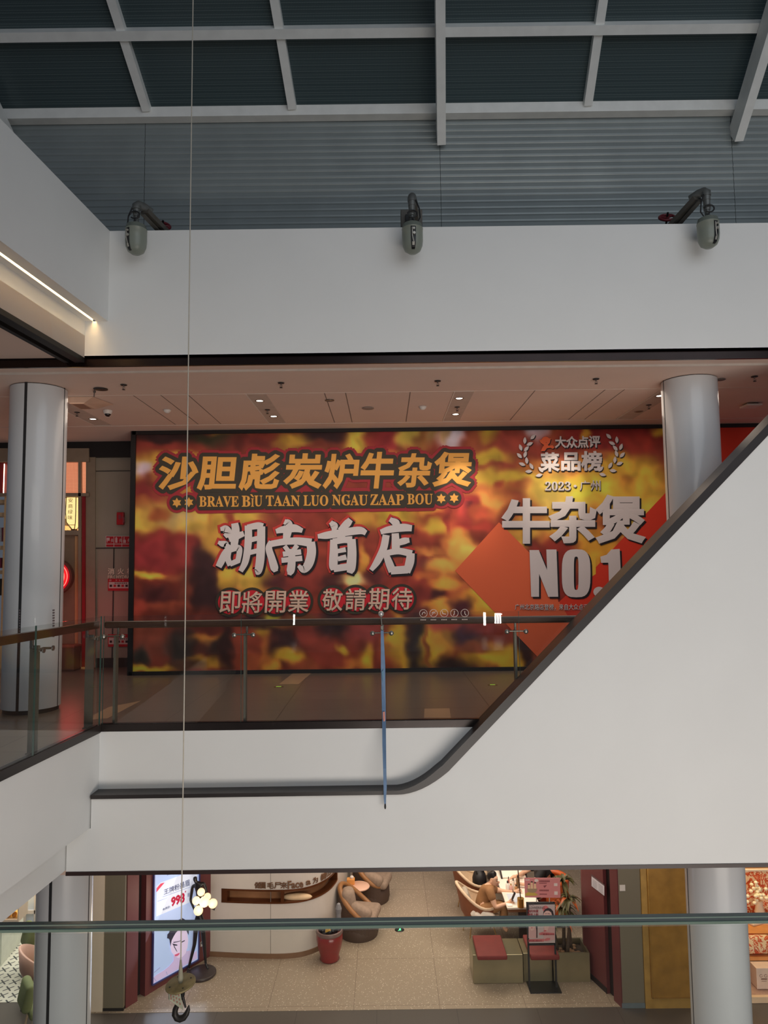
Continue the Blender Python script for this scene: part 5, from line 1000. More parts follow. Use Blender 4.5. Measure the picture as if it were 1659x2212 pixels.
m = MB(); q = PY(708, 2008, 12.5); m.prism([q + Vector((-.04,0,-.05)), q + Vector((.04,0,-.02)), q + Vector((.0,0,.06)), q + Vector((-.04,0,.04))], (0.01, 0.02, 0.0)); m.build('yellow_scrap', mat('yellow_paper', (206, 160, 60), 0.5), r2)
u = PY(732, 2010, 12.75); r = root('umbrella', 'grey wrapped umbrella standing in the red pot', 'umbrella', (u.x, 12.72, 0.45)); m = MB(); m.lathe((u.x, 12.72, 0), [(0.03, 0.42), (0.045, 0.55), (0.04, 0.72), (0.055, 0.80), (0.03, 0.88), (0.0001, 0.90)], 10, sm=False); m.build('canopy', mat('grey_umbrella', (128, 128, 132), 0.5, noise=0.1), r)
q = PZ(863, 2008.5, 0.004); r = root('floor_exit_marker', 'round black floor marker with a green light on the salon floor', 'floor light', q); m = MB(); m.lathe(q, [(0.088, 0.0), (0.084, 0.006), (0.0001, 0.007)], 28); m.build('plate', SLOT, r); m = MB(); m.prism([q + Vector((-.012,-.03,.0075)), q + Vector((.02,-.03,.0075)), q + Vector((.024,.03,.0075)), q + Vector((0,.03,.0075))], (0,0,.002)); m.prism([q + Vector((-.03,-.045,.0075)), q + Vector((.03,-.03,.0075)), q + Vector((0.02,-.01,.0075))], (0,0,.002)); m.build('arrow', mat('green_led', (90, 240, 150), emit=(90, 255, 150), es=2.0, noise=0), r)
for px, py, yl, lab in ((602, 1484, 5.0, 'small green floor light on the upper gallery below the hoarding'), (1064, 1480, 5.0, 'small greenish floor light near the escalator edge')):
    q = PZ(px, py, yl + 0.0005); r = root('floor_exit_marker', lab, 'floor light', q, 'floor lights of the upper gallery'); m = MB(); m.lathe(q, [(0.07, 0.0), (0.066, 0.004), (0.0001, 0.005)], 24); m.build('plate', mat('dull_brass', (120, 104, 70), 0.4, metal=0.5), r); m = MB(); m.box(q.x-0.035, q.x+0.035, q.y-0.02, q.y+0.02, q.z+0.004, q.z+0.007); m.build('led', mat('green_dim', (150, 190, 80), emit=(150, 200, 70), es=0.5, noise=0), r)
# ------------------------------------------------------------------ lounge chairs, desk, people
BEI = mat('beige_fabric', (214, 188, 158), 0.8, noise=0.05, scale=30); RUS = mat('rust_leather', (132, 76, 48), 0.5, noise=0.08); GLD = mat('gold_leg', (196, 160, 110), 0.3, metal=0.6)
def lounge(lab):
    """faces local +X, origin on the floor at its middle"""
    r = root('lounge_chair', lab, 'chair', (0,0,0), 'lounge chairs at the salon desk')
    n = 18
    def shell(off, mi_mb, th):
        vs = []; prof = []
        for k in range(n+1):
            a = math.radians(62) + math.radians(236)*k/n; s_ = 0.5 - 0.5*math.cos(2*math.pi*k/n); hgt = 0.60 + 0.34*s_**1.4
            rb = 0.24 + off; rt = 0.33 + off + 0.07*s_
            for z, rr in ((0.36, rb), (0.48, rb+0.07), (hgt, rt)): vs.append((rr*math.cos(a) + 0.02, rr*math.sin(a)*0.98, z))
        return vs
    a = shell(0.0, None, 0); b = shell(0.035, None, 0); N = len(a); fs = []
    for i in range(n):
        for k in range(2): fs.append((i*3+k, i*3+3+k, i*3+4+k, i*3+k+1)); 
    m = MB(); m.add(a, fs, 0, True); m.build('inner_shell', BEI, r, True)
    m = MB(); m.add(b, [f[::-1] for f in fs], 0, True); m.lathe((0.02,0,0), [(0.0001, 0.33), (0.22, 0.34), (0.275, 0.36)], 24); m.build('outer_shell', RUS, r, True)
    m = MB(); m.tube([(Vector(a[i*3+2]) + Vector(b[i*3+2]))/2 for i in range(n+1)], 0.026, 10); m.build('rim', BEI, r, True)
    m = MB(); m.rbox((0.06, 0, 0.41), (0.56, 0.52, 0.10), 0.045, seg=3); m.build('seat', BEI, r, True)
    for sx, sy in ((1,1),(1,-1),(-1,1),(-1,-1)): m = MB(); m.tube([(0.18*sx, 0.18*sy, 0.36), (0.26*sx+0.02, 0.25*sy, 0.0)], [0.013, 0.009], 8); m.build('leg', GLD, r, True)
    return r
lc = lounge('beige lounge chair under the seated woman in brown'); lc.location = (1.62, 13.35, 0.004); lc.rotation_euler = (0,0,0.12); lc.scale = (1,1,1)
dup(lc, (1.62, 14.25, 0.004), 0.12, 'beige lounge chair behind the seated woman, holding a black bag'); dup(lc, (1.66, 15.15, 0.004), 0.1, 'beige lounge chair farthest back along the salon desk')
r = root('handbag', 'black bag lying in the lounge chair behind the woman', 'bag', (1.72, 14.15, 0.46)); m = MB(); m.sph((1.74, 14.12, 0.66), (0.14, 0.17, 0.2), 14); m.build('body', mat('black_leather', (24, 22, 26), 0.5), r); m = MB(); m.tube([(1.68, 14.02, 0.80), (1.66, 14.02, 0.95), (1.76, 14.05, 0.98), (1.82, 14.08, 0.82)], 0.012, 8); m.build('strap', SLOT, r)
r = root('pillow', 'grey back pillow behind the seated woman', 'pillow', (1.40, 13.25, 0.46)); m = MB(); m.rbox((1.42, 13.27, 0.66), (0.12, 0.34, 0.40), 0.055, seg=4, M=Matrix.Rotation(-0.35, 3, 'Y')); m.build('cover', mat('grey_linen', (168, 156, 140), 0.85, noise=0.05, scale=30), r)
r = root('white_coat', 'crumpled white coat lying on the chair seat beside the woman', 'clothing', (1.62, 13.06, 0.47)); m = MB()
for x, y, z, a, b, c_ in ((1.58, 13.08, 0.50, .16, .08, .07), (1.72, 13.05, 0.51, .14, .07, .08), (1.66, 13.02, 0.46, .2, .06, .05), (1.80, 13.06, 0.47, .08, .07, .06)): m.rbox((x, y, z), (a*1.8, b*1.8, c_*1.8), 0.04, seg=3, M=Matrix.Rotation(a*3, 3, 'Y'))
m.build('cloth', mat('white_cloth', (236, 226, 212), 0.8, noise=0.05), r)
# desk
DW = mat('white_desktop', (246, 236, 222), 0.35, noise=0.01); DK = mat('desk_dark', (44, 32, 30), 0.5)
dx0 = PZ(1096, 1961, 0.75).x; dy0 = PZ(1096, 1961, 0.75).y; dk_ = root('salon_desk', 'long white topped salon desk with dark sides', 'desk', (dx0+0.27, dy0+1.0, 0.004))
m = MB(); m.box(dx0, dx0+0.58, dy0, dy0+3.2, 0.722, 0.75); m.build('desktop', DW, dk_)
m = MB(); m.box(dx0+0.02, dx0+0.56, dy0+0.02, dy0+3.18, 0.665, 0.721); m.build('apron', mat('desk_edge_wood', (128, 84, 54), 0.5), dk_)
m = MB(); m.box(dx0+0.48, dx0+0.55, dy0+0.04, dy0+3.1, 0.004, 0.664); m.box(dx0+0.20, dx0+0.48, dy0+0.04, dy0+0.08, 0.004, 0.664); m.build('side_panel', DK, dk_)
def dsk(px, py): return PZ(px, py, 0.75)
q = dsk(1125, 1959); r = root('desk_lamp', 'thin pole desk lamp with a brass drum foot on the white desk', 'lamp', q); m = MB(); m.cyl(q, q + Vector((0,0,0.145)), 0.058, n=28); m.build('foot', BRB, r); m = MB(); m.cyl(q + Vector((0,0,0.14)), q + Vector((-0.06, 0, 1.05)), 0.009, n=8); m.build('pole', mat('lamp_pole', (84, 52, 38), 0.4), r)
m = MB(); m.rbox(q + Vector((0.05, 0.0, 1.06)), (0.62, 0.05, 0.03), 0.01); m.rbox(q + Vector((0.05, 0.0, 1.042)), (0.56, 0.035, 0.006), 0.002, mi=1); m.build('lamp_head', [DK, LMP], r)
spot('desk_lamp_light', tuple(q + Vector((0.05, 0.3, 1.9))), tuple(q + Vector((0.05, 0.9, 0))), 40, (1.0, 0.93, 0.82), 95, 0.5, 0.15)
bt = [(1097, 1920, 'white lotion bottle on the desk, nearest the chairs', (236,228,220), .036, .17), (1104, 1921, 'pink lotion bottle on the desk beside the white one', (222,170,160), .028, .13), (1109, 1918, 'slim white bottle with dark cap on the desk', (238,226,210), .024, .20), (1115, 1922, 'small amber bottle on the desk', (178,128,82), .026, .12), (1119, 1914, 'brown bottle standing by the lamp pole on the desk', (112,84,56), .032, .22), (1099, 1913, 'red topped tube on the desk behind the white bottle', (196,110,96), .018, .19)]
for px, py, lab, rgb, rr, hh in bt:
    q = dsk(px, py+4); r = root('cosmetic_bottle', lab, 'bottle', q, 'cosmetic bottles on the salon desk'); m = MB(); m.lathe(q, [(rr, 0.0), (rr, hh*0.7), (rr*0.5, hh*0.8)], 14); m.build('body', mat('bottle_%d' % px, rgb, 0.3, noise=0), r); m = MB(); m.cyl(q + Vector((0,0,hh*0.8)), q + Vector((0,0,hh)), rr*0.45, n=10); m.build('cap', DK if px % 2 else BRB, r)
q = dsk(1101, 1957); m = MB(); m.rbox(q + Vector((0,0,0.012)), (0.09, 0.07, 0.022), 0.008); tag(m.build('folded_tissue', mat('tissue_white', (246, 240, 232), 0.8)), 'small folded white tissue on the desk corner', 'tissue')
q = dsk(1112, 1940); m = MB(); m.box(q.x-0.12, q.x+0.12, q.y-0.17, q.y+0.17, 0.7502, 0.754); tag(m.build('nail_mat', mat('blue_white_mat', (206, 214, 224), 0.4)), 'pale blue working mat on the desk between the hands', 'mat')
q = PZ(1106, 1886, 0.75); r = root('display_case', 'slanted white display tray with dark frame at the back of the desk', 'tray', q); m = MB(); m.rbox(q + Vector((0.0, 0.0, 0.10)), (0.44, 0.50, 0.02), 0.004, M=Matrix.Rotation(0.35, 3, 'X')); m.build('sheet', DW, r); m = MB()
for sx in (-0.235, 0.235): m.rbox(q + Vector((sx, 0, 0.095)), (0.03, 0.54, 0.04), 0.004, M=Matrix.Rotation(0.35, 3, 'X'))
m.rbox(q + Vector((0, 0.27, 0.20)), (0.5, 0.03, 0.05), 0.004); m.rbox(q + Vector((0, 0, 0.02)), (0.3, 0.3, 0.04), 0.004); m.build('frame', DK, r)
# seated woman
SKI = mat('skin_warm', (224, 178, 148), 0.55, noise=0.03); BRT = mat('brown_tunic', (146, 104, 66), 0.8, noise=0.06, scale=20); TRO = mat('tan_trousers', (158, 116, 76), 0.8, noise=0.05, scale=20); HR = mat('black_hair', (20, 17, 18), 0.45, noise=0.15, scale=40)
def wp(px, py, Y): return tuple(PY(px, py, Y))
pe = root('person', 'seated woman in a brown short-sleeved top reaching over the white desk', 'person', (1.70, 13.30, 0.46))
z6 = lambda x, y: (980 + x/9.217, 1860 + y/9.217)
def zj(x, y, Y, *r_): return (*wp(*z6(x, y), Y), *r_)
J = {'pelvis': zj(560, 940, 13.30, .13, .12), 'waist': zj(570, 800, 13.28, .12, .11), 'chest': zj(650, 640, 13.27, .135, .12), 'upper': zj(705, 530, 13.27, .10, .09), 'neck': zj(752, 460, 13.26, .050), 'jaw': zj(800, 420, 13.25, .062), 'skull': zj(790, 330, 13.26, .088, .084), 'crown': zj(775, 270, 13.27, .062),
     'face': zj(835, 400, 13.25, .058), 'rs': zj(715, 590, 13.08, .068), 're': zj(835, 925, 13.00, .046), 'rw': zj(1040, 850, 12.98, .028), 'rh': zj(1110, 830, 12.98, .034),
     'ls': zj(800, 560, 13.44, .066), 'le': zj(960, 605, 13.42, .044), 'lw': zj(1180, 610, 13.38, .027), 'lh': zj(1270, 595, 13.36, .032),
     'rhip': zj(640, 960, 13.17, .105), 'rk': zj(1000, 880, 13.14, .070), 'ra': zj(1010, 1330, 13.12, .042), 'rt': zj(1080, 1400, 13.08, .035), 'lhip': zj(640, 920, 13.42, .105), 'lk': zj(990, 850, 13.42, .070), 'la': zj(1000, 1290, 13.42, .042), 'lt': zj(1070, 1350, 13.40, .035)}
fing = {}
for i, (dx, dy, ddy) in enumerate(((60,-35,0.0),(75,0,-.01),(70,28,-.02),(50,50,-.02))):
    J['rfa%d' % i] = zj(1140+dx*0.5, 820+dy*0.6, 12.97+ddy, .011); J['rfb%d' % i] = zj(1140+dx, 820+dy, 12.95+ddy, .009)
    J['lfa%d' % i] = zj(1300+dx*0.4, 590+dy*0.5, 13.34+ddy, .011); J['lfb%d' % i] = zj(1310+dx*0.7, 592+dy*0.8, 13.33+ddy, .009)
J['rth'] = zj(1125, 775, 12.96, .012); J['rth2'] = zj(1150, 745, 12.95, .010); J['lth'] = zj(1290, 560, 13.33, .012); J['lth2'] = zj(1330, 560, 13.32, .010)
E_ = [('pelvis','waist'),('waist','chest'),('chest','upper'),('upper','neck'),('neck','jaw'),('jaw','skull'),('skull','crown'),('jaw','face'),('upper','rs'),('rs','re'),('re','rw'),('rw','rh'),('upper','ls'),('ls','le'),('le','lw'),('lw','lh'),
      ('pelvis','rhip'),('rhip','rk'),('rk','ra'),('ra','rt'),('pelvis','lhip'),('lhip','lk'),('lk','la'),('la','lt'),('rh','rth'),('rth','rth2'),('lh','lth'),('lth','lth2')]
for i in range(4): E_ += [('rh','rfa%d' % i),('rfa%d' % i,'rfb%d' % i),('lh','lfa%d' % i),('lfa%d' % i,'lfb%d' % i)]
skin('body', J, E_, SKI, pe, 2, 'pelvis')
def seg(J, names, grow): return {k: (*J[k][:3], *[v + grow for v in J[k][3:]]) for k in names}
Jt = seg(J, ('pelvis','waist','chest','upper'), .016)
Jt['rs'] = (*J['rs'][:3], .082); Jt['ls'] = (*J['ls'][:3], .080)
def mid(a, b, t): return tuple(a[i]*(1-t) + b[i]*t for i in range(3))
Jt['rsl'] = (*mid(J['rs'], J['re'], .62), .076); Jt['lsl'] = (*mid(J['ls'], J['le'], .50), .070)
skin('tunic', Jt, [('pelvis','waist'),('waist','chest'),('chest','upper'),('upper','rs'),('rs','rsl'),('upper','ls'),('ls','lsl')], BRT, pe, 2, 'pelvis')
Jp = seg(J, ('rhip','rk','lhip','lk'), .018); Jp['pelvis'] = (*J['pelvis'][:3], .150, .138); Jp['ra'] = (*mid(J['rk'], J['ra'], .85), .062); Jp['la'] = (*mid(J['lk'], J['la'], .85), .062)
skin('trousers', Jp, [('pelvis','rhip'),('rhip','rk'),('rk','ra'),('pelvis','lhip'),('lhip','lk'),('lk','la')], TRO, pe, 2, 'pelvis')
Jh = {'a': zj(735, 300, 13.26, .088, .088), 'b': zj(790, 262, 13.26, .076, .082), 'c': zj(720, 400, 13.27, .062, .066), 'bun': zj(720, 235, 13.27, .048), 'd': zj(850, 300, 13.26, .040, .062)}
skin('hair', Jh, [('a','b'),('a','c'),('a','bun'),('b','d')], HR, pe, 2, 'a')
m = MB(); q = Vector(wp(*z6(748, 420), 13.17)); m.sph(q, (0.014, 0.012, 0.028), 10); m.build('ear', SKI, pe)
m = MB(); q = Vector(wp(*z6(893, 425), 13.25)); m.sph(q, (0.022, 0.016, 0.026), 10); m.build('nose', SKI, pe)
m = MB(); q = Vector(wp(*z6(862, 400), 13.19)); m.rbox(q, (0.03, 0.01, 0.006), 0.002); q = Vector(wp(*z6(862, 372), 13.19)); m.rbox(q, (0.036, 0.01, 0.006), 0.002); m.build('eye_and_brow', HR, pe)
m = MB(); q = Vector(wp(*z6(868, 478), 13.20)); m.rbox(q, (0.032, 0.02, 0.010), 0.004); m.build('mouth', mat('lip_red', (176, 96, 84), 0.5), pe)
m = MB(); q = Vector(J['lw'][:3]); m.lathe(q, [(0.031, -0.012), (0.034, 0.0), (0.031, 0.012)], 14, 0, (1, 0, 0)); m.build('bracelet', mat('dark_bracelet', (90, 56, 40), 0.4), pe)
r = root('smartphone', 'dark smartphone in the right hand of the woman in brown', 'phone', wp(*z6(1190, 700), 12.94)); m = MB(); m.rbox(wp(*z6(1190, 705), 12.94), (0.012, 0.075, 0.15), 0.004, M=Matrix.Rotation(0.45, 3, 'Y')); m.build('case', mat('phone_dark', (52, 50, 58), 0.3), r); m = MB(); q = Vector(wp(*z6(1190, 705), 12.94)); m.rbox(q + Vector((-0.008, 0, 0.003)), (0.002, 0.066, 0.135), 0.0008, M=Matrix.Rotation(0.45, 3, 'Y')); m.build('screen', mat('phone_glass', (20, 22, 28), 0.1), r)
# manicurist across the desk, mostly hidden by the pink sign
p2 = root('person', 'person in black across the desk, mostly hidden behind the pink sign', 'person', (3.0, 13.5, 0.45)); BLK = mat('black_top', (26, 24, 26), 0.8); x0 = 2.98
J2 = {'pelvis': (x0, 13.55, .52, .14, .13), 'waist': (x0-.02, 13.53, .70, .13, .12), 'chest': (x0-.10, 13.5, .90, .14, .12), 'upper': (x0-.14, 13.5, 1.03, .10, .09), 'neck': (x0-.19, 13.5, 1.10, .05), 'skull': (x0-.25, 13.5, 1.20, .088), 'crown': (x0-.25, 13.5, 1.26, .06), 'rs': (x0-.15, 13.68, 1.0, .068), 're': (x0-.38, 13.74, .84, .046), 'rw': (x0-.56, 13.58, .83, .028), 'rh': (x0-.64, 13.52, .83, .032),
      'ls': (x0-.15, 13.30, 1.0, .068), 'le': (x0-.34, 13.20, .84, .046), 'lw': (x0-.52, 13.26, .81, .028), 'lh': (x0-.60, 13.30, .81, .032), 'rk': (x0-.42, 13.68, .54, .07), 'ra': (x0-.40, 13.68, .10, .042), 'lk': (x0-.42, 13.40, .54, .07), 'la': (x0-.40, 13.40, .10, .042), 'rt': (x0-.5, 13.68, .05, .036), 'lt': (x0-.5, 13.40, .05, .036)}
for i in range(4):
    J2['rf%d' % i] = (x0-.70-.01*i, 13.50-.018*i+.02, .815, .009); J2['lf%d' % i] = (x0-.66-.01*i, 13.33-.018*i, .80, .009)
J2['rth'] = (x0-.66, 13.55, .85, .011); J2['lth'] = (x0-.62, 13.33, .84, .011)
J2 = {k: (v[0], v[1] + 0.28, *v[2:]) for k, v in J2.items()}
E2 = [('pelvis','waist'),('waist','chest'),('chest','upper'),('upper','neck'),('neck','skull'),('skull','crown'),('upper','rs'),('rs','re'),('re','rw'),('rw','rh'),('upper','ls'),('ls','le'),('le','lw'),('lw','lh'),('pelvis','rk'),('rk','ra'),('ra','rt'),('pelvis','lk'),('lk','la'),('la','lt'),('rh','rth'),('lh','lth')] + [('rh','rf%d' % i) for i in range(4)] + [('lh','lf%d' % i) for i in range(4)]
skin('body', J2, E2, SKI, p2, 2, 'pelvis')
J3 = {k: (*J2[k][:3], *[v + .016 for v in J2[k][3:]]) for k in ('pelvis','waist','chest','upper','rs','ls','rk','lk')}; J3['rsl'] = (*mid(J2['rs'], J2['re'], .7), .07); J3['lsl'] = (*mid(J2['ls'], J2['le'], .7), .07); J3['ra'] = (*mid(J2['rk'], J2['ra'], .9), .06); J3['la'] = (*mid(J2['lk'], J2['la'], .9), .06)
skin('black_clothes', J3, [('pelvis','waist'),('waist','chest'),('chest','upper'),('upper','rs'),('rs','rsl'),('upper','ls'),('ls','lsl'),('pelvis','rk'),('rk','ra'),('pelvis','lk'),('lk','la')], BLK, p2, 2, 'pelvis')
skin('hair', {'a': (x0-.23, 13.78, 1.23, .095), 'b': (x0-.19, 13.78, 1.15, .08)}, [('a','b')], HR, p2, 2, 'a')
m = MB(); m.sph((x0-.335, 13.78, 1.19), (.02, .014, .022), 10); m.build('nose', SKI, p2)
m = MB(); m.rbox((x0-.335, 13.78, 1.145), (.01, .04, .010), .003); m.build('mouth', MATS['lip_red'], p2)
r = root('armchair', 'orange tub armchair behind the pink sign', 'chair', (3.06, 13.86, 0.004)); ORG = mat('orange_leather', (206, 96, 44), 0.45, noise=0.06); m = MB(); vs = []; n = 20
for k in range(n+1):
    a = math.radians(-118) + math.radians(236)*k/n
    for rr, z in ((0.27, 0.20), (0.36, 0.20), (0.40, 0.78), (0.31, 0.78)): vs.append((3.04 + rr*0.85*math.cos(a), 13.86 + rr*0.85*math.sin(a), z))
m.add(vs, [(0,1,2,3), (n*4+3, n*4+2, n*4+1, n*4)] + [(i*4+k, i*4+4+k, i*4+4+(k+1) % 4, i*4+(k+1) % 4) for i in range(n) for k in range(4)]); m.tube([(Vector(vs[i*4+2]) + Vector(vs[i*4+3]))/2 for i in range(n+1)], 0.05, 10); m.build('back', ORG, r); m = MB(); m.rbox((3.02, 13.86, 0.33), (0.44, 0.44, 0.14), 0.05, seg=3); m.build('seat', ORG, r); m = MB(); m.lathe((3.04, 13.86, 0.004), [(0.24, 0.0), (0.24, 0.02), (0.03, 0.04), (0.03, 0.26)], 24); m.build('pedestal', DK, r)
# ------------------------------------------------------------------ metal benches, cushions, planter and plant
MTL = mat('satin_metal', (150, 140, 112), 0.28, metal=0.65, noise=0.08, scale=4); zb_ = 0.445
yb = 11.88; yk = PZ(1076, 2027, zb_).y
def bench(nm, xa, xb, lab, front=0.0):
    r = root(nm, lab, 'bench', ((xa+xb)/2, yb+0.3, 0.004), 'metal benches in front of the salon desk'); m = MB(); m.rbox(((xa+xb)/2, (yb+front+yk)/2, 0.225), (xb-xa, yk-yb-front, 0.44), 0.008); m.build('body', MTL, r); m = MB(); m.box(xa+0.02, xb-0.02, yb+front+0.03, yk-0.03, 0.0, 0.006); m.build('plinth', SLOT, r); return r
bench('bench', 1.33, 2.13, 'satin metal block bench with a red cushion on its left end'); bench('bench', 2.14, 2.60, 'satin metal block bench right behind the poster stand', 0.03)
RC = mat('red_cushion', (118, 42, 38), 0.7, noise=0.08, scale=12)
def cushion(pxs, lab):
    a, b = PZ(pxs[0], 2064, zb_+0.07), PZ(pxs[1], 2064, zb_+0.07); m = MB(); cx = (a.x+b.x)/2; m.rbox((cx, (a.y+yk)/2 - 0.02, zb_+0.036), (b.x-a.x, yk-a.y, 0.07), 0.02, seg=3)
    r = root('seat_cushion', lab, 'cushion', (cx, (a.y+yk)/2, zb_), 'red cushions on the metal benches'); m.build('cover', RC, r)
    m = MB(); m.tube([(cx - (b.x-a.x)/2 + 0.01, a.y-0.018, zb_+0.035), (cx + (b.x-a.x)/2 - 0.01, a.y-0.018, zb_+0.035)], 0.004, 6); m.build('piping', mat('red_piping', (120, 34, 34), 0.7), r)
cushion((1031, 1096), 'flat red cushion on the left metal bench'); cushion((1146, 1209), 'flat red cushion on the bench behind the poster stand')
xa, xb = 2.62, 3.20; pl = root('planter', 'square metal planter with a dragon plant at the right of the benches', 'planter', (2.91, 12.1, 0.004)); m = MB(); yb2 = 11.90
for x0_, x1_, y0_, y1_ in ((xa, xb, yb2, yb2+0.03), (xa, xb, yk-0.03, yk), (xa, xa+0.03, yb2+0.03, yk-0.03), (xb-0.03, xb, yb2+0.03, yk-0.03)): m.box(x0_, x1_, y0_, y1_, 0.004, 0.445)
m.build('box', MTL, pl); m = MB(); m.box(xa+0.03, xb-0.03, yb2+0.03, yk-0.03, 0.3, 0.36); m.build('soil', mat('dark_soil', (62, 48, 38), 0.9, noise=0.3, scale=30, bump=0.6), pl)
m = MB(); 
for k in range(26): m.sph((xa + 0.08 + random.random()*(xb-xa-0.16), yb2 + 0.08 + random.random()*(yk-yb2-0.16), 0.365), (0.03 + 0.02*random.random(), 0.03, 0.022), 8)
m.build('pebbles', mat('tan_pebble', (168, 132, 100), 0.7, noise=0.2), pl)
dp = root('dracaena_plant', 'tall dragon plant with dark strap leaves, some orange, in the metal planter', 'plant', (2.88, 12.15, 0.36)); TRK = mat('plant_trunk', (74, 58, 44), 0.8, noise=0.2, scale=20); LFG = mat('dark_green_leaf', (94, 92, 58), 0.4, noise=0.25, scale=6); LFO = mat('orange_leaf', (186, 92, 44), 0.45, noise=0.15)
def leafset(mb, c, n, ln, droop, mi_f):
    for k in range(n):
        a = 2*math.pi*k/n + random.random()*0.6; el = random.uniform(0.1, 1.1); d = Vector((math.cos(a), math.sin(a), 0)); s_ = Vector((-d.y, d.x, 0)); L = ln*random.uniform(0.75, 1.1); pts = []
        for j in range(7): t = j/6; pts.append(c + d*(L*t*math.cos(el)*(1)) + Vector((0,0, L*t*math.sin(el) - droop*L*t*t)))
        wv = [0.014, 0.024, 0.028, 0.027, 0.022, 0.014, 0.002]; vs = []
        for p_, wd in zip(pts, wv): vs += [p_ - s_*wd, p_ + Vector((0,0,-0.006)), p_ + s_*wd]
        mb.add(vs, [(j*3+q_, j*3+q_+1, j*3+q_+4, j*3+q_+3) for j in range(6) for q_ in range(2)], mi_f(k), True)
tr = [((2.74, 12.12), (2.66, 12.25), PY(1190, 1990, 12.2).z), ((2.86, 12.18), (2.84, 12.2), PY(1222, 1962, 12.2).z), ((2.98, 12.2), (2.90, 12.3), PY(1215, 1905, 12.25).z), ((2.88, 12.05), (2.95, 12.1), PY(1236, 1940, 12.1).z)]
m = MB()
for (a0, b0), (a1, b1), zt_ in tr: m.tube([(a0, b0, 0.34), ((a0+a1)/2+0.02, (b0+b1)/2, 0.34 + (zt_-0.34)*0.5), (a1, b1, zt_)], [0.032, 0.027, 0.022], 10)
m.build('trunk', TRK, dp)
for i, ((a0, b0), (a1, b1), zt_) in enumerate(tr):
    m = MB(); leafset(m, Vector((a1, b1, zt_)), 26, (0.30, 0.37, 0.34, 0.28)[i], 0.75, lambda k: 1 if (k % 5 == 0 and i in (1, 3)) else 0); m.build('leaf_crown', [LFG, LFO], dp)
# ------------------------------------------------------------------ poster stand with pink sign
SB = mat('stand_black', (24, 22, 24), 0.45); st = root('poster_stand', 'black poster stand on the floor before the red cushion', 'poster stand', PZ(1173, 2140, 0))
xl, xr = PY(1141.5, 2050, 11.74).x, PY(1199.5, 2050, 11.74).x; zt_ = PY(1170, 1949, 11.74).z; zm = PY(1170, 2040, 11.74).z
m = MB(); m.box(xl-0.015, xr+0.05, 11.60, 11.92, 0.0045, 0.02); m.build('base', SB, st)
for x in (xl, xr): m = MB(); m.box(x-0.014, x+0.014, 11.73, 11.755, 0.02, zt_); m.build('post', SB, st)
m = MB(); m.box(xl-0.014, xr+0.014, 11.725, 11.76, zt_-0.028, zt_); m.box(xl, xr, 11.73, 11.755, zm-0.012, zm+0.012); m.box(xl+0.013, xr-0.013, 11.745, 11.755, zm, zt_-0.02, 0); m.build('frame', SB, st)
def sp_(px, py, d=0.0): return PY(px, py, 11.728 - d)
def spoly(mb, pts, d, mi=0, fn=sp_): mb.prism([fn(x, y, d) for x, y in pts][::-1], (0, -0.0012, 0), mi)
m = MB(); spoly(m, [(1142.5,1952),(1198.5,1951),(1199,2036.5),(1143,2037.5)], 0.0); po = m.build('poster', mat('poster_grey', (190, 172, 170), 0.5, noise=0.02), st)
zp = lambda x, y: (1120 + x/7.371, 1880 + y/7.373)
m = MB(); spoly(m, [zp(430 + 48*math.cos(t*math.pi/10), 612 + 50*math.sin(t*math.pi/10)) for t in range(20)], 0.002); m.build('pink_bloom', mat('poster_pink', (206, 110, 112), 0.5, noise=0), po)
m = MB(); spoly(m, [zp(*p) for p in ((400,720),(396,680),(410,640),(450,605),(500,605),(545,640),(560,690),(575,740),(578,1100),(470,1140),(400,1130))], 0.004); spoly(m, [zp(*p) for p in ((160,820),(160,1080),(305,1080),(305,830))], 0.002); m.build('portrait_ground', mat('poster_rose', (200, 158, 156), 0.5, noise=0), po)
m = MB(); spoly(m, [zp(*p) for p in ((402,720),(400,680),(420,650),(460,640),(505,650),(535,690),(530,760),(500,860),(460,960),(420,960),(405,860))], 0.006); spoly(m, [zp(*p) for p in ((170,830),(170,900),(190,950),(215,965),(250,940),(265,890),(262,830))], 0.006); m.build('face_print', mat('poster_skin', (214, 176, 168), 0.5, noise=0), po)
m = MB(); spoly(m, [zp(*p) for p in ((396,700),(400,655),(425,618),(470,600),(515,612),(550,650),(566,720),(535,722),(520,670),(480,642),(440,645),(410,670))], 0.008); spoly(m, [zp(*p) for p in ((265,840),(302,840),(302,1075),(285,1075),(285,960))], 0.008); spoly(m, [zp(*p) for p in ((425,690),(450,684),(450,690),(425,697))], 0.008); spoly(m, [zp(*p) for p in ((462,685),(500,690),(500,697),(462,691))], 0.008); spoly(m, [zp(*p) for p in ((400,860),(425,862),(425,872),(400,870))], 0.008); m.build('hair_print', mat('poster_hair', (40, 28, 34), 0.5, noise=0), po)
m = MB(); spoly(m, [zp(*p) for p in ((398,965),(420,950),(445,955),(442,972),(410,978))], 0.008); spoly(m, [zp(*p) for p in ((190,912),(225,906),(225,920),(200,922))], 0.008); spoly(m, [zp(*p) for p in ((330,1000),(380,985),(570,1000),(570,1030),(330,1030))], 0.007); spoly(m, [zp(*p) for p in ((160,1100),(405,1092),(405,1135),(160,1140))], 0.007); spoly(m, [zp(*p) for p in ((400,1110),(450,1080),(505,1080),(500,1110),(430,1125))], 0.007); m.build('pink_print', mat('poster_blush', (200, 108, 110), 0.5, noise=0), po)
def stxt(mb, s, x0_, y0_, x1_, y1_, d, bev=0.02, fn=sp_):
    a, b = zp(x0_, y0_), zp(x1_, y1_); wtxt(mb, s, a[0], a[1], b[0], b[1], fn, d, bev, 0, (0,-1,0), 0.0006)
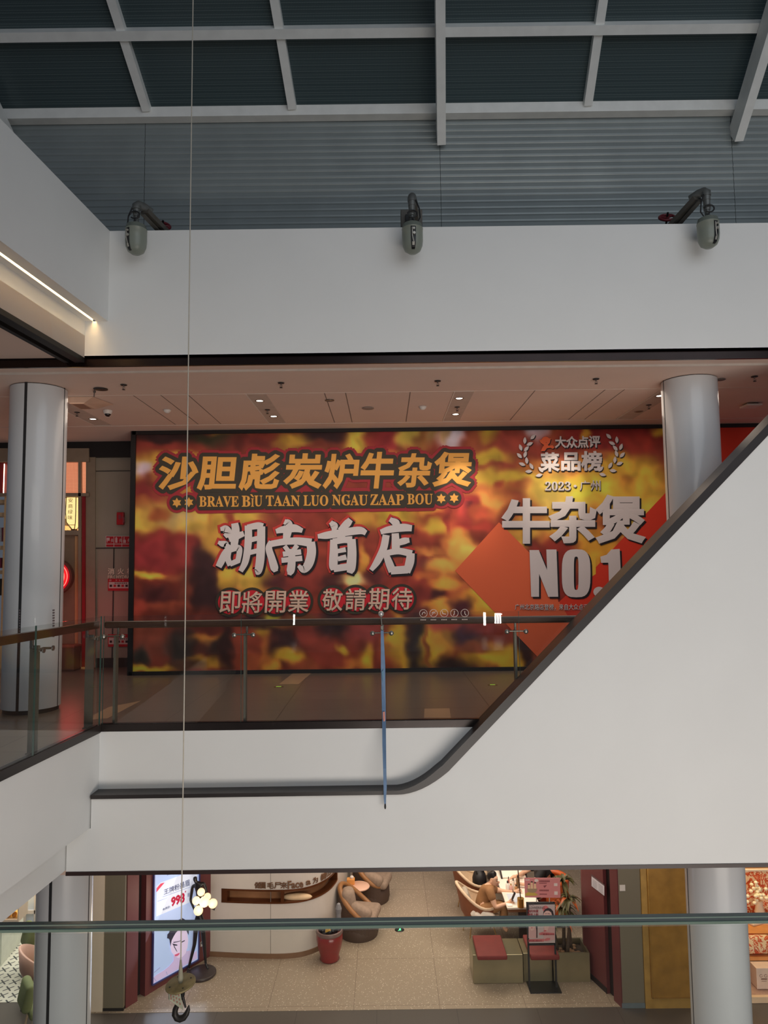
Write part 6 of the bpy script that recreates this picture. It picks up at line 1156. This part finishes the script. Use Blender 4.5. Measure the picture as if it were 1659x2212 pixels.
m = MB(); stxt(m, 'LOVE', 150, 520, 240, 555, 0.010, 0.0); stxt(m, 'FLOWERING', 146, 572, 415, 612, 0.010, 0.0); m.build('grey_lettering', mat('poster_ink', (90, 78, 80), 0.5, noise=0), po)
m = MB(); stxt(m, '相约仲夏', 146, 625, 316, 668, 0.010); stxt(m, '睫毛上新', 146, 680, 316, 722, 0.010); stxt(m, '口唇漂染500元', 358, 1000, 570, 1028, 0.010); stxt(m, '野生眉立减500元', 162, 1102, 372, 1132, 0.010); m.build('red_lettering', mat('poster_red_ink', (140, 50, 60), 0.5, noise=0), po)
sg = root('promo_sign', 'pink rectangular sign with a cartoon of bathing women above the poster stand', 'sign', sp_(1172, 1940, 0.03))
def ss(px, py, d=0.0): return PY(px, py, 11.74 - d)
m = MB(); m.prism([ss(1132.5,1896,0), ss(1209.5,1896,0), ss(1210.5,1939,0), ss(1134,1938,0)][::-1], (0,-0.008,0)); bd = m.build('board', mat('sign_pink', (206, 128, 128), 0.55, noise=0.02), sg)
m = MB()
for px in (1159, 1187): m.cyl(ss(px, 1937, -0.002), ss(px, 1950.5, -0.002), 0.008, n=8)
m.build('stick', mat('clear_stick', (170, 160, 150), 0.3), sg)
m = MB(); spoly(m, [zp(*p) for p in ((108,370),(160,345),(240,345),(310,385),(270,405),(110,405))], 0.009, fn=ss); m.build('yellow_ground', mat('sign_yellow', (196, 164, 70), 0.5, noise=0), bd)
m = MB(); spoly(m, [zp(*p) for p in ((135,290),(300,290),(285,340),(240,358),(170,352),(145,335))], 0.011, fn=ss); m.build('tub_print', mat('sign_tan', (160, 132, 104), 0.5, noise=0), bd)
m = MB(); 
for x, y in ((165,235),(210,200),(262,215)): spoly(m, [zp(x + 17*math.cos(t*math.pi/8), y + 22*math.sin(t*math.pi/8)) for t in range(16)], 0.012, fn=ss)
spoly(m, [zp(*p) for p in ((152,255),(180,255),(185,292),(150,292))], 0.012, fn=ss); spoly(m, [zp(*p) for p in ((195,220),(228,220),(232,292),(192,292))], 0.0121, fn=ss); spoly(m, [zp(*p) for p in ((246,235),(278,235),(284,292),(244,292))], 0.0122, fn=ss); m.build('figures', mat('sign_skin', (226, 190, 150), 0.5, noise=0), bd)
m = MB()
for x, y in ((165,226),(212,190),(264,205)): spoly(m, [zp(x + 19*math.cos(t*math.pi/8), y + 15*math.sin(t*math.pi/8)) for t in range(9, 17)] + [zp(x+19, y+4), zp(x-19, y+4)], 0.014, fn=ss)
m.build('figure_hair', mat('sign_hair', (44, 30, 34), 0.5, noise=0), bd)
m = MB(); spoly(m, [zp(285 + 32*math.cos(t*math.pi/10), 162 + 24*math.sin(t*math.pi/10)) for t in range(20)], 0.010, fn=ss)
for k in range(4): spoly(m, [zp(110+k*18, 146), zp(124+k*18, 146), zp(124+k*18, 162), zp(110+k*18, 162)], 0.010, fn=ss)
spoly(m, [zp(*p) for p in ((566,205),(620,205),(620,250),(566,250))], 0.010, fn=ss); spoly(m, [zp(*p) for p in ((570,335),(624,335),(624,390),(570,390))], 0.010, fn=ss); m.build('white_print', mat('sign_pale', (222, 204, 198), 0.5, noise=0), bd)
m = MB()
for k in range(9): spoly(m, [zp(332+k*19, 160), zp(347+k*19, 160), zp(347+k*19, 186), zp(332+k*19, 186)], 0.010, fn=ss); spoly(m, [zp(334+k*17, 308), zp(347+k*17, 308), zp(347+k*17, 332), zp(334+k*17, 332)], 0.010, fn=ss)
for k in range(12): spoly(m, [zp(332+k*10, 198), zp(339+k*10, 198), zp(339+k*10, 212), zp(332+k*10, 212)], 0.010, fn=ss); spoly(m, [zp(336+k*10, 372), zp(343+k*10, 372), zp(343+k*10, 388), zp(336+k*10, 388)], 0.010, fn=ss)
spoly(m, [zp(*p) for p in ((395,245),(450,236),(440,252),(415,280),(405,265))], 0.010, fn=ss); m.build('text_rows', mat('sign_dark_rose', (130, 56, 62), 0.5, noise=0), bd)
# ------------------------------------------------------------------ right side of the salon front
A2 = Vector((3.475, 11.22, 0)); B2 = Vector((3.18, 12.15, 0)); d2 = (B2-A2).normalized(); n2 = Vector((-d2.y, d2.x, 0)); n2 = n2 if n2.x < 0 else -n2
def WR(px, py, d=0.0): return PP(px, py, A2 + n2*d, n2)
m = MB(); q0 = A2 + d2*0.0; g0 = WR(1326, 2150); g1 = WR(1311, 2140); g0.z = g1.z = 0
wallbox(m, A2, Vector((g0.x, g0.y, 0)), -0.2, 0, 3.6); wallbox(m, Vector((g0.x, g0.y, 0)) - n2*0.06, Vector((g1.x, g1.y, 0)) - n2*0.06, -0.12, 0, 3.6, 1); wallbox(m, Vector((g1.x, g1.y, 0)), B2, -0.2, 0, 3.6); m.box(B2.x, B2.x+0.25, B2.y, B2.y+0.06, 0, 3.6, 0)
wallbox(m, Vector((g1.x, g1.y, 0)) + n2*0.006, B2 + n2*0.006, -0.01, 0.004, 0.09, 1)
struct(tag(m.build('wall_right', [MAR, MATS['dark_recess']]), 'maroon wall at the right of the salon entrance', 'wall'))
r = root('wall_notice', 'white two-page notice in a holder on the right maroon wall', 'notice', WR(1291, 1915, 0.01)); m = MB(); m.prism([WR(1277.5,1914,0.004), WR(1306,1936,0.004), WR(1306,1911,0.004), WR(1277.5,1888,0.004)], n2*0.006); m.build('holder', mat('holder_grey', (96, 76, 78), 0.3), r); m = MB(); m.prism([WR(1278,1914,0.011), WR(1305.5,1935,0.011), WR(1305.5,1914,0.011), WR(1278,1893,0.011)], n2*0.001); m.build('paper', mat('paper_lilac', (204, 200, 208), 0.6), r)
m = MB()
for k in range(5):
    for s_ in (0, 1): x = 1280 + s_*13; y = 1899 + k*3.2 + s_*10; m.prism([WR(x, y+1, 0.013), WR(x+9, y+8, 0.013), WR(x+9, y+7.2, 0.013), WR(x, y+0.2, 0.013)], n2*0.0006)
m.build('print_lines', mat('print_grey', (130, 126, 134), 0.6, noise=0), r)
m = MB(); m.box(3.478, 3.825, 11.225, 11.7, 0, 3.6); m.box(3.478, 3.825, 11.215, 11.25, 0.0, 0.07, 1); struct(tag(m.build('wall_right.001', [OLV, mat('steel_skirting', (128, 140, 146), 0.35, metal=0.4)]), 'olive pier beside the brass panel', 'wall'))
q = PY(1344.5, 1918, 11.22); m = MB(); m.rbox((q.x, 11.219, q.z), (0.085, 0.008, 0.09), 0.002); r = root('wall_plate', 'small white square plate on the olive pier', 'plate', (q.x, 11.22, q.z)); m.build('plate', WPL, r); r.children[0].name = 'square_sheet'
m = MB(); m.box(3.827, 4.62, 11.20, 11.6, 0, 3.6); struct(tag(m.build('wall_right.002', BRS), 'brass clad wall beside the ground floor column', 'wall'))
bdr = root('brass_door', 'tall brass door panel with a raised bright edge', 'door', PY(1445, 2150, 11.19)); a, b = PY(1409, 2155, 11.19), PY(1492, 2155, 11.19)
m = MB(); m.box(a.x, b.x, 11.178, 11.198, a.z, 3.6); m.build('leaf', mat('brass_leaf', (172, 128, 58), 0.25, metal=0.25, noise=0.2, scale=4), bdr); m = MB()
for x in (a.x, b.x): m.box(x-0.008, x+0.008, 11.172, 11.199, a.z-0.008, 3.6)
m.box(a.x, b.x, 11.172, 11.199, a.z-0.010, a.z+0.006); m.build('edge_strip', BRB, bdr)
m = MB(); m.box(-4.6, 4.62, 17.8, 18.0, 0, 3.6); struct(m.build('wall_back.004', GRW))
# ------------------------------------------------------------------ shop behind the right column
WDO = mat('orange_wood', (214, 142, 76), 0.5, noise=0.1); SHX = 6.6
m = MB(); m.box(4.62, 7.5, 11.34, 14.0, 0.0, 0.08); m.box(4.62, 7.5, 11.30, 11.36, 0.0, 0.085, 1); struct(m.build('floor.004', [mat('pink_terrazzo', (196, 158, 140), 0.4, noise=0.1, scale=30), mat('cream_step', (240, 206, 170), 0.4)]))
m = MB(); m.box(4.64, 7.5, 13.4, 13.5, 0.08, 3.6); struct(m.build('wall_right.003', mat('shop_warm_wall', (220, 168, 104), 0.6, noise=0.05)))
m = MB(); m.box(4.62, 4.7, 11.6, 13.4, 0.08, 3.6); struct(m.build('wall_right.004', CREAM))
area('right_shop_lights', (5.9, 12.2, 3.4), (5.9, 12.3, 0), 1.6, 1.2, 55, (1.0, 0.80, 0.52))
PAT = bpy.data.materials.new('damask_print'); PAT.use_nodes = True; nt = PAT.node_tree; b_ = nt.nodes['Principled BSDF']; tcn = nt.nodes.new('ShaderNodeTexCoord'); nz = nt.nodes.new('ShaderNodeTexNoise'); nz.inputs['Scale'].default_value = 7; nz.inputs['Detail'].default_value = 3; nz.inputs['Distortion'].default_value = 2.2; rpn = nt.nodes.new('ShaderNodeValToRGB'); rpn.color_ramp.interpolation = 'CONSTANT'
rpn.color_ramp.elements[0].color = lin((238, 206, 166)) + (1,); rpn.color_ramp.elements[1].position = 0.52; rpn.color_ramp.elements[1].color = lin((214, 96, 44)) + (1,); e_ = rpn.color_ramp.elements.new(0.47); e_.color = lin((196, 70, 34)) + (1,); e_ = rpn.color_ramp.elements.new(0.60); e_.color = lin((240, 212, 176)) + (1,)
nt.links.new(tcn.outputs['Object'], nz.inputs['Vector']); nt.links.new(nz.outputs['Fac'], rpn.inputs[0]); nt.links.new(rpn.outputs[0], b_.inputs['Base Color'])
def rq(px, py, Y): return PY(px, py, Y)
a, b = rq(1600, 1957, 12.7), rq(1700, 1881, 12.7); r = root('patterned_screen', 'white display screen with orange scroll pattern behind the right column', 'screen', ((a.x+b.x)/2, 12.7, 0.08)); m = MB(); m.box(a.x-0.3, b.x, 12.70, 12.74, a.z-0.2, b.z); m.build('panel', PAT, r); m = MB(); m.box(a.x-0.3, b.x, 12.69, 12.75, b.z, b.z+0.025); m.box(a.x-0.25, a.x-0.2, 12.71, 12.73, 0.08, a.z-0.2); m.box(b.x-0.05, b.x, 12.71, 12.73, 0.08, a.z-0.2); m.build('frame', CREAM, r)
def shelf_unit(nm, y0, y1, z, x0_, x1_, lab, mt, legs=True):
    r = root(nm, lab, 'table', ((x0_+x1_)/2, (y0+y1)/2, 0.08)); m = MB(); m.box(x0_, x1_, y0, y1, z-0.05, z); m.build('top', mt, r)
    if legs:
        for x in (x0_+0.03, x1_-0.03):
            for y in (y0+0.03, y1-0.03): m = MB(); m.box(x-0.02, x+0.02, y-0.02, y+0.02, 0.08, z-0.05); m.build('leg', mat('shelf_leg', (70, 46, 36), 0.5), r)
    return r
zT1 = rq(1640, 2016, 11.95).z; shelf_unit('display_table', 11.95, 12.60, zT1, 5.05, 7.0, 'orange wooden display table with books behind the right column', WDO)
zT2 = rq(1640, 2064, 11.75).z; shelf_unit('display_bench', 11.70, 11.94, zT2, 5.2, 7.0, 'low wooden display bench with a patterned cushion', WDO)
for k, (px, py, lab, rgb) in enumerate(((1622, 1995, 'open cream book lying on the orange display table', (240, 214, 180)), (1648, 1985, 'tan book lying on the orange display table', (226, 176, 120)))):
    q = PZ(px, py, zT1); r = root('book', lab, 'book', q, 'books on the display table'); m = MB(); m.rbox(q + Vector((0.06, 0.03, 0.02)), (0.24, 0.2, 0.035), 0.006, M=Matrix.Rotation(0.4 - k*0.6, 3, 'Z')); m.build('cover', mat('book_%d' % k, rgb, 0.6), r); m = MB(); m.rbox(q + Vector((0.06, 0.03, 0.039)), (0.21, 0.17, 0.01), 0.002, M=Matrix.Rotation(0.4 - k*0.6, 3, 'Z')); m.build('pages', mat('pages', (250, 236, 212), 0.7), r)
q = rq(1638, 2052, 11.80); r = root('pillow', 'orange patterned pillow on the low display bench', 'pillow', q); m = MB(); m.rbox((q.x, 11.83, zT2+0.13), (0.46, 0.16, 0.26), 0.07, seg=4, M=Matrix.Rotation(-0.5, 3, 'X')); m.build('cover', PAT, r)
q = rq(1645, 2082, 11.85); r = root('basket', 'dark round basket under the display bench', 'basket', q); m = MB(); m.lathe((q.x, 11.85, 0.085), [(0.16, 0.0), (0.20, 0.12), (0.21, 0.2), (0.19, 0.2), (0.15, 0.02), (0.0001, 0.02)], 24); m.build('bowl', mat('dark_wicker', (74, 54, 40), 0.8, noise=0.2, scale=40), r)
a, b = rq(1636, 2142, 11.5), rq(1690, 2091, 11.5); r = root('sign_box', 'white box with a small printed emblem standing on the shop floor', 'box', ((a.x+b.x)/2, 11.55, 0.085)); m = MB(); m.rbox(((a.x+b.x)/2, 11.60, (0.086+b.z)/2), (b.x-a.x, 0.2, b.z-0.086), 0.005); m.build('carton', mat('pink_white', (236, 208, 190), 0.5), r); m = MB()
for px in (1644, 1654): stroke2(m, [(px + 3*math.cos(t*math.pi/4), 2108 + 3*math.sin(t*math.pi/4)) for t in range(8)], 0.006, lambda x, y: PY(x, y, 11.497))
stroke2(m, [(1644,2115),(1657,2115)], 0.02, lambda x, y: PY(x, y, 11.497)); stroke2(m, [(1645,2119.5),(1656,2119.5)], 0.006, lambda x, y: PY(x, y, 11.497)); m.build('emblem', mat('emblem_grey', (150, 110, 96), 0.6, noise=0), r)
q = rq(1640, 1950, 12.45); r = root('flower_vase', 'white flowers in a vase before the patterned screen', 'flowers', (q.x, 12.45, zT1)); m = MB(); m.lathe((q.x, 12.45, zT1), [(0.05, 0.0), (0.08, 0.1), (0.05, 0.24), (0.06, 0.28)], 20); m.build('vase', CREAM, r); m = MB()
for k in range(34): m.sph((q.x + random.gauss(-0.02, 0.14), 12.42 + random.gauss(0, 0.06), zT1 + 0.40 + random.gauss(0, 0.07)), (0.035, 0.03, 0.028), 8)
m.build('blossom', mat('white_petal', (250, 238, 206), 0.7), r)
# ------------------------------------------------------------------ cafe behind the left column
CT = bpy.data.materials.new('cross_tile'); CT.use_nodes = True; nt = CT.node_tree; b_ = nt.nodes['Principled BSDF']; tcn = nt.nodes.new('ShaderNodeTexCoord')
def crosses(rot):
    mp = nt.nodes.new('ShaderNodeMapping'); mp.inputs['Rotation'].default_value = (0, 0, rot); nt.links.new(tcn.outputs['Object'], mp.inputs['Vector'])
    sx = nt.nodes.new('ShaderNodeSeparateXYZ'); nt.links.new(mp.outputs[0], sx.inputs[0]); return sx
def mth(op, a, b=None):
    n_ = nt.nodes.new('ShaderNodeMath'); n_.operation = op
    for i, v in enumerate((a, b)):
        if v is None: continue
        if isinstance(v, (int, float)): n_.inputs[i].default_value = v
        else: nt.links.new(v, n_.inputs[i])
    return n_.outputs[0]
sx = crosses(0.0); fx = mth('SUBTRACT', mth('FRACT', mth('MULTIPLY', sx.outputs[0], 5.5)), 0.5); fy = mth('SUBTRACT', mth('FRACT', mth('MULTIPLY', sx.outputs[1], 5.5)), 0.5)
d1 = mth('ABSOLUTE', mth('SUBTRACT', fx, fy)); d2_ = mth('ABSOLUTE', mth('ADD', fx, fy)); mx_ = mth('MAXIMUM', mth('ABSOLUTE', fx), mth('ABSOLUTE', fy)); cr = mth('MULTIPLY', mth('LESS_THAN', mth('MINIMUM', d1, d2_), 0.09), mth('LESS_THAN', mx_, 0.36))
mxr = nt.nodes.new('ShaderNodeMixRGB'); nt.links.new(cr, mxr.inputs[0]); mxr.inputs[1].default_value = lin((226, 222, 206)) + (1,); mxr.inputs[2].default_value = lin((60, 64, 66)) + (1,); nt.links.new(mxr.outputs[0], b_.inputs['Base Color']); b_.inputs['Roughness'].default_value = 0.35
m = MB(); m.box(-10, -4.56, 11.55, 16, -0.1, 0.006); struct(m.build('floor.005', CT))
area('cafe_lights', (-6.1, 12.6, 3.3), (-6.1, 12.8, 0), 2.0, 2.2, 120, (1.0, 0.98, 0.93))
m = MB(); m.box(-10, -4.56, 15.0, 15.2, 0, 3.6); struct(m.build('wall_left.005', mat('cafe_white', (240, 238, 230), 0.6)))
a = PZ(2, 2150, 0.0); ct = root('cafe_counter', 'pale cafe counter at the left edge', 'counter', (-6.6, 13.0, 0.006)); m = MB(); p0 = PZ(2, 2088, 0.006); p1 = PZ(31, 2052, 0.006); dd = (p1-p0).normalized(); p1 = p0 + dd*1.9; nn = Vector((-dd.y, dd.x, 0)); nn = nn if nn.x < 0 else -nn
m.hexa([p0, p1, p1 + nn*1.2, p0 + nn*1.2], [v + Vector((0,0,0.92)) for v in (p0, p1, p1 + nn*1.2, p0 + nn*1.2)]); m.build('front', mat('counter_white', (222, 226, 212), 0.4), ct); m = MB(); m.hexa([v + Vector((0,0,0.925)) - nn*0.03 for v in (p0, p1, p1 + nn*1.2, p0 + nn*1.2)], [v + Vector((0,0,0.96)) - nn*0.03 for v in (p0, p1, p1 + nn*1.2, p0 + nn*1.2)]); m.build('top', WPL, ct)
q = PZ(24, 1992, 0.965); r = root('display_case', 'small glowing yellow display case standing on the pale cafe counter', 'display case', q); m = MB(); m.box(q.x-0.45, q.x+0.12, q.y, q.y+0.30, 0.966, 1.0); m.box(q.x-0.45, q.x+0.12, q.y, q.y+0.30, 1.26, 1.29); m.box(q.x+0.10, q.x+0.12, q.y, q.y+0.30, 1.0, 1.26); m.box(q.x-0.18, q.x-0.16, q.y, q.y+0.02, 1.0, 1.26); m.build('frame', CREAM, r); m = MB(); m.box(q.x-0.43, q.x+0.09, q.y+0.20, q.y+0.24, 1.0, 1.26); m.build('lit_bay', mat('yellow_lit', (255, 220, 120), emit=(255, 206, 110), es=0.9, noise=0.3, scale=12), r)
m = MB()
for k in range(5): m.sph((q.x-0.36 + k*0.09, q.y+0.10, 1.04), (0.04, 0.05, 0.04), 8)
m.build('pastry', mat('pastry_brown', (200, 140, 70), 0.6, noise=0.2), r)
a, b = PY(54, 1992, 12.55), PY(78, 1930, 12.55); r = root('glass_partition', 'white framed pale blue glass partition between the cafe counter and the column', 'partition', (a.x, 12.55, 0.006)); m = MB()
for x in (a.x, b.x): m.box(x-0.02, x+0.02, 12.53, 12.57, 0.006, 1.9)
m.box(a.x, b.x, 12.53, 12.57, 1.86, 1.9); m.box(a.x, b.x, 12.53, 12.57, 0.86, 0.92); m.build('frame', WPL, r); m = MB(); m.box(a.x+0.02, b.x-0.02, 12.545, 12.555, 0.92, 1.86); m.box(a.x+0.02, b.x-0.02, 12.545, 12.555, 0.006, 0.86); m.build('pane', mat('pale_blue_pane', (206, 218, 236), 0.2, noise=0.02), r)
GRN = mat('olive_green_fabric', (124, 134, 88), 0.8, noise=0.05, scale=20); PKC = mat('dusty_pink_shell', (206, 164, 146), 0.6, noise=0.04); LW = mat('light_wood', (222, 196, 160), 0.5, noise=0.08)
def cafe_chair(cx, cy, yaw, lab, kind):
    r = root('cafe_chair', lab, 'chair', (cx, cy, 0.006), 'cafe chairs behind the left ground floor column', yaw)
    if kind == 'green':
        m = MB(); m.rbox((-0.22, 0, 0.66), (0.13, 0.42, 0.36), 0.06, seg=4, M=Matrix.Rotation(0.22, 3, 'Y')); m.build('backrest', GRN, r, True); m = MB(); m.rbox((0.02, 0, 0.42), (0.46, 0.44, 0.10), 0.045, seg=3); m.build('seat', GRN, r, True); mt = LW
    else:
        m = MB(); vs = []; n = 16
        for k in range(n+1):
            a = math.radians(80) + math.radians(200)*k/n; s_ = math.sin(math.pi*k/n)
            for z, rr in ((0.40, 0.22), (0.52, 0.27), (0.62 + 0.22*s_, 0.29)): vs.append((rr*math.cos(a), rr*math.sin(a), z))
        m.add(vs, [(i*3+k, i*3+3+k, i*3+4+k, i*3+k+1) for i in range(n) for k in range(2)], 0, True); so = m.build('backrest', PKC, r, True); sd = so.modifiers.new('t', 'SOLIDIFY'); sd.thickness = 0.035
        m = MB(); m.rbox((0.03, 0, 0.42), (0.44, 0.42, 0.11), 0.05, seg=3); m.build('seat', GRN, r, True); mt = mat('steel_leg', (96, 98, 100), 0.3, metal=0.7)
    for sx_, sy_ in ((1,1),(1,-1),(-1,1),(-1,-1)): m = MB(); m.tube([(0.15*sx_, 0.15*sy_, 0.38), (0.22*sx_, 0.20*sy_, 0.0)], [0.016, 0.012], 8); m.build('leg', mt, r, True)
    return r
kk = [PZ(64, 2022, 0.66), PZ(56, 2088, 0.55), PZ(58, 2155, 0.62)]
cafe_chair(kk[0].x+0.16, kk[0].y+0.14, 0.7, 'olive green cafe chair farthest back beside the column', 'green'); cafe_chair(kk[1].x+0.16, kk[1].y+0.08, 0.4, 'pink shell cafe chair with green seat between the green ones', 'pink'); cafe_chair(kk[2].x+0.17, kk[2].y+0.13, 0.65, 'olive green cafe chair on light wooden legs at the cafe edge', 'green')
# ================================================================== balustrade in front of the viewer and the gallery it stands on
zf = PY(830, 1990, 1.10).z; r = root('glass_balustrade', 'glass balustrade with dark green top edge right in front of the viewer', 'balustrade', (0, 1.1, 5.0))
GF = glass('front_glass', (0.95, 0.97, 0.955), 0.9)
m = MB(); m.box(-2.2, 2.2, 1.094, 1.106, 5.0, zf-0.010); m.build('glass_panel', GF, r)
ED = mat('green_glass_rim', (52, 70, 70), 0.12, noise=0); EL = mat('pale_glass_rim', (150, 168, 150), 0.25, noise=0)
m = MB(); m.box(-2.2, 2.2, 1.090, 1.0975, zf-0.003, zf); m.box(-2.2, 2.2, 1.1025, 1.112, zf-0.002, zf); m.build('rim', ED, r)
m = MB(); m.box(-2.2, 2.2, 1.0976, 1.1024, zf-0.002, zf-0.0003); m.box(-2.2, 2.2, 1.0875, 1.0899, zf-0.004, zf-0.001); m.build('rim_pale_layer', EL, r)  # pale core layer and front chamfer of the laminated glass edge
# lit shop tubes across the atrium behind the viewer, seen only as streaks in the far glass
TUB = mat('tube_white', (255, 250, 240), emit=(255, 250, 240), es=45.0, noise=0)
for (xa, ya, xb, yb), lab in (((633.5,1327,637,1350), 'upright white light tube across the atrium, mirrored in the glass below the red discs'), ((1044.5,1323,1049,1351), 'upright white light tube across the atrium, mirrored in the glass below the orange square')):
    a, b = PY(xa, yb, 17.2), PY(xb, ya, 17.2); q = Vector((a.x, -2.016, a.z)); r = root('light_tube', lab, 'light', (a.x, -2.0, 5.0), 'light tubes mirrored in the far glass')
    m = MB(); m.box(a.x, b.x, -2.03, -2.0, a.z, b.z); m.build('tube', TUB, r); m = MB(); m.box(a.x-0.01, b.x+0.01, -2.06, -2.031, 5.001, b.z+0.02); m.build('housing', DKM, r)
a, b = PY(1069, 1347, 17.2), PY(1084, 1323, 17.2); r = root('lit_sign', 'small white lit sign shaped like three bars, mirrored in the far glass', 'sign', (a.x, -2.0, 5.0)); m = MB()
hx = (b.x-a.x)/3; m.box(a.x, b.x, -2.03, -2.0, b.z-0.05, b.z-0.02)
for k in range(3): m.box(a.x + k*hx, a.x + k*hx + hx*0.6, -2.03, -2.0, a.z, b.z-0.06)
m.build('bars', TUB, r); m = MB(); m.box(a.x-0.02, b.x+0.02, -2.07, -2.031, 5.001, b.z+0.02); m.build('back_board', DKM, r)
m = MB(); m.box(-7, 7, -7, 1.16, 4.7, 5.0); struct(m.build('floor.003', FL2))
